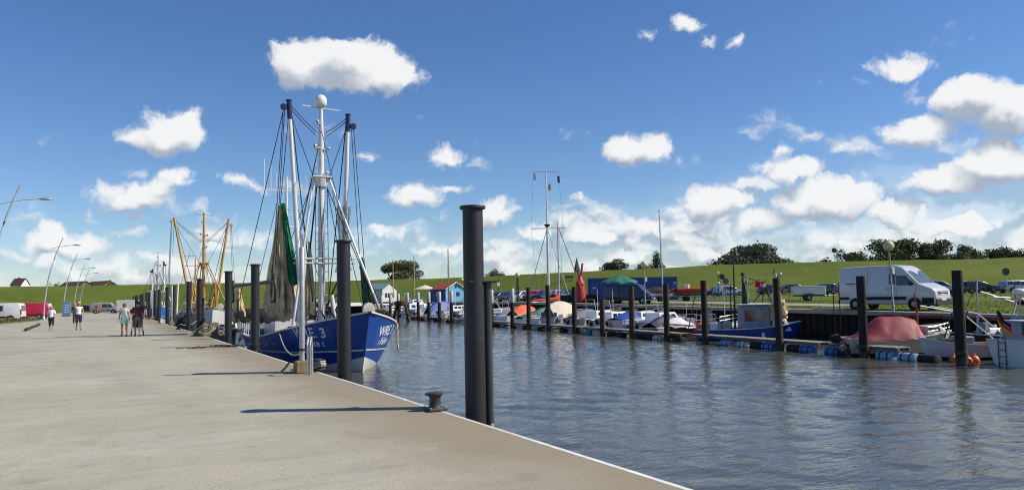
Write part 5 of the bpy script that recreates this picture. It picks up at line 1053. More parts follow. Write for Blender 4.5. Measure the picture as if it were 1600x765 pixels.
# ---- second row of small boats towards the bank
for i, (px, dep, az, L, fb, nm, lab, cc, extra) in enumerate((
    (1030, 70, 100, 6.0, .95, 'grp_cruiser', 'white cruiser berthed between the cabin boat and the dark covered dinghy', 0, 'c'), (962, 73, 80, 5.6, .9, 'grp_cruiser', 'white cruiser with bow rails berthed next beyond the white cabin boat', 0, 'cr'), (920, 76, 95, 5.5, .95, 'runabout', 'white boat with grey cover between the black pile and the short brown pile', 0, 't'),
    (744, 99, 95, 5.5, .95, 'runabout', 'white boat directly right behind the tall near pile', 0, 'c'), (773, 88, 100, 5.0, .9, 'runabout', 'low navy boat with white cabin by the pale-topped pile', 1, 'cr'), (674, 116, 100, 6.0, 1.0, 'grp_cruiser', 'white cruiser with windscreen right of the motor cruiser', 0, 'c'), (632, 126, 100, 6.5, 1.0, 'grp_cruiser', 'white cruiser left of the flybridge motor cruiser', 0, 'cr'), (613, 134, 100, 6.5, 1.0, 'runabout', 'pale boat far behind the rusty dolphin', 2, 'c'),
    (1118, 60, 100, 4.6, .8, 'runabout', 'small white boat behind the stern of the small blue cutter', 0, 'r'), (805, 88, 80, 6.5, 1.0, 'grp_cruiser', 'white cruiser berthed just behind the boat with orange-red covers', 0, 'c'), (905, 86, 90, 6.0, 1.0, 'runabout', 'cream boat berthed between the grey-covered boat and a white railed cruiser', 2, 'cr'),
    (1052, 66, 95, 6.2, 1.3, 'cabin_cruiser', 'white cruiser with tall cabin between the cabin boat and the bank wall', 0, 'cr'), (984, 74, 85, 6.4, 1.35, 'cabin_cruiser', 'tall white cruiser behind the tall rusty brown pile', 0, 'cr'), (940, 80, 85, 6.4, 1.35, 'cabin_cruiser', 'tall white cruiser behind the short rusty brown pile', 0, 'c'), (868, 78, 85, 6.0, 1.2, 'cabin_cruiser', 'white cruiser behind the green tarpaulin and the cream canopy', 0, 'cr'),
    (830, 90, 90, 6.5, 1.3, 'cabin_cruiser', 'white cruiser by the wall right of the pale-topped pile', 0, 'c'), (790, 98, 90, 6.5, 1.3, 'cabin_cruiser', 'white cruiser by the wall below the lower globe lamp', 0, 'cr'), (760, 104, 90, 6.5, 1.3, 'cabin_cruiser', 'white cruiser behind the runabouts right of the tall near pile', 0, 'c'), (718, 108, 95, 6.0, 1.3, 'cabin_cruiser', 'white cruiser just left of the tall near pile', 0, 'cr'),
    (684, 122, 95, 7.0, 1.4, 'cabin_cruiser', 'white cruiser directly below the blue hut', 0, 'c'), (1092, 58, 85, 5.0, .95, 'runabout', 'white boat with cabin just left of the small blue cutter stern', 0, 'c'), (1140, 60, 85, 5.2, 1.0, 'runabout', 'pale boat between the small blue cutter and the wall', 0, 'cr'))):
    t, H = boat(nm, lab, px, dep, az, L, L * .36, fb, [GRP(), NAVY(), CREAM()][cc], bow=1.35, boot=[NAVY(), BLACK(), RUST()][i % 3], optional=True)
    if t is None: continue
    if 'c' in extra: cabin(t, H, -L * .22, L * .28, .75, L * .26, GRP(), win=3, front=.6); MB().tube([(-L * .2, -.6, fb + .6), (-L * .22, -.5, fb + 1.7), (-L * .22, .5, fb + 1.7), (-L * .2, .6, fb + .6)], .03, 6).build('radar_arch', CHROME(), t, smooth=60)
    if 'r' in extra: railing(t, H, .55, .99, .55, n=5); MB().cyl((-.3, 0, fb), (-.3, 0, fb + 2.6), .02, n=5).build('antenna', GRP(), t)
    if 't' in extra: tarp(t, H, .05, .8, lambda u: .6 * math.sin(3.1 * u) + .2, GREYCLOTH, .04, seed=40 + i)
    outboard(t, (-L / 2, .1, fb * .7), 1.0)
# ---- rusty dolphin beyond the blue bow
c = on_row(628, -3.2); t = thing('dolphin', 'rusty brown steel dolphin of leaning piles just beyond the bow of the blue cutter', 'dolphin', (c.x, c.y, WATER))
for k in range(5):
    a = k * 1.2566 + .3; MB().tube([(1.55 * math.cos(a), 1.55 * math.sin(a), -1.2), (.5 * math.cos(a), .5 * math.sin(a), 2.7)], .19, 10).build('leg', RUST(), t, smooth=60)
MB().lathe([(.75, 2.2), (.85, 2.3), (.85, 2.75), (.7, 2.85)], n=14).build('collar', RUST(), t, smooth=40); MB().lathe([(1.25, .9), (1.32, .98), (1.25, 1.06)], n=14).build('brace_ring', RUST(), t, smooth=40)
# ---- work boat lying astern of the blue cutter
p = (7.4, 54.4); t = thing('work_boat', 'pale blue-grey work boat lying low behind the stern of the blue cutter', 'boat', (p[0], p[1], WATER), R(-90)); H = Hull(6.4, 2.6, 1.3, .85, .9, .5, .6, .9); H.band(H.keel, H.sheer, 6, 26).build('hull', paint('pale_blue_hull', (.1, .16, .24), .5), t, smooth=60); H.deck(.2).build('deck', GREYCLOTH, t); H.rail(.1, .07).build('gunwale', BLACK(), t); cabin(t, H, -2.4, -.6, 1.0, 1.8, GRP(), win=2, front=.2); railing(t, H, .45, .95, .7, GALV(), 6)
rng = random.Random(31)
for k in range(8): MB().bbox((rng.uniform(-.3, 3.0), rng.uniform(-.8, .8), 1.1), (rng.uniform(.3, .7), rng.uniform(.3, .7), rng.uniform(.3, .8)), .04, rng.random()).build('deck_box', [DKSTEEL(), GREYCLOTH, BLACK()][k % 3], t)
p = (6.3, 76.0); t = thing('work_boat', 'dark grey work boat with black gear beside the far galvanised post', 'boat', (p[0], p[1], WATER), R(-90)); H = Hull(7.0, 2.0, 1.9, 1.2, 1.2, .5, .6, .9); H.band(H.keel, H.sheer, 6, 26).build('hull', paint('dark_grey_hull', (.06, .065, .075), .5), t, smooth=60); H.deck(.2).build('deck', GREYCLOTH, t); H.rail(.1, .07).build('gunwale', BLACK(), t); cabin(t, H, -2.9, -.9, 1.3, 1.5, GREYCLOTH, win=2, front=.2); railing(t, H, .45, .95, .8, GALV(), 6)
for k in range(10): MB().bbox((rng.uniform(0, 3.4), rng.uniform(-.9, .9), 1.5), (rng.uniform(.3, .8), rng.uniform(.3, .8), rng.uniform(.5, 1.4)), .04, rng.random()).build('deck_box', [BLACK(), DKSTEEL(), BLACK()][k % 3], t)
def cap(): 
    net_bundle('net_bag', GREY_NET, (1.0, .3, 3.0), (1.2, .4, 1.2), .3, .8, t, 3)
    MB().tube([(.5, -.5, 1.2), (-1.8, -.2, 5.0)], .05, 6).build('derrick', WHITE(), t)
cap()
# ================================================================ vehicles (local x forward, y left, origin on the ground)
def inset_poly(P, d):
    n = len(P); out = []
    for i in range(n):
        a, b_, c = Vector(P[i - 1]), Vector(P[i]), Vector(P[(i + 1) % n]); e1 = (b_ - a).normalized(); e2 = (c - b_).normalized()
        m = Vector((e1.y + e2.y, -(e1.x + e2.x)))
        m = m.normalized() if m.length > 1e-6 else Vector((e1.y, -e1.x)); out.append(b_ + m * d / max(.5, m.dot(Vector((e1.y, -e1.x)))))
    return out
def vehicle(name, label, cat, loc, rz, s, group=None, detail=True):
    t = thing(name, label, cat, loc, rz, group); L, W_, Hh = s['L'], s['W'], s['H']; prof = s['prof']; paint_m = s['paint']; belt = s.get('belt', Hh * .55); tum = s.get('tum', .12)
    def hw(x, z):
        w = W_ / 2 * (1 - tum * max(0, (z - belt) / (Hh - belt)) ** 1.3); u = abs(x) / (L / 2); w *= 1 - s.get('nose', .1) * max(0, (u - .72) / .28) ** 2; return w
    # body: profile swept across with rounded shoulders; orientation: profile goes clockwise seen from +y (rear-bottom, over roof, to front-bottom)
    ys = [(-1, .085), (-.985, .03), (-.93, 0), (-.5, -.012), (0, -.016), (.5, -.012), (.93, 0), (.985, .03), (1, .085)]; rings = []
    for f, d in ys: rings.append([(p.x, f * hw(p.x, p.y), p.y) for p in inset_poly(prof, d)])
    n = len(prof); b = MB(); vs = [v for r in rings for v in r]; fs = [(k * n + i, k * n + (i + 1) % n, (k + 1) * n + (i + 1) % n, (k + 1) * n + i) for k in range(len(ys) - 1) for i in range(n)]
    fs += [tuple(range(n)), tuple(range((len(ys) - 1) * n, len(ys) * n))[::-1]]
    b.add(vs, fs); body = b.build('body', paint_m, t, smooth=38)
    G = s.get('glass', glass())
    def side(poly, nm, m, par, proud=.006):
        for sd in (1, -1): MB().poly([(x, sd * (hw(x, z) + proud), z) for x, z in poly]).build(nm, m, par)
    for poly in s['side']: side(poly, 'side_window', G, body)
    def cross(p0, p1, wf, nm, m, proud=.012, y0=-1, y1=1):
        (x0, z0), (x1, z1) = p0, p1; d = Vector((x1 - x0, z1 - z0)).normalized(); nx, nz = (-d.y, d.x)
        if nx * (x0 + x1) / 2 < 0 and abs(nx) > .2: nx, nz = -nx, -nz
        if nz < -.05 and abs(nx) < .9: nx, nz = -nx, -nz
        bb = MB(); pts = []
        for x, z, y in ((x0, z0, y0), (x0, z0, y1), (x1, z1, y1), (x1, z1, y0)): pts.append((x + nx * proud, y * wf * hw(x, z), z + nz * proud))
        return bb.poly(pts).build(nm, m, body)
    if 'shield' in s: cross(*s['shield'], .88, 'windscreen', s.get('shield_glass', G), .02)
    if 'rear' in s: cross(*s['rear'], .8, 'rear_window', G, .02)
    r = s['r']
    for wx in s['wheels']:
        for sd in (1, -1):
            y = sd * (hw(wx, r) - .09); arch = MB().lathe([(.02, 0), (r * 1.17, 0), (r * 1.17, .012)], (wx, sd * (hw(wx, r) - .006) if sd > 0 else -hw(wx, r) - .006, r), 20, 'Y').build('wheel_arch', BLACK(), body)
            w = MB().lathe([(r * .55, -.1), (r * .93, -.1), (r, -.06), (r, .06), (r * .93, .1), (r * .55, .1)], (wx, y + sd * .03, r), 22, 'Y').build('tyre', BLACK(), t, smooth=40)
            MB().lathe([(.03, -.106), (r * .3, -.108), (r * .5, -.1), (r * .58, -.085), (r * .58, .085), (r * .5, .1), (r * .3, .108), (.03, .106)], (wx, y + sd * .032, r), 16, 'Y').build('rim', s.get('rim', mat('wheel_rim', (.3, .3, .31), .4, metal=.5)), w, smooth=40)
    xf, xr = L / 2, -L / 2
    for sd in (1, -1):
        hx, hz, hl, hh = s['head']; MB().add([(hx, sd * hw(hx, hz) * .97, hz + hh), (hx + .01, sd * hw(hx, hz) * .62, hz + hh * .75), (hx + .045, sd * hw(hx, hz) * .6, hz), (hx - hl * .2, sd * (hw(hx - hl * .2, hz) + .008), hz + .02), (hx - hl, sd * (hw(hx - hl, hz) + .008), hz + hh * 1.1)], [(0, 1, 2, 3), (0, 3, 4)]).build('headlight', mat('headlight_glass', (.5, .52, .55), .12, var=.25, scale=8), body)
        tx, tz0, tz1 = s['tail']; MB().bbox((tx + .03, sd * (hw(tx, tz0) * .93), (tz0 + tz1) / 2), (.1, .16, tz1 - tz0), .02).build('tail_light', mat('tail_red', (.35, .02, .02), .3), body)
        if detail:
            mx, mz = s['mirror']; MB().bbox((mx, sd * (hw(mx, mz) + .12), mz), (.1, .2, s.get('mh', .17)), .03).build('mirror', s.get('mirror_m', BLACK()), body)
            for dx in s.get('handles', ()): MB().bbox((dx, sd * (hw(dx, belt - .12) + .015), s.get('hz', belt - .12)), (.2, .03, .045), .008).build('door_handle', s.get('trim', BLACK()), body)
            for (x0, z0, x1, z1) in s.get('seams', ()): side([(x0 - .006, z0), (x0 + .006, z0), (x1 + .006, z1), (x1 - .006, z1)], 'panel_seam', BLACK(), body, .004)
            for (x0, z0, x1, z1) in s.get('strips', ()): side([(x0, z0), (x1, z0), (x1, z1), (x0, z1)], 'trim_strip', s.get('trim', BLACK()), body, .008)
    for (x, z, w, h, nm, m) in s.get('front', ()): MB().bbox((x, 0, z), (.05, w, h), .015).build(nm, m, body)
    return t
def sc(pts, kx, kz): return [(x * kx, z * kz) for x, z in pts]
PLATE = mat('number_plate', (.7, .7, .68), .5, var=.05); PLASTIC = mat('black_bumper', (.025, .025, .027), .6, var=.15)
# ---- large white panel van on the far bank
van_s = dict(L=6.2, W=2.04, H=2.72, belt=1.45, tum=.13, nose=.12, paint=mat('white_van_paint', (.57, .575, .58), .25, var=.02, coat=.6), r=.345, wheels=(-1.85, 1.9),
  prof=[(-3.03, .42), (-3.08, .62), (-3.08, 1.1), (-3.04, 1.9), (-2.97, 2.5), (-2.86, 2.64), (-2.6, 2.69), (-1, 2.72), (.45, 2.72), (.9, 2.68), (1.2, 2.55), (1.42, 2.36), (1.85, 1.93), (2.22, 1.56), (2.5, 1.44), (2.85, 1.3), (3.02, 1.16), (3.08, .95), (3.1, .6), (3.04, .36), (2.9, .3), (-2.9, .38)],
  side=[[(.85, 1.47), (.85, 2.06), (1.42, 2.06), (1.95, 1.5)], [(.38, 1.55), (.38, 2.2), (.78, 2.2), (.78, 1.55)]], shield=((1.44, 2.33), (2.2, 1.585)), head=(2.93, .98, .55, .26), tail=(-3.07, .9, 1.75), mirror=(1.75, 1.62), mh=.32,
  handles=(.28, .66), hz=1.3, seams=((.3, .45, .3, 2.55), (-1.0, .45, -1.0, 2.55), (.82, .45, .82, 2.2), (2.02, .6, 2.02, 1.5)), strips=((-3.0, .62, -2.3, .8), (-1.35, .62, 1.4, .8), (2.35, .33, 3.0, .72), (-2.45, 1.62, -1.05, 1.66)), trim=PLASTIC,
  front=((3.07, .92, 1.15, .34, 'grille', PLASTIC), (3.1, .47, 1.72, .36, 'bumper', PLASTIC), (3.1, 1.02, 1.1, .025, 'grille_bar', CHROME()), (3.1, .9, 1.1, .025, 'grille_bar', CHROME()), (3.115, .6, .52, .11, 'number_plate', PLATE), (-3.09, .5, 1.9, .22, 'rear_bumper', PLASTIC)), shield_glass=mat('windscreen_glass', (.09, .13, .15), .06, var=.3, scale=2, spec=.9))
pf = atd(1436, 488, 45.6); pr = atd(1331, 482, 49.1); d = Vector((pf.x - pr.x, pf.y - pr.y)).normalized(); nrm_ = Vector((-d.y, d.x)); nrm_ = nrm_ if nrm_.x > 0 else -nrm_
mid_ = Vector(((pf.x + pr.x) / 2, (pf.y + pr.y) / 2)) + nrm_ * 1.0
van = vehicle('panel_van', 'large white high-roof panel van parked on the grass of the far bank', 'van', (mid_.x, mid_.y, gz(mid_.x, mid_.y) + .02), math.atan2(d.y, d.x), van_s)
for dy in (-.45, .4): MB().tube([(2.2, dy, 1.6), (2.0, dy + .35, 1.79)], .016, 5).build('wiper', BLACK(), bpy.data.objects[van.children[0].name])
# ---- minibus / transporter type
def transporter(paint_m, **k):
    s = dict(L=4.85, W=1.88, H=1.96, belt=1.08, tum=.12, nose=.1, paint=paint_m, r=.33, wheels=(-1.45, 1.5),
      prof=[(-2.38, .36), (-2.42, .55), (-2.41, 1.0), (-2.34, 1.65), (-2.24, 1.88), (-2.0, 1.95), (-.5, 1.96), (.7, 1.94), (1.05, 1.86), (1.4, 1.5), (1.74, 1.13), (2.1, 1.0), (2.33, .86), (2.41, .6), (2.38, .34), (2.2, .28), (-2.25, .32)],
      side=[[(.6, 1.1), (.6, 1.68), (.98, 1.68), (1.5, 1.13)], [(-.75, 1.12), (-.75, 1.7), (.48, 1.7), (.48, 1.12)], [(-2.2, 1.14), (-2.08, 1.68), (-.88, 1.7), (-.88, 1.14)]], shield=((1.08, 1.81), (1.7, 1.17)), rear=((-2.335, 1.68), (-2.4, 1.12)), head=(2.3, .68, .35, .2), tail=(-2.41, .7, 1.3), mirror=(1.3, 1.15),
      handles=(.35, .7), seams=((.54, .4, .54, 1.8), (-.82, .4, -.82, 1.8)), strips=((-2.3, .52, 2.1, .6),), front=((2.4, .7, .9, .16, 'grille', PLASTIC), (2.42, .45, 1.6, .2, 'bumper', PLASTIC), (2.45, .5, .5, .1, 'number_plate', PLATE), (-2.43, .45, 1.7, .2, 'rear_bumper', PLASTIC)))
    s.update(k); return s
bvp = gnd(984, 76.0); vehicle('minibus', 'dark blue minibus parked on the bank behind the brown piles', 'van', bvp, R(-52), transporter(paint('dark_blue_car', (.018, .03, .085), .25, dirt=.1)))
# ---- vans parked at the left of the quay
p = atz(12, 503, 0); vehicle('delivery_van', 'white delivery van parked on the verge, cut off at the left edge of the picture', 'van', (p.x - 1.0, p.y + 1.0, .01), R(168), transporter(paint('white_van_b', (.62, .62, .61), .3, dirt=.1), side=[[(.6, 1.1), (.6, 1.68), (.98, 1.68), (1.5, 1.13)], [(-.75, 1.12), (-.75, 1.7), (.48, 1.7), (.48, 1.12)]], strips=((-2.4, .32, 2.1, .6),)))
p = atz(46, 500, 0); vehicle('delivery_van', 'red delivery van with white rear doors parked beyond the white van', 'van', (p.x - .6, p.y + 6, .01), R(168), transporter(paint('red_van', (.42, .015, .045), .3, dirt=.1), side=[[(.6, 1.1), (.6, 1.68), (.98, 1.68), (1.5, 1.13)]], rear=((-2.33, 1.85), (-2.4, .6)), glass=WHITE()))
p = atz(164, 489, 0); vehicle('delivery_van', 'grey delivery van parked across the far end of the quay', 'van', (p.x, p.y, .01), R(-12), transporter(paint('grey_van', (.3, .3, .3), .3), side=[[(.6, 1.1), (.6, 1.68), (.98, 1.68), (1.5, 1.13)], [(-.25, 1.12), (-.25, 1.7), (.48, 1.7), (.48, 1.12)]]))
p = atz(203, 489, 0); t = thing('box_trailer', 'white box trailer at the far end of the quay behind the couple', 'trailer', (p.x, p.y + 2, 0), R(-10))
MB().bbox((0, 0, 1.35), (4.0, 2.0, 1.9), .05).build('box', WHITE(), t); MB().box((0, 0, .35), (4.2, .2, .15)).build('chassis', DKSTEEL(), t); MB().tube([(2.0, .5, .35), (3.2, 0, .4), (2.0, -.5, .35)], .05, 6).build('drawbar', DKSTEEL(), t)
for x in (-.6, .3):
    for y in (-.95, .95): MB().lathe([(.12, -.1), (.3, -.1), (.32, 0), (.3, .1), (.12, .1)], (x, y, .32), 16, 'Y').build('wheel', BLACK(), t, smooth=40)
# ---- cars
def car(paint_m, kind='hatch', **k):
    est = kind == 'estate'; suv = kind == 'suv'; kz = 1.14 if suv else 1.0
    rear = [(-2.08, .34), (-2.14, .5), (-2.13, .82), (-2.02, .98)] + ([(-1.9, 1.25), (-1.75, 1.42), (-1.4, 1.47)] if (est or suv) else [(-1.85, 1.12), (-1.55, 1.36), (-1.2, 1.45)])
    s = dict(L=4.28, W=1.78, H=1.48 * kz, belt=.94 * kz, tum=.2, nose=.12, paint=paint_m, r=.315 * (1.08 if suv else 1), wheels=(-1.3, 1.33),
      prof=sc(rear + [(-.4, 1.48), (.15, 1.44), (.45, 1.34), (.8, 1.12), (1.08, .96), (1.5, .89), (1.9, .78), (2.08, .66), (2.14, .48), (2.08, .28), (1.9, .2), (-1.95, .24)], 1, kz),
      side=[sc([(-.25, .96), (-.25, 1.36), (.22, 1.34), (.85, .98)], 1, kz), sc([(-1.2 if not (est or suv) else -1.25, .97), (-1.05, 1.36), (-.33, 1.37), (-.33, .96)], 1, kz)] + ([sc([(-1.85, 1.0), (-1.72, 1.33), (-1.15, 1.36), (-1.33, .98)], 1, kz)] if est or suv else []),
      shield=sc([(.47, 1.31), (1.05, .985)], 1, kz), rear=sc([(-1.78, 1.38), (-1.98, 1.02)] if est or suv else [(-1.57, 1.33), (-1.98, 1.0)], 1, kz), head=(2.02, .58 * kz, .4, .16), tail=(-2.12, .65 * kz, .92 * kz), mirror=(.72, .98 * kz), handles=(-.2, -1.1), hz=.84 * kz, seams=(), strips=((-1.0, .3, 1.0, .38),),
      front=((2.13, .55, .8, .14, 'grille', PLASTIC), (2.14, .34, 1.5, .14, 'bumper', PLASTIC), (2.16, .42, .5, .1, 'number_plate', PLATE), (-2.15, .38, 1.5, .18, 'rear_bumper', PLASTIC), (-2.165, .6, .5, .1, 'number_plate', PLATE)))
    s.update(k); return s
CARP = dict(silver=mat('car_silver', (.4, .43, .46), .3, metal=.4, var=.03, coat=.4), black=mat('car_black', (.012, .012, .014), .25, var=.1, coat=.5), navy=mat('car_navy', (.012, .02, .05), .25, var=.1, coat=.5), red=mat('car_red', (.4, .015, .03), .3, var=.05, coat=.5), white=mat('car_white', (.6, .6, .6), .3, var=.03, coat=.4), pale=mat('car_pale_blue', (.33, .42, .5), .3, metal=.3, var=.03, coat=.4), green=mat('car_green', (.02, .08, .05), .3, var=.05, coat=.4))
cars = [(1139, 112, 'pale', 'hatch', -20, 'pale blue hatchback parked below the dike beside the round road signs'), (1122, 118, 'black', 'estate', 165, 'black car mostly hidden behind the pale blue hatchback'), (1232, 118, 'black', 'hatch', 160, 'black hatchback parked below the dike left of the white trailer'), (1207, 116, 'navy', 'estate', -15, 'dark blue car seen behind the net of the small cutter'),
        (1283, 106, 'navy', 'estate', 160, 'dark blue estate car just right of the white trailer'), (1466, 84, 'silver', 'suv', -40, 'silver car parked just beyond the front of the white panel van'), (1528, 92, 'black', 'estate', -25, 'black estate car parked behind the rightmost timber pile'), (1592, 90, 'silver', 'estate', -25, 'silver estate car cut off at the right edge'), (1506, 98, 'green', 'hatch', 150, 'dark green hatchback behind the white panel van'),
        (835, 104, 'red', 'hatch', 215, 'red car parked on the bank right of the pale-topped piles'), (853, 102, 'navy', 'hatch', 200, 'dark blue car beside the tall white signal mast'), (779, 108, 'navy', 'estate', 200, 'dark blue estate car just right of the tall near mooring pile'), (767, 118, 'white', 'hatch', 200, 'white hatchback behind the dark blue estate car'), (812, 112, 'silver', 'hatch', 200, 'silver hatchback beside the lower globe lamp'), (878, 108, 'black', 'estate', 200, 'black estate car left of the red buoy'), (868, 98, 'silver', 'hatch', 30, 'silver hatchback just left of the black estate car')]
proto = {}
for px, dp, colr, kind, az, lab in cars:
    g = gnd(px, dp)
    key = (colr, kind)
    if key in proto: dup(proto[key], g, R(az), lab)
    else: proto[key] = vehicle('parked_car', lab, 'car', g, R(az), car(CARP[colr], kind), 'cars parked below the dike', detail=True)
p = atz(137, 487, 0); vehicle('parked_car', 'dark car at the far end of the quay between the man and the grey van', 'car', (p.x, p.y, .01), R(-25), car(CARP['black'], 'estate'), 'cars parked below the dike')
# ---- white folding camper trailer
g = gnd(1263, 74.0); t = thing('camper_trailer', 'white and grey folding camper trailer standing on the grass of the far bank', 'trailer', g, R(-38)); k_ = 1.0
MB().bbox((0, 0, .95), (2.9, 1.65, .75), .04).build('body', mat('trailer_white', (.7, .7, .68), .4, var=.05), t); MB().bbox((0, 0, 1.36), (2.96, 1.71, .08), .02).build('lid', WHITE(), t); MB().box((.2, 0, .5), (3.1, .9, .12)).build('chassis', DKSTEEL(), t); MB().tube([(1.4, .5, .5), (2.6, 0, .5), (1.4, -.5, .5)], .04, 6).build('drawbar', GALV(), t)
for y in (-.8, .8): w = MB().lathe([(.16, -.09), (.29, -.09), (.31, 0), (.29, .09), (.16, .09)], (-.1, y, .31), 18, 'Y').build('tyre', BLACK(), t, smooth=40); MB().lathe([(.02, -.095), (.16, -.095), (.16, .095), (.02, .095)], (-.1, y, .31), 12, 'Y').build('rim', GALV(), w); MB().bbox((-.1, y * 1.02, .66), (.85, .28, .06), .02).build('mudguard', PLASTIC, t)
MB().cyl((2.3, 0, 0), (2.3, 0, .55), .03, n=6).build('jockey_wheel', DKSTEEL(), t)
# ---- boats on trailers
def trailered(px, dep, az, L, m, label, rib=False):
    g = gnd(px, dep); t = thing('boat_trailer', 'galvanised trailer under the ' + label, 'trailer', g, R(az)); 
    for s in (-1, 1): MB().tube([(-L * .45, s * .45, .45), (L * .2, s * .4, .45), (L * .62, 0, .45)], .04, 6).build('frame', GALV(), t); MB().lathe([(.1, -.08), (.27, -.08), (.28, 0), (.27, .08), (.1, .08)], (-L * .12, s * .75, .28), 16, 'Y').build('wheel', BLACK(), t, smooth=40)
    for x in (-.3, 0, .3): MB().box((x * L, 0, .5), (.1, 1.0, .08)).build('bolster', GALV(), t)
    bt = thing('inflatable_boat' if rib else 'speedboat', label + ' standing on a trailer', 'boat', (g.x, g.y, g.z + .56), R(az)); H = Hull(L, L * .36, .75, .55, .5, 0.0, .4, .9); H.band(lambda q: 0, H.sheer, 5, 24).build('hull', GRP() if not rib else GREYCLOTH, bt, smooth=60)
    H.deck(.1).build('deck', m, bt)
    if rib:
        for s in (1, -1): MB().tube([H.P(q, H.sheer(q), s) + Vector((0, 0, .05)) for q in [k / 14 for k in range(15)]], .23, 10).build('tube', m, bt, smooth=70)
        MB().bbox((-.3, 0, .9), (.5, .6, .7), .05).build('console', GRP(), bt); MB().tube([(-1.6, -.6, .6), (-1.6, -.5, 1.5), (-1.6, .5, 1.5), (-1.6, .6, .6)], .03, 6).build('arch', GALV(), bt)
    else: H.strip(lambda q: H.sheer(q) - .12, .2, .01).build('stripe', m, bt); tarp(bt, H, .05, .8, lambda u: .35 * math.sin(3.1 * u) + .1, mat('boat_cover_dark', (.05, .03, .03), .7), .02, seed=4, nm='cover')
    outboard(bt, (-L / 2 - .05, 0, .5), .9)
trailered(1078, 84, -52, 3.6, mat('rib_red', (.5, .05, .02), .6, var=.1), 'orange-red inflatable boat near the far path', True)
trailered(1024, 84, 132, 3.8, mat('boat_red', (.35, .02, .03), .4, var=.1), 'red and white speedboat beside the blue containers')
# ================================================================ trees
def tree(label, px, dep, top_py, wpx, name='broadleaf_tree', seed=0, col=0, n=3600, shape='round', trunk=True, base_dz=0.0):
    """wpx: crown width in photo pixels at that distance; crown = thousands of leaf clumps over limbs"""
    p = atd(px, 440, dep); gzv = gz(p.x, p.y) + base_dz; top = atd(px, top_py, dep).z; h = top - gzv; w = wpx * 1.12 * dep / FPX; rng = random.Random(seed)
    t = thing(name, label, 'tree' if name != 'bush' else 'bush', (p.x, p.y, gzv), 0, 'trees behind the dike')
    # lumps that make up the crown
    lumps = []
    for k in range(16 if shape != 'poplar' else 12):
        a = rng.random() * 6.283; f = rng.random() ** .5
        if shape == 'poplar': lumps.append((rng.uniform(-.2, .2) * w, rng.uniform(-.2, .2) * w, h * (.25 + .7 * k / 12), w * .34 * (1.15 - .6 * k / 12), h * .12))
        elif shape == 'wide': u = rng.uniform(-.5, .5); hz = h * (.42 + .45 * (1 - (2 * u) ** 2) * rng.uniform(.45, 1)); lumps.append((u * w * .9, rng.uniform(-.25, .25) * w * .5, hz, w * .14 * rng.uniform(.7, 1.2), h * .13 * rng.uniform(.8, 1.2)))
        else: lumps.append((math.cos(a) * f * w * .36, math.sin(a) * f * w * .36, h * rng.uniform(.36, .88) - abs(f) * h * .08, w * .19 * rng.uniform(.7, 1.25), h * .13 * rng.uniform(.8, 1.3)))
    if shape == 'wide':
        for k in range(14): u = -.47 + .94 * k / 13; lumps.append((u * w, rng.uniform(-.1, .1) * w * .4, h * (.35 + .1 * rng.random()), w * .09, h * .14))
    b = MB(); tot = sum(l[3] ** 2 for l in lumps)
    for (lx, ly, lz, lr, lh) in lumps:
        for q in range(int(1.5 * n * lr ** 2 / tot)):
            v = Vector((rng.gauss(0, 1), rng.gauss(0, 1), rng.gauss(0, 1))).normalized() * (rng.random() ** .35) * (1 + .25 * rng.gauss(0, 1) * (rng.random() < .25))
            c = Vector((lx + v.x * lr, ly + v.y * lr, lz + v.z * lh)); s = rng.uniform(.2, .42) * (w / 14) ** .4
            d1 = Vector((rng.gauss(0, 1), rng.gauss(0, 1), rng.gauss(0, .7))).normalized(); d2 = d1.cross(Vector((rng.gauss(0, 1), rng.gauss(0, 1), rng.gauss(0, 1)))).normalized()
            b.add([c - d1 * s, c + d2 * s * .55, c + d1 * s, c - d2 * s * .55], [(0, 1, 2, 3)])
    cols = [((.07, .095, .035), (.13, .155, .06)), ((.06, .08, .035), (.105, .13, .06)), ((.09, .1, .04), (.15, .155, .075)), ((.11, .125, .08), (.19, .205, .14))][col]
    b.build('crown', mat('foliage_%d' % col, cols[0], .8, scale=.45, col2=cols[1], det=4, spec=.2), t)
    b = MB(); tr = max(.12, w * .022)
    b.tube([(0, 0, -.3), (.1, 0, h * .25), (-.05, .1, h * .5), (.1, 0, h * .75)], [tr * 1.3, tr, tr * .8, tr * .3], 8)
    tk = b.build('trunk', mat('bark', (.06, .048, .035), .9, var=.3, scale=4), t, smooth=60); b = MB()
    for (lx, ly, lz, lr, lh) in lumps[:12]: z0 = min(lz * .55, h * .45); b.tube([(0, 0, z0), (lx * .5, ly * .5, (z0 + lz) * .52), (lx, ly, lz)], [tr * .6, tr * .4, tr * .12], 5)
    b.build('limbs', mat('bark', (.06, .048, .035), .9), tk, smooth=60)
    return t
tree('round-crowned tree behind the dike beyond the two light brown masts', 627, 262, 402, 66, seed=1, col=2, n=5200)
tree('small dark tree on the dike just right of the tall near pile', 773, 245, 413, 30, seed=2, col=1, n=1600)
tree('dark cluster tree rising behind the blue containers', 950, 214, 406, 30, seed=3, col=1, n=2200); tree('taller dark tree at the right of the cluster behind the blue containers', 967, 212, 402, 28, seed=4, col=1, n=2200)
tree('slim upright dark tree behind the flagpole', 1028, 205, 392, 24, name='poplar_tree', seed=5, col=1, shape='poplar', n=2400); tree('low bush behind the globe lamp by the blue containers', 1003, 204, 409, 26, name='bush', seed=6, col=2, n=1200)
tree('wide wind-shaped thicket, largest on the dike left of the white van', 1182, 192, 379, 150, name='thicket', seed=7, col=3, shape='wide', n=9500)
tree('low bush at the right end of the wide thicket', 1243, 190, 402, 44, name='bush', seed=8, col=3, n=1500); tree('small rounded bush left end of the row behind the white van', 1289, 184, 395, 34, name='bush', seed=9, col=1, n=1600)
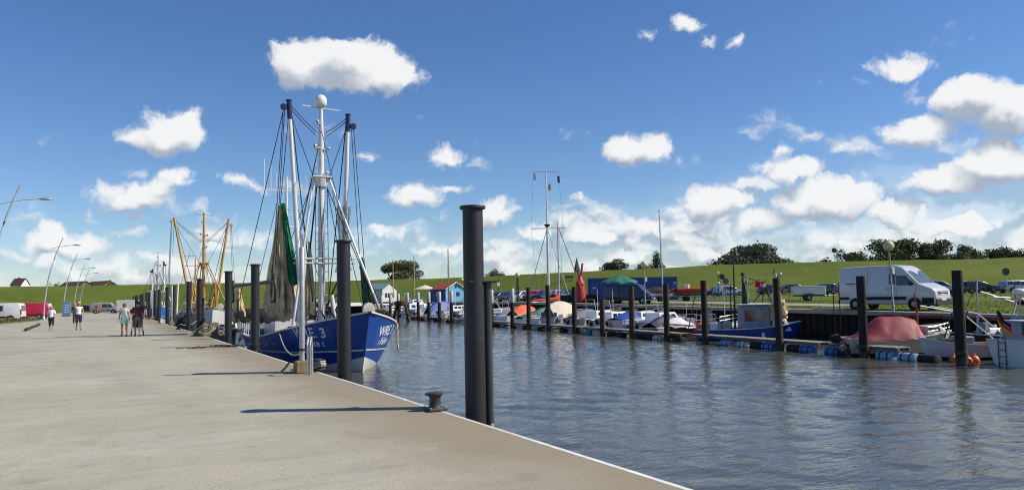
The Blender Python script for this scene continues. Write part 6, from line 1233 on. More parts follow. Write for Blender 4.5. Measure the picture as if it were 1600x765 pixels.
tree('dark rounded tree behind the roof of the white van', 1338, 183, 385, 66, seed=10, col=1, n=4200); tree('tall wide tree behind the globe lamp over the white van', 1412, 186, 367, 84, seed=11, col=0, n=5600); tree('tall tree right of the globe lamp tree, same clump', 1466, 184, 368, 58, seed=12, col=0, n=4600)
tree('pale low bush between the two tall trees and the next tree', 1492, 178, 388, 40, name='bush', seed=13, col=3, n=1600); tree('rounded tree standing alone right of the tall clump', 1519, 180, 373, 42, seed=14, col=0, n=3200); tree('rounded tree second from the right edge on the dike', 1566, 180, 379, 46, seed=15, col=2, n=3000); tree('bush at the right edge on the dike', 1594, 179, 384, 28, name='bush', seed=16, col=1, n=1400)
for k_, (px, w_, tp, lab) in enumerate(((1355, 50, 394, 'low hedge bush under the dark rounded tree behind the van'), (1390, 50, 392, 'low hedge bush left of the globe lamp'), (1440, 60, 389, 'low pale hedge bush between the two tall trees'), (1543, 36, 392, 'low hedge bush between the two rounded trees at the right'), (1580, 34, 391, 'low hedge bush near the right edge'), (1130, 40, 402, 'low bush at the left end of the wide thicket'))):
    tree(lab, px, 182 + k_, tp, w_, name='bush', seed=60 + k_, col=(1, 0, 3, 0, 1, 3)[k_], n=1700)
tree('small bush left of the long brown roof on the left dike', 86, 262, 437, 18, name='bush', seed=17, col=1, n=700); tree('small bush at the right end of the long brown roofs', 172, 262, 437, 24, name='bush', seed=18, col=1, n=900); tree('low bush between the roofs on the left dike', 146, 262, 440, 14, name='bush', seed=19, col=1, n=500)
# ================================================================ buildings
def house(name, label, cat, px, dep, az, w, d, hw_, hr, wall, roof, base=None, gable_m=None):
    p = gnd(px, dep); z = p.z if base is None else base
    t = thing(name, label, cat, (p.x, p.y, z), R(az)); b = MB()
    b.add([(-w / 2, -d / 2, 0), (w / 2, -d / 2, 0), (w / 2, d / 2, 0), (-w / 2, d / 2, 0), (-w / 2, -d / 2, hw_), (w / 2, -d / 2, hw_), (w / 2, d / 2, hw_), (-w / 2, d / 2, hw_), (-w / 2, 0, hr - .06), (w / 2, 0, hr - .06)], [(0, 1, 5, 4), (2, 3, 7, 6), (1, 2, 6, 9, 5), (3, 0, 4, 8, 7)]); wl = b.build('wall', wall, t)
    o = .25
    for s in (-1, 1):
        k = (hr - hw_) / (d / 2); b = MB(); y1 = s * (d / 2 + o); z1 = hw_ - o * k
        b.add([(-w / 2 - o, 0, hr), (w / 2 + o, 0, hr), (w / 2 + o, y1, z1), (-w / 2 - o, y1, z1), (-w / 2 - o, 0, hr + .1), (w / 2 + o, 0, hr + .1), (w / 2 + o, y1, z1 + .1), (-w / 2 - o, y1, z1 + .1)], [(0, 1, 2, 3), (4, 5, 6, 7), (0, 1, 5, 4), (2, 3, 7, 6), (1, 2, 6, 5), (3, 0, 4, 7)]); b.build('roof', roof, t)
    return t, wl
ROOFR = mat('red_roof', (.3, .07, .04), .8, var=.2, scale=2); TEAL = mat('teal_roof', (.12, .22, .22), .6, var=.15)
t, wl = house('harbour_hut', 'bright blue wooden hut with a red roof on the bank right of the motor cruiser', 'hut', 701, 134, -72, 3.5, 4.4, 2.2, 3.3, paint('hut_blue', (.12, .38, .62), .6), ROOFR)
for s, yy in ((1, -.9), (1, .6)): MB().bbox((1.77, yy, 1.3), (.05, .8, .7), .01).build('window', glass(), wl)
MB().bbox((1.77, .1, 2.55), (.05, .5, .4), .01).build('gable_window', glass(), wl)
for xx in (-.6,): MB().bbox((xx, -2.22, 1.35), (.9, .05, .8), .01).build('window', glass(), wl); MB().bbox((xx + .1, -2.25, 1.35), (.35, .04, .7), .01).build('shutter', mat('hut_yellow', (.5, .5, .3), .6), wl)
MB().add([(-1.74, -2.214, .02), (1.74, -2.214, .02), (1.74, -2.214, 2.1), (-1.74, -2.214, 2.1)], [(0, 1, 2, 3)]).build('front_boarding', paint('hut_dark_blue', (.015, .04, .25), .6), wl)
for yy in (-2.2, 2.2): MB().box((1.78, yy * .985, 1.08), (.06, .1, 2.16)).build('corner_trim', WHITE(), wl)
for s in (-1, 1): MB().tube([(2.02, s * 2.4, 2.1), (2.02, 0, 3.3)], .07, 6).build('barge_board', WHITE(), wl)
t, wl = house('harbour_hut', 'low hut with pale teal roof on the bank just right of the blue bow', 'hut', 594, 176, -50, 5.0, 6.2, 2.9, 4.2, paint('hut_white', (.55, .55, .55), .6), TEAL)
for yy in (-1.6, -.5, .6, 1.6): MB().bbox((2.52, yy, 1.5), (.05, .8, 1.0), .01).build('window', glass(), wl)
t, wl = house('house', 'house with brown roof and white gable behind the left dike', 'house', 31, 272, 140, 4.4, 3.6, 8.9, 11.0, mat('house_white', (.7, .7, .68), .7), mat('brown_roof', (.09, .05, .04), .85, var=.2), base=.3)
MB().bbox((.4, 0, 11.0), (.5, .5, .8), .03).build('chimney', RUST(), t)
for yy in (-1.3, 1.3): MB().bbox((2.22, yy * .5, 8.6), (.06, .6, 1.0), .02).build('window', glass(), wl)
for px, w_, lab in ((118, 14, 'long low brown roof seen over the left dike behind the second lamp'), (157, 12, 'long low brown roof over the left dike above the grey van')):
    t, wl = house('low_building', lab, 'building', px, 275, 118, w_, 7.0, 7.6, 9.6, mat('brick_brown', (.16, .09, .06), .9, var=.2), mat('dark_brown_roof', (.07, .04, .035), .85, var=.2), base=.3)
    for k in range(5): MB().bbox((-w_ * .4 + k * w_ * .2, -3.53, 6.6), (1.1, .06, 1.0), .02).build('window', glass(), wl)
# church spire beyond the dike
p = atd(902, 440, 330); t = thing('church_tower', 'dark pointed church spire far behind the dike left of the red buoy', 'church tower', (p.x, p.y, 0)); MB().box((0, 0, 6), (1.8, 1.8, 12)).build('tower', mat('spire_brick', (.1, .06, .05), .9), t); MB().add([(-1.0, -1.0, 12), (1.0, -1.0, 12), (1.0, 1.0, 12), (-1.0, 1.0, 12), (0, 0, atd(902, 401, 330).z)], [(0, 1, 4), (1, 2, 4), (2, 3, 4), (3, 0, 4), (0, 1, 2, 3)]).build('spire', mat('spire_slate', (.02, .022, .025), .7), t)
# ---- blue containers
def container(px, dep, az, w, label, door=False):
    p = gnd(px, dep); t = thing('shipping_container', label, 'container', p, R(az), 'blue containers on the bank'); m = paint('container_blue', (.012, .06, .27), .5); m2 = m; h = 2.75
    MB().box((0, 0, h / 2), (w - .1, 2.3, h - .16)).build('shell', m, t)
    for x in (-w / 2 + .06, w / 2 - .06):
        for y in (-1.18, 1.18): MB().box((x, y, h / 2), (.14, .14, h)).build('corner_post', mat('container_rim', (.1, .14, .3), .5), t)
    for z in (.06, h - .06): 
        for y in (-1.19, 1.19): MB().box((0, y, z), (w - .28, .12, .12)).build('rail', m, t)
    n = int(w / .55)
    for k in range(n): MB().prism([(-.13, 0), (-.07, -.05), (.07, -.05), (.13, 0)], 'Z', .14, h - .14).build('corrugation', m, t, loc=(-w / 2 + .4 + k * (w - .8) / max(1, n - 1), -1.152, 0))
    if door: MB().bbox((-w / 2 + .8, -1.24, 1.15), (.95, .05, 2.1), .01).build('door', paint('door_blue', (.015, .09, .36), .5), t); MB().box((-w / 2 + .8, -1.28, 1.6), (.42, .02, .16)).build('door_sign', WHITE(), t)
    MB().box((0, 0, h + .015), (w - .02, 2.42, .04)).build('roof_sheet', m, t)
    return t
container(944, 93, -34, 3.9, 'blue container with a door under the green parasol, left of the two', True); container(1016, 95, -34, 6.4, 'longer blue container with ribbed side behind the globe lamp')
# ---- green parasol
p = gnd(968, 87); t = thing('parasol', 'wide green parasol standing in front of the blue containers', 'parasol', p, 0); MB().cyl((0, 0, 0), (0, 0, 3.0), .04, n=8).build('pole', ALU(), t); MB().lathe([(.3, 0), (.3, .1), (.1, .14)], n=14).build('base', BLACK(), t)
MB().grid(lambda u, v: ((.02 + 2.1 * v) * math.cos(2 * math.pi * u), (.02 + 2.1 * v) * math.sin(2 * math.pi * u), 3.1 - .85 * v + .07 * math.cos(16 * math.pi * u) * v - (.12 if v > .93 else 0)), 48, 8).build('canopy', mat('parasol_green', (.012, .13, .085), .75, var=.1), t, smooth=50)
for k in range(8): a = k * math.pi / 4; MB().tube([(0, 0, 2.9), (2.0 * math.cos(a), 2.0 * math.sin(a), 2.2)], .015, 4).build('rib', ALU(), t)
p = gnd(664, 148); t = thing('parasol', 'pale cream parasol beside the motor cruiser', 'parasol', p, 0); MB().cyl((0, 0, 0), (0, 0, 2.9), .04, n=8).build('pole', ALU(), t); MB().grid(lambda u, v: ((.02 + 2.3 * v) * math.cos(2 * math.pi * u), (.02 + 2.3 * v) * math.sin(2 * math.pi * u), 3.2 - .8 * v), 24, 6).build('canopy', mat('parasol_cream', (.6, .55, .42), .8, var=.1), t, smooth=30)
p = gnd(683, 139); t = thing('market_stall', 'small green stall between the cream parasol and the blue hut', 'stall', p, R(60)); MB().bbox((0, 0, 1.0), (3.0, 2.2, 2.0), .04).build('body', mat('stall_green', (.02, .16, .08), .7), t); MB().prism([(-1.4, 2.0), (1.4, 2.0), (0, 2.6)], 'X', -1.7, 1.7).build('roof', WHITECLOTH, t); MB().bbox((0, -1.12, 1.2), (2.0, .04, .8), .01).build('hatch', BLACK(), t)
# café tables and windows before the container
for k, (dx, lab) in enumerate(((955, 'folding table under the green parasol, left one'), (975, 'folding table under the green parasol, right one'))):
    p = gnd(dx, 86.0); t = thing('table', lab, 'table', p, R(20)); MB().bbox((0, 0, .74), (1.0, .7, .04), .01).build('top', WHITE(), t)
    for x in (-.42, .42):
        for y in (-.28, .28): MB().cyl((x, y, 0), (x, y, .72), .018, n=6).build('leg', ALU(), t)
# ---- globe lamps
def globe_lamp(px, base_py, globe_py, dep, label, r=.22, dark=False, box=False, lean=0.0):
    p = gnd(px, dep, base_py); h = atd(px, globe_py, dep).z - p.z
    t = thing('globe_lamp', label, 'street lamp', p, 0, 'globe lamps on the far bank'); pm = DKSTEEL() if dark else mat('lamp_post_grey', (.3, .3, .29), .6, var=.15)
    MB().lathe([(.085, 0), (.085, .5), (.055, .55), (.045, h - r)], n=12).build('post', pm, t, smooth=40)
    MB().lathe([(.06, h - r * 1.15), (.11, h - r * 1.02), (.11, h - r * .88)], n=14).build('collar', pm, t, smooth=40); MB().sphere((0, 0, h), r, 20, 14).build('globe', mat('yellowed_globe', (.62, .5, .24), .3, var=.1, scale=2, coat=.3), t, smooth=80)
    if box: MB().bbox((.14, 0, h * .62), (.24, .2, .42), .03).build('junction_box', mat('box_pale', (.5, .5, .48), .5), t)
    if dark:
        for s in (-1, 1): MB().cyl((s * .16, 0, 0), (s * .1, 0, h - .5), .06, n=8).build('stay_post', pm, t)
    t.rotation_euler = (0, lean, 0); return t
globe_lamp(1396, 489, 384, 44.6, 'globe lamp with yellowed ball on a grey post in front of the white panel van', .3, box=True, lean=-.03); globe_lamp(1008, 470, 413, 73, 'globe lamp with yellowed ball between the blue van and the containers', .33, box=True); globe_lamp(809, 462, 429.5, 101, 'globe lamp on a dark triple post behind the pale-topped piles', .33, dark=True)
globe_lamp(722, 455, 437, 128, 'distant globe lamp on a dark post just left of the tall near pile', .32)
# ---- signal mast with yard and stays
p = gnd(857, 91, 445); H_ = atd(853, 268, 91).z - p.z; t = thing('signal_mast', 'tall white signal mast with yard, crow platform and small flags behind the black piles', 'mast', p)
MB().lathe([(.16, 0), (.15, H_ * .45), (.1, H_ * .6), (.07, H_)], n=12).build('mast', WHITE(), t, smooth=40); zc = atd(854, 352, 91).z - p.z
MB().lathe([(.1, zc - .25), (.34, zc), (.36, zc + .12), (.1, zc + .13)], n=14).build('crow_platform', DKSTEEL(), t, smooth=40); ax = Vector((_r0.x, _r0.y, 0))
for nm, z, l0, l1, r in (('yard', zc - .35, -1.9, 2.0, .05), ('top_yard', H_ - .02, -1.6, 1.45, .03)): MB().tube([ax * l0 + Vector((0, 0, z)), ax * l1 + Vector((0, 0, z))], r, 6).build(nm, GALV(), t)
for s in (-1, 1):
    MB().tube([(0, 0, zc - .3), ax * s * 1.9 * 1.35 + Vector((0, 0, .2))], .045, 6).build('stay', GALV(), t); MB().tube([ax * s * 1.5 + Vector((0, 0, H_)), ax * s * 1.9 + Vector((0, 0, zc - .3))], .012, 4).build('halyard', DKROPE(), t); MB().tube([ax * s * 1.9 + Vector((0, 0, zc - .3)), ax * s * 1.3 + Vector((0, 0, .3))], .012, 4).build('halyard', DKROPE(), t)
for l0, z, cc, nm in ((-1.5, H_ - .9, (.7, .7, .7), 'white'), (1.35, H_ - 1.3, (.1, .1, .25), 'dark'), (.25, H_ - 2.2, (.6, .4, .1), 'gold')): MB().grid(lambda u, v: ax * (l0 + .25 * u) + Vector((0, .06 * math.sin(5 * u), z + .8 * v - .15 * u)), 6, 4).build('signal_flag', mat('pennant_' + nm, cc, .8), t)
# ---- flagpole
p = gnd(1036, 78, 455); hh = atd(1031.5, 330, 78).z - p.z; t = thing('flagpole', 'bare white flagpole standing on the bank by the trailered boats', 'flagpole', p); MB().lathe([(.075, 0), (.07, hh * .5), (.04, hh)], n=10).build('pole', ALU(), t, smooth=40); MB().sphere((0, 0, hh + .05), .08, 8, 6).build('finial', ALU(), t); MB().tube([(.08, 0, hh - .05), (.1, 0, 1.0)], .008, 4).build('halyard', DKROPE(), t); t.rotation_euler = (0, -.02, 0)
# ---- red conical buoy on land
p = gnd(907, 88); t = thing('conical_buoy', 'red conical navigation buoy with top mark set up on the bank', 'buoy', p, 0); k = 1.0
MB().lathe([(.5, 0), (.66, .12), (.62, .9), (.46, 1.9), (.52, 2.0), (.5, 2.25), (.34, 2.5), (.2, 2.95), (.16, 3.0)], n=20).build('body', mat('buoy_red', (.42, .03, .025), .55, var=.25, scale=2), t, smooth=35); MB().tube([(.1, 0, 2.9), (.35, 0, 4.3)], [.16, .12], 10).build('top_mark', mat('buoy_red', (.42, .03, .025), .55), t, smooth=40); MB().lathe([(.05, -.05), (.14, 0), (.1, .12)], (.37, 0, 4.35), 10).build('top_lamp', RUST(), t)
MB().tube([(-.2, 0, 2.9), (-.35, 0, 3.6)], [.1, .05], 8).build('lifting_eye', RUST(), t)
p = gnd(897, 88.5); tag(MB().bbox((0, 0, .45), (5.5, 1.2, .9), .05, R(-28)).build('dark_planter', mat('planter_dark', (.03, .025, .022), .9)), 'low dark wooden box bench beside the red conical buoy', 'planter'); bpy.data.objects['dark_planter'].location = p
# ---- bench on the dike crest
p = atd(889, 424, 186); p.z = gz(p.x, p.y); t = thing('bench', 'wooden bench on top of the dike left of the church spire', 'bench', p, R(-35)); wd = mat('bench_wood', (.1, .07, .05), .8)
MB().bbox((0, 0, .62), (2.0, .5, .08), .01).build('seat', wd, t); MB().bbox((0, .3, 1.05), (2.0, .08, .5), .01).build('backrest', wd, t)
for x in (-.8, 0, .8): MB().box((x, 0, .3), (.12, .5, .6)).build('leg', wd, t)
p = atd(874, 424, 186); p.z = gz(p.x, p.y); t = thing('litter_bin', 'small litter bin on top of the dike beside the bench', 'bin', p); MB().lathe([(.38, 0), (.42, 1.3), (.3, 1.5)], n=12).build('bin_body', DKSTEEL(), t, smooth=40); MB().lathe([(.45, 1.5), (.42, 1.6)], n=12).build('lid', DKSTEEL(), t)
# ---- road signs, posts and fence below the dike
def round_sign(px, dep, sign_py, base_py, label, r=.32, back=True, m=None):
    p = gnd(px, dep, base_py); h = atd(px, sign_py, dep).z - p.z; t = thing('road_sign', label, 'sign', p, R(28) * -1, 'round road signs'); MB().cyl((0, 0, 0), (0, 0, h + r), .04, n=8).build('post', GALV(), t)
    MB().lathe([(r, -.015), (r, .015)], (0, -.06, h), 20, 'Y').build('disc', m or mat('sign_back', (.05, .05, .05), .6), t)
round_sign(1129, 104, 432, 462, 'upper dark round sign on a post below the dike', .38); round_sign(1134.5, 103, 439, 462, 'grey sign just right of the upper dark round sign', .42, m=mat('sign_grey', (.12, .12, .13), .5)); round_sign(1304, 168, 391, 408, 'round dark sign on top of the dike left of the van roof', .55); round_sign(1573, 86, 424, 455, 'round dark sign right of the white radar dome', .42)
p = gnd(1123, 108); t = thing('lamp_post', 'slim dark lamp post with white lantern below the dike', 'street lamp', p); hh = atd(1123, 425, 108).z - p.z; MB().cyl((0, 0, 0), (0, 0, hh), .05, n=8).build('post', DKSTEEL(), t); MB().bbox((0, 0, hh - .1), (.3, .2, .3), .04).build('lantern', mat('lamp_white', (.6, .6, .6), .4), t); MB().sphere((0, 0, hh * .55), .2, 10, 8).build('globe', mat('lamp_white', (.6, .6, .6), .4), t)
p = gnd(1127, 110); t = thing('lamp_post', 'slim dark post with white sign right behind the green-covered boat', 'street lamp', gnd(779, 150)); hh = atd(779, 425, 150).z - t.location.z; MB().cyl((0, 0, 0), (0, 0, hh), .06, n=8).build('post', DKSTEEL(), t); MB().bbox((0, 0, hh * .55), (.5, .1, .7), .02).build('sign_plate', mat('lamp_white', (.6, .6, .6), .4), t)
FENCE = mat('fence_green', (.02, .06, .04), .7)
fp_ = [gnd(px, dp) for px, dp in ((1060, 92), (1100, 90), (1150, 88), (1200, 86), (1250, 84), (1300, 82), (1350, 80), (1420, 76), (1480, 72), (1540, 70), (1610, 68))]
t = thing('wire_fence', 'low green wire fence running along the grass below the parked cars', 'fence', fp_[0])
for i in range(len(fp_) - 1):
    a, e = fp_[i] - fp_[0], fp_[i + 1] - fp_[0]
    for k in range(3): q = a.lerp(e, k / 3); MB().cyl(q, q + Vector((0, 0, 1.15)), .035, n=6).build('post', FENCE, t)
    for z in (.25, .5, .75, 1.0): MB().tube([a + Vector((0, 0, z)), e + Vector((0, 0, z))], .012, 4).build('wire', FENCE, t)
# mooring stakes and ladder by the bank wall
for k, (px, h0, lab) in enumerate(((1304.5, 445, 'thin stake at the bank wall behind the white van, left one'), (1314, 442, 'thin stake at the bank wall behind the white van, right one'))):
    p = atd(px, 520, 46.5); hh = atd(px, h0, 46.5).z; tag(MB().tube([(0, 0, -.5), (.02, 0, hh - WATER)], [.035, .025], 6).build('stake', RUST()), lab, 'stake'); o = [q for q in bpy.data.objects if q.name.startswith('stake')][-1]; o.location = (p.x, p.y, WATER)
p = atd(1432, 490, 41.0); o = tag(MB().tube([(0, 0, -.9), (.05, 0, 0), (-.25, -.1, 1.05)], [.06, .05, .035], 8).build('red_spar', mat('red_spar_paint', (.5, .06, .03), .6)), 'red and white spar leaning up from the bow of the red tarpaulin boat', 'spar'); o.location = (p.x, p.y, .35)
# ================================================================ people
SKIN = mat('skin', (.42, .24, .17), .6, var=.08); SKIN2 = mat('skin_tan', (.36, .19, .13), .6, var=.08)
def person(label, loc, rz, h=1.72, shirt=(.7, .7, .7), shirt_z=(.98, 1.47), sleeve=.12, pants=(.03, .04, .08), pants_z=(.52, 1.0), hair=(.1, .06, .03), hairlen=0, stride=.16, arms=None, shoes=(.1, .08, .07), skin=None, female=False, hat=None, group='people walking on the quay', arm_fwd=(0, 0), bend=0.0):
    """walking figure facing local +y; one continuous body, clothes laid on it"""
    k = h / 1.74; me = bpy.data.meshes.new('person'); hipw = .1 if female else .095; shw = .17 if female else .195
    V = [(0, 0, .95), (0, .0, 1.12), (0, .01, 1.3), (0, 0, 1.43), (0, .01, 1.5), (0, .025, 1.58), (0, .03, 1.66)]; Rr = [(.125 + (.015 if female else 0), .1), (.115, .09), (.135 if not female else .125, .1), (.1, .075), (.055, .055), (.07, .08), (.062, .072)]; E = [(i, i + 1) for i in range(6)]
    def chain(start, pts, rad):
        prev = start
        for p, r in zip(pts, rad): V.append(p); Rr.append((r, r)); E.append((prev, len(V) - 1)); prev = len(V) - 1
        return prev
    for s, st in ((-1, stride), (1, -stride)):
        chain(0, [(s * hipw, 0, .88), (s * hipw, st * .55 + .02, .5), (s * hipw, st * 1.15 - (.05 if st < 0 else 0), .1), (s * hipw * 1.05, st * 1.15 + .13, .035)], [.088, .058, .038, .034])
    wr = []
    for s, af in ((-1, arm_fwd[0]), (1, arm_fwd[1])):
        sw = -.16 * s * (1 if stride else 0) if af == 0 else 0
        el = (s * (shw + .045), -.02 + sw * .4 + af * .12, 1.14 + .02 * af); w = (s * (shw + (.05 if not af else .0)), .06 + sw + af * .33, .9 + af * .17)
        chain(3, [(s * shw, 0, 1.42), el, w], [.055, .04, .028]); wr.append((Vector(w), s, Vector(w) - Vector(el)))
    if bend:
        for i, (x, y, z) in enumerate(V):
            if z > .97: a = bend; dz = z - .95; V[i] = (x, y + math.sin(a) * dz, .95 + math.cos(a) * dz)
    me.from_pydata([tuple(c * k for c in v) for v in V], E, []); me.update()
    o = bpy.data.objects.new('person_skeleton', me); COL.objects.link(o); m = o.modifiers.new('skin', 'SKIN'); m.use_smooth_shade = True
    sv = me.skin_vertices[0].data if me.skin_vertices else None
    if sv is None:
        bm = bmesh.new(); bm.from_mesh(me); bm.verts.layers.skin.verify(); bm.to_mesh(me); bm.free(); sv = me.skin_vertices[0].data
    for i, r in enumerate(Rr): sv[i].radius = (r[0] * k, r[1] * k); sv[i].use_root = (i == 0)
    su = o.modifiers.new('sub', 'SUBSURF'); su.levels = 2; su.render_levels = 2
    bpy.context.view_layer.update(); dg = bpy.context.evaluated_depsgraph_get(); body = bpy.data.meshes.new_from_object(o.evaluated_get(dg)); bpy.data.objects.remove(o)
    # hands and face joined into the same body mesh
    x = MB()
    for w, s, d in wr:
        if bend: dz = w.z - .95; w = Vector((w.x, w.y + math.sin(bend) * dz, .95 + math.cos(bend) * dz)) if w.z > .97 else w
        d = d.normalized(); sd = Vector((0, 1, 0)) if abs(d.z) > .7 else Vector((0, 0, 1)); c = w + d * .05; x.sphere(c * k, .036 * k, 8, 6, (.6, 1.0, 1.1))
        for f in range(4): q = c + d * .03 + sd * (.027 - .018 * f); ln = (.065, .078, .072, .055)[f]; x.tube([q * k, (q + d * ln * .55 + Vector((-s * .004, 0, 0))) * k, (q + d * ln + Vector((-s * .02, .004, 0))) * k], [.009 * k, .0085 * k, .007 * k], 5)
        q = c + sd * .03; x.tube([q * k, (q + sd * .025 + d * .02) * k, (q + sd * .03 + d * .05) * k], [.011 * k, .01 * k, .008 * k], 5)
    hd = Vector((0, .03, 1.63))
    if bend: dz = .68; hd = Vector((0, .03 + math.sin(bend) * dz, .95 + math.cos(bend) * dz))
    x.sphere(hd * k, .085 * k, 14, 10, (.88, 1.05, 1.3)); x.sphere((hd + Vector((0, .1, -.01))) * k, .017 * k, 6, 5, (.8, 1, 1.4))
    for s in (-1, 1): x.sphere((hd + Vector((s * .078, 0, -.005))) * k, .02 * k, 6, 5, (.4, .8, 1.3))
    bm = bmesh.new(); bm.from_mesh(body); tmp = bpy.data.meshes.new('tmp'); tmp.from_pydata(x.v, [], x.f); bm.from_mesh(tmp); bmesh.ops.recalc_face_normals(bm, faces=bm.faces); bm.to_mesh(body); bm.free(); bpy.data.meshes.remove(tmp)
    body.polygons.foreach_set('use_smooth', [True] * len(body.polygons)); body.materials.clear(); body.materials.append(skin or SKIN)
    b = bpy.data.objects.new('person', body); COL.objects.link(b); b.location = loc; b.rotation_euler = (0, 0, rz); tag(b, label, 'person', group); body.update()
    body.vertices[0].co; zmin = min(v.co.z for v in body.vertices); b.location.z -= zmin
    def cloth(nm, test, off, m):
        ids = {}; vs = []; fs = []
        for p in body.polygons:
            c = p.center / k
            if test(c):
                f = []
                for vi in p.vertices:
                    if vi not in ids: ids[vi] = len(vs); v = body.vertices[vi]; vs.append(tuple(v.co + v.normal * off * k))
                    f.append(ids[vi])
                fs.append(tuple(f))
        bb = MB(); bb.v = vs; bb.f = fs; oo = bb.build(nm, m, b, smooth=80); return oo
    key = '_%.2f_%.2f_%.2f'
    side = lambda c: abs(c.x) < shw + .02 or False
    z0, z1 = shirt_z
    cloth('shirt', lambda c: z0 < c.z < z1 and (abs(c.x) < shw - .01 or c.z > 1.42 - sleeve * 1.0 and abs(c.x) < shw + .12 and c.z > 1.40 - sleeve), .02, mat('shirt' + key % shirt, shirt, .85, var=.12, scale=8, bump=.01, bscale=12))
    cloth('trousers', lambda c: pants_z[0] < c.z < pants_z[1] and abs(c.x) < .175, .026 if not female else .024, mat('trousers' + key % pants, pants, .85, var=.15, scale=8, bump=.01, bscale=12))
    cloth('shoes', lambda c: c.z < .085, .012, mat('shoes' + key % shoes, shoes, .7))
    hm = mat('hair' + key % hair, hair, .8, var=.3, scale=25)
    if hat: MB().lathe([(.1 * k, 0), (.1 * k, .07 * k), (.06 * k, .11 * k), (.01, .12 * k)], (hd + Vector((0, -.005, .05))) * k, 14).build('cap', mat('cap' + key % hat, hat, .8), b, smooth=60); MB().box((hd + Vector((0, .12, .06))) * k, (.14 * k, .11 * k, .015)).build('cap_peak', mat('cap' + key % hat, hat, .8), b)
    else:
        def hp(u, v):
            a = 2 * math.pi * u; e = math.pi / 2 * (1 - v * 1.02); front = max(0, math.sin(a)); low = v * (1 - .62 * front); e = math.pi / 2 - low * math.pi * .56
            r = .096 + .008 * math.sin(7 * a + 5 * v); return Vector((hd.x + r * .92 * math.cos(a) * math.cos(e), hd.y - .008 + r * 1.06 * math.sin(a) * math.cos(e), hd.z + .01 + r * 1.22 * math.sin(e) - (hairlen * (1 - front) * max(0, v - .6)))) * k
        MB().grid(hp, 20, 8).build('hair', hm, b, smooth=80)
    return b
def at_q(px, py): p = atz(px, py, 0); return (p.x, p.y, .003)
FACE_US = R(180)            # facing -Y, towards the camera
def facing(px, py, away=False, turn=0): p = atz(px, py, 0); a = math.atan2(p.x, p.y); return (-a if away else math.pi - a) + R(turn)
person('woman in white t-shirt and dark cropped trousers walking towards the camera', at_q(80, 516.5), facing(80, 516, turn=-8), 1.6, (.78, .77, .76), (.93, 1.47), .2, (.02, .025, .05), (.42, .98), (.35, .24, .12), .25, .12, female=True, shoes=(.3, .2, .15))
person('man in white vest and dark blue shorts walking towards the camera', at_q(122.5, 515), facing(122, 515, turn=6), 1.82, (.76, .76, .76), (.94, 1.46), .0, (.02, .025, .07), (.5, .99), (.3, .27, .24), 0, .13, skin=SKIN2, hat=(.55, .3, .2))
person('woman in patterned white top and mint green shorts walking away with the man', at_q(194, 525), facing(194, 525, True, 10), 1.68, (.6, .62, .58), (1.0, 1.46), .1, (.33, .62, .52), (.7, 1.02), (.12, .07, .04), .05, .06, female=True)
person('man in maroon shirt and grey shorts pushing a pushchair away from the camera', at_q(214.5, 525), facing(214, 525, True, 0), 1.76, (.075, .012, .018), (.95, 1.46), .24, (.09, .085, .08), (.5, .98), (.05, .03, .02), 0, .1, arm_fwd=(1, 1), bend=.06)
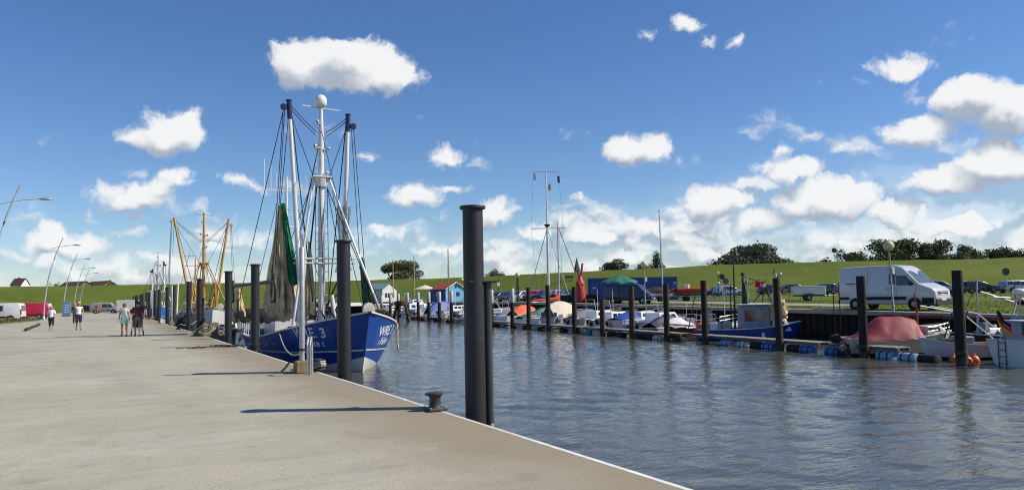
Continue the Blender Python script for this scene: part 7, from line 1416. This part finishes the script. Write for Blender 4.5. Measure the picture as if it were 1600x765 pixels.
def pushchair(loc, rz):
    t = thing('pushchair', 'dark pushchair pushed by the man in the maroon shirt', 'pushchair', loc, rz); fm = DKSTEEL()
    for s in (-1, 1):
        MB().tube([(s * .24, -.42, .98), (s * .24, -.15, .62), (s * .25, .35, .16)], .016, 6).build('frame', fm, t); MB().tube([(s * .24, .05, .62), (s * .27, -.3, .13)], .016, 6).build('rear_strut', fm, t)
        for y, r in ((-.3, .13), (.38, .11)): w = MB().lathe([(r * .6, -.03), (r, -.025), (r, .025), (r * .6, .03)], (s * .28, y, r), 16, 'X').build('wheel', BLACK(), t, smooth=40); MB().lathe([(.01, -.02), (r * .6, -.02), (r * .6, .02), (.01, .02)], (s * .28, y, r), 10, 'X').build('hub', GALV(), w)
    MB().tube([(-.24, -.42, .98), (.24, -.42, .98)], .02, 8).build('handle', BLACK(), t); MB().bbox((0, .05, .45), (.42, .4, .08), .03).build('seat', NAVY(), t); MB().bbox((0, -.14, .68), (.42, .08, .5), .03).build('backrest', NAVY(), t)
    MB().grid(lambda u, v: (-.22 + .44 * v, -.16 + .4 * math.sin(u * 1.5), .78 + .26 * math.cos(u * 1.5)), 8, 4).build('hood', mat('hood_maroon', (.05, .015, .02), .8), t, smooth=70)
q = atz(214.5, 525, 0); dirv = Vector((q.x, q.y, 0)).normalized(); pushchair(tuple(Vector((q.x, q.y, 0)) + dirv * .82), -math.atan2(q.x, q.y))
person('person in dark blue jacket and cap standing by the far mooring piles', at_q(226.5, 497.5), facing(226, 497, True, 30), 1.75, (.02, .025, .06), (.93, 1.47), .5, (.3, .27, .22), (.45, .98), (.05, .05, .05), 0, .06, hat=(.3, .3, .3))
person('distant person in red-brown top walking on the far quay left of the grey van', at_q(151, 489.5), facing(151, 489), 1.7, (.2, .03, .02), (.93, 1.47), .2, (.25, .15, .12), (.6, .98), (.05, .04, .03), 0, .1)
person('distant person in white standing in front of the dark car', at_q(137, 486.5), facing(137, 486), 1.65, (.7, .72, .75), (.9, 1.47), .2, (.6, .62, .65), (.3, .95), (.2, .15, .1), 0, .05, female=True)
person('person in white shirt and blue trousers bending at the back of the red van', at_q(44, 498.5), R(60), 1.7, (.72, .7, .72), (.97, 1.47), .3, (.05, .08, .25), (.1, .99), (.1, .07, .05), 0, .08, arm_fwd=(1, 1), bend=.5)
person('person in dark top half hidden behind the man in the white vest', at_q(117, 505), facing(117, 505), 1.8, (.06, .06, .09), (.93, 1.47), .3, (.05, .05, .06), (.1, .98), (.3, .3, .3), 0, .08)
person('person in pink jacket standing among the cars near the signal mast', gnd(866, 94), R(170), 1.7, (.5, .2, .28), (.93, 1.47), .5, (.05, .05, .08), (.1, .98), (.2, .12, .08), .1, .05, female=True)
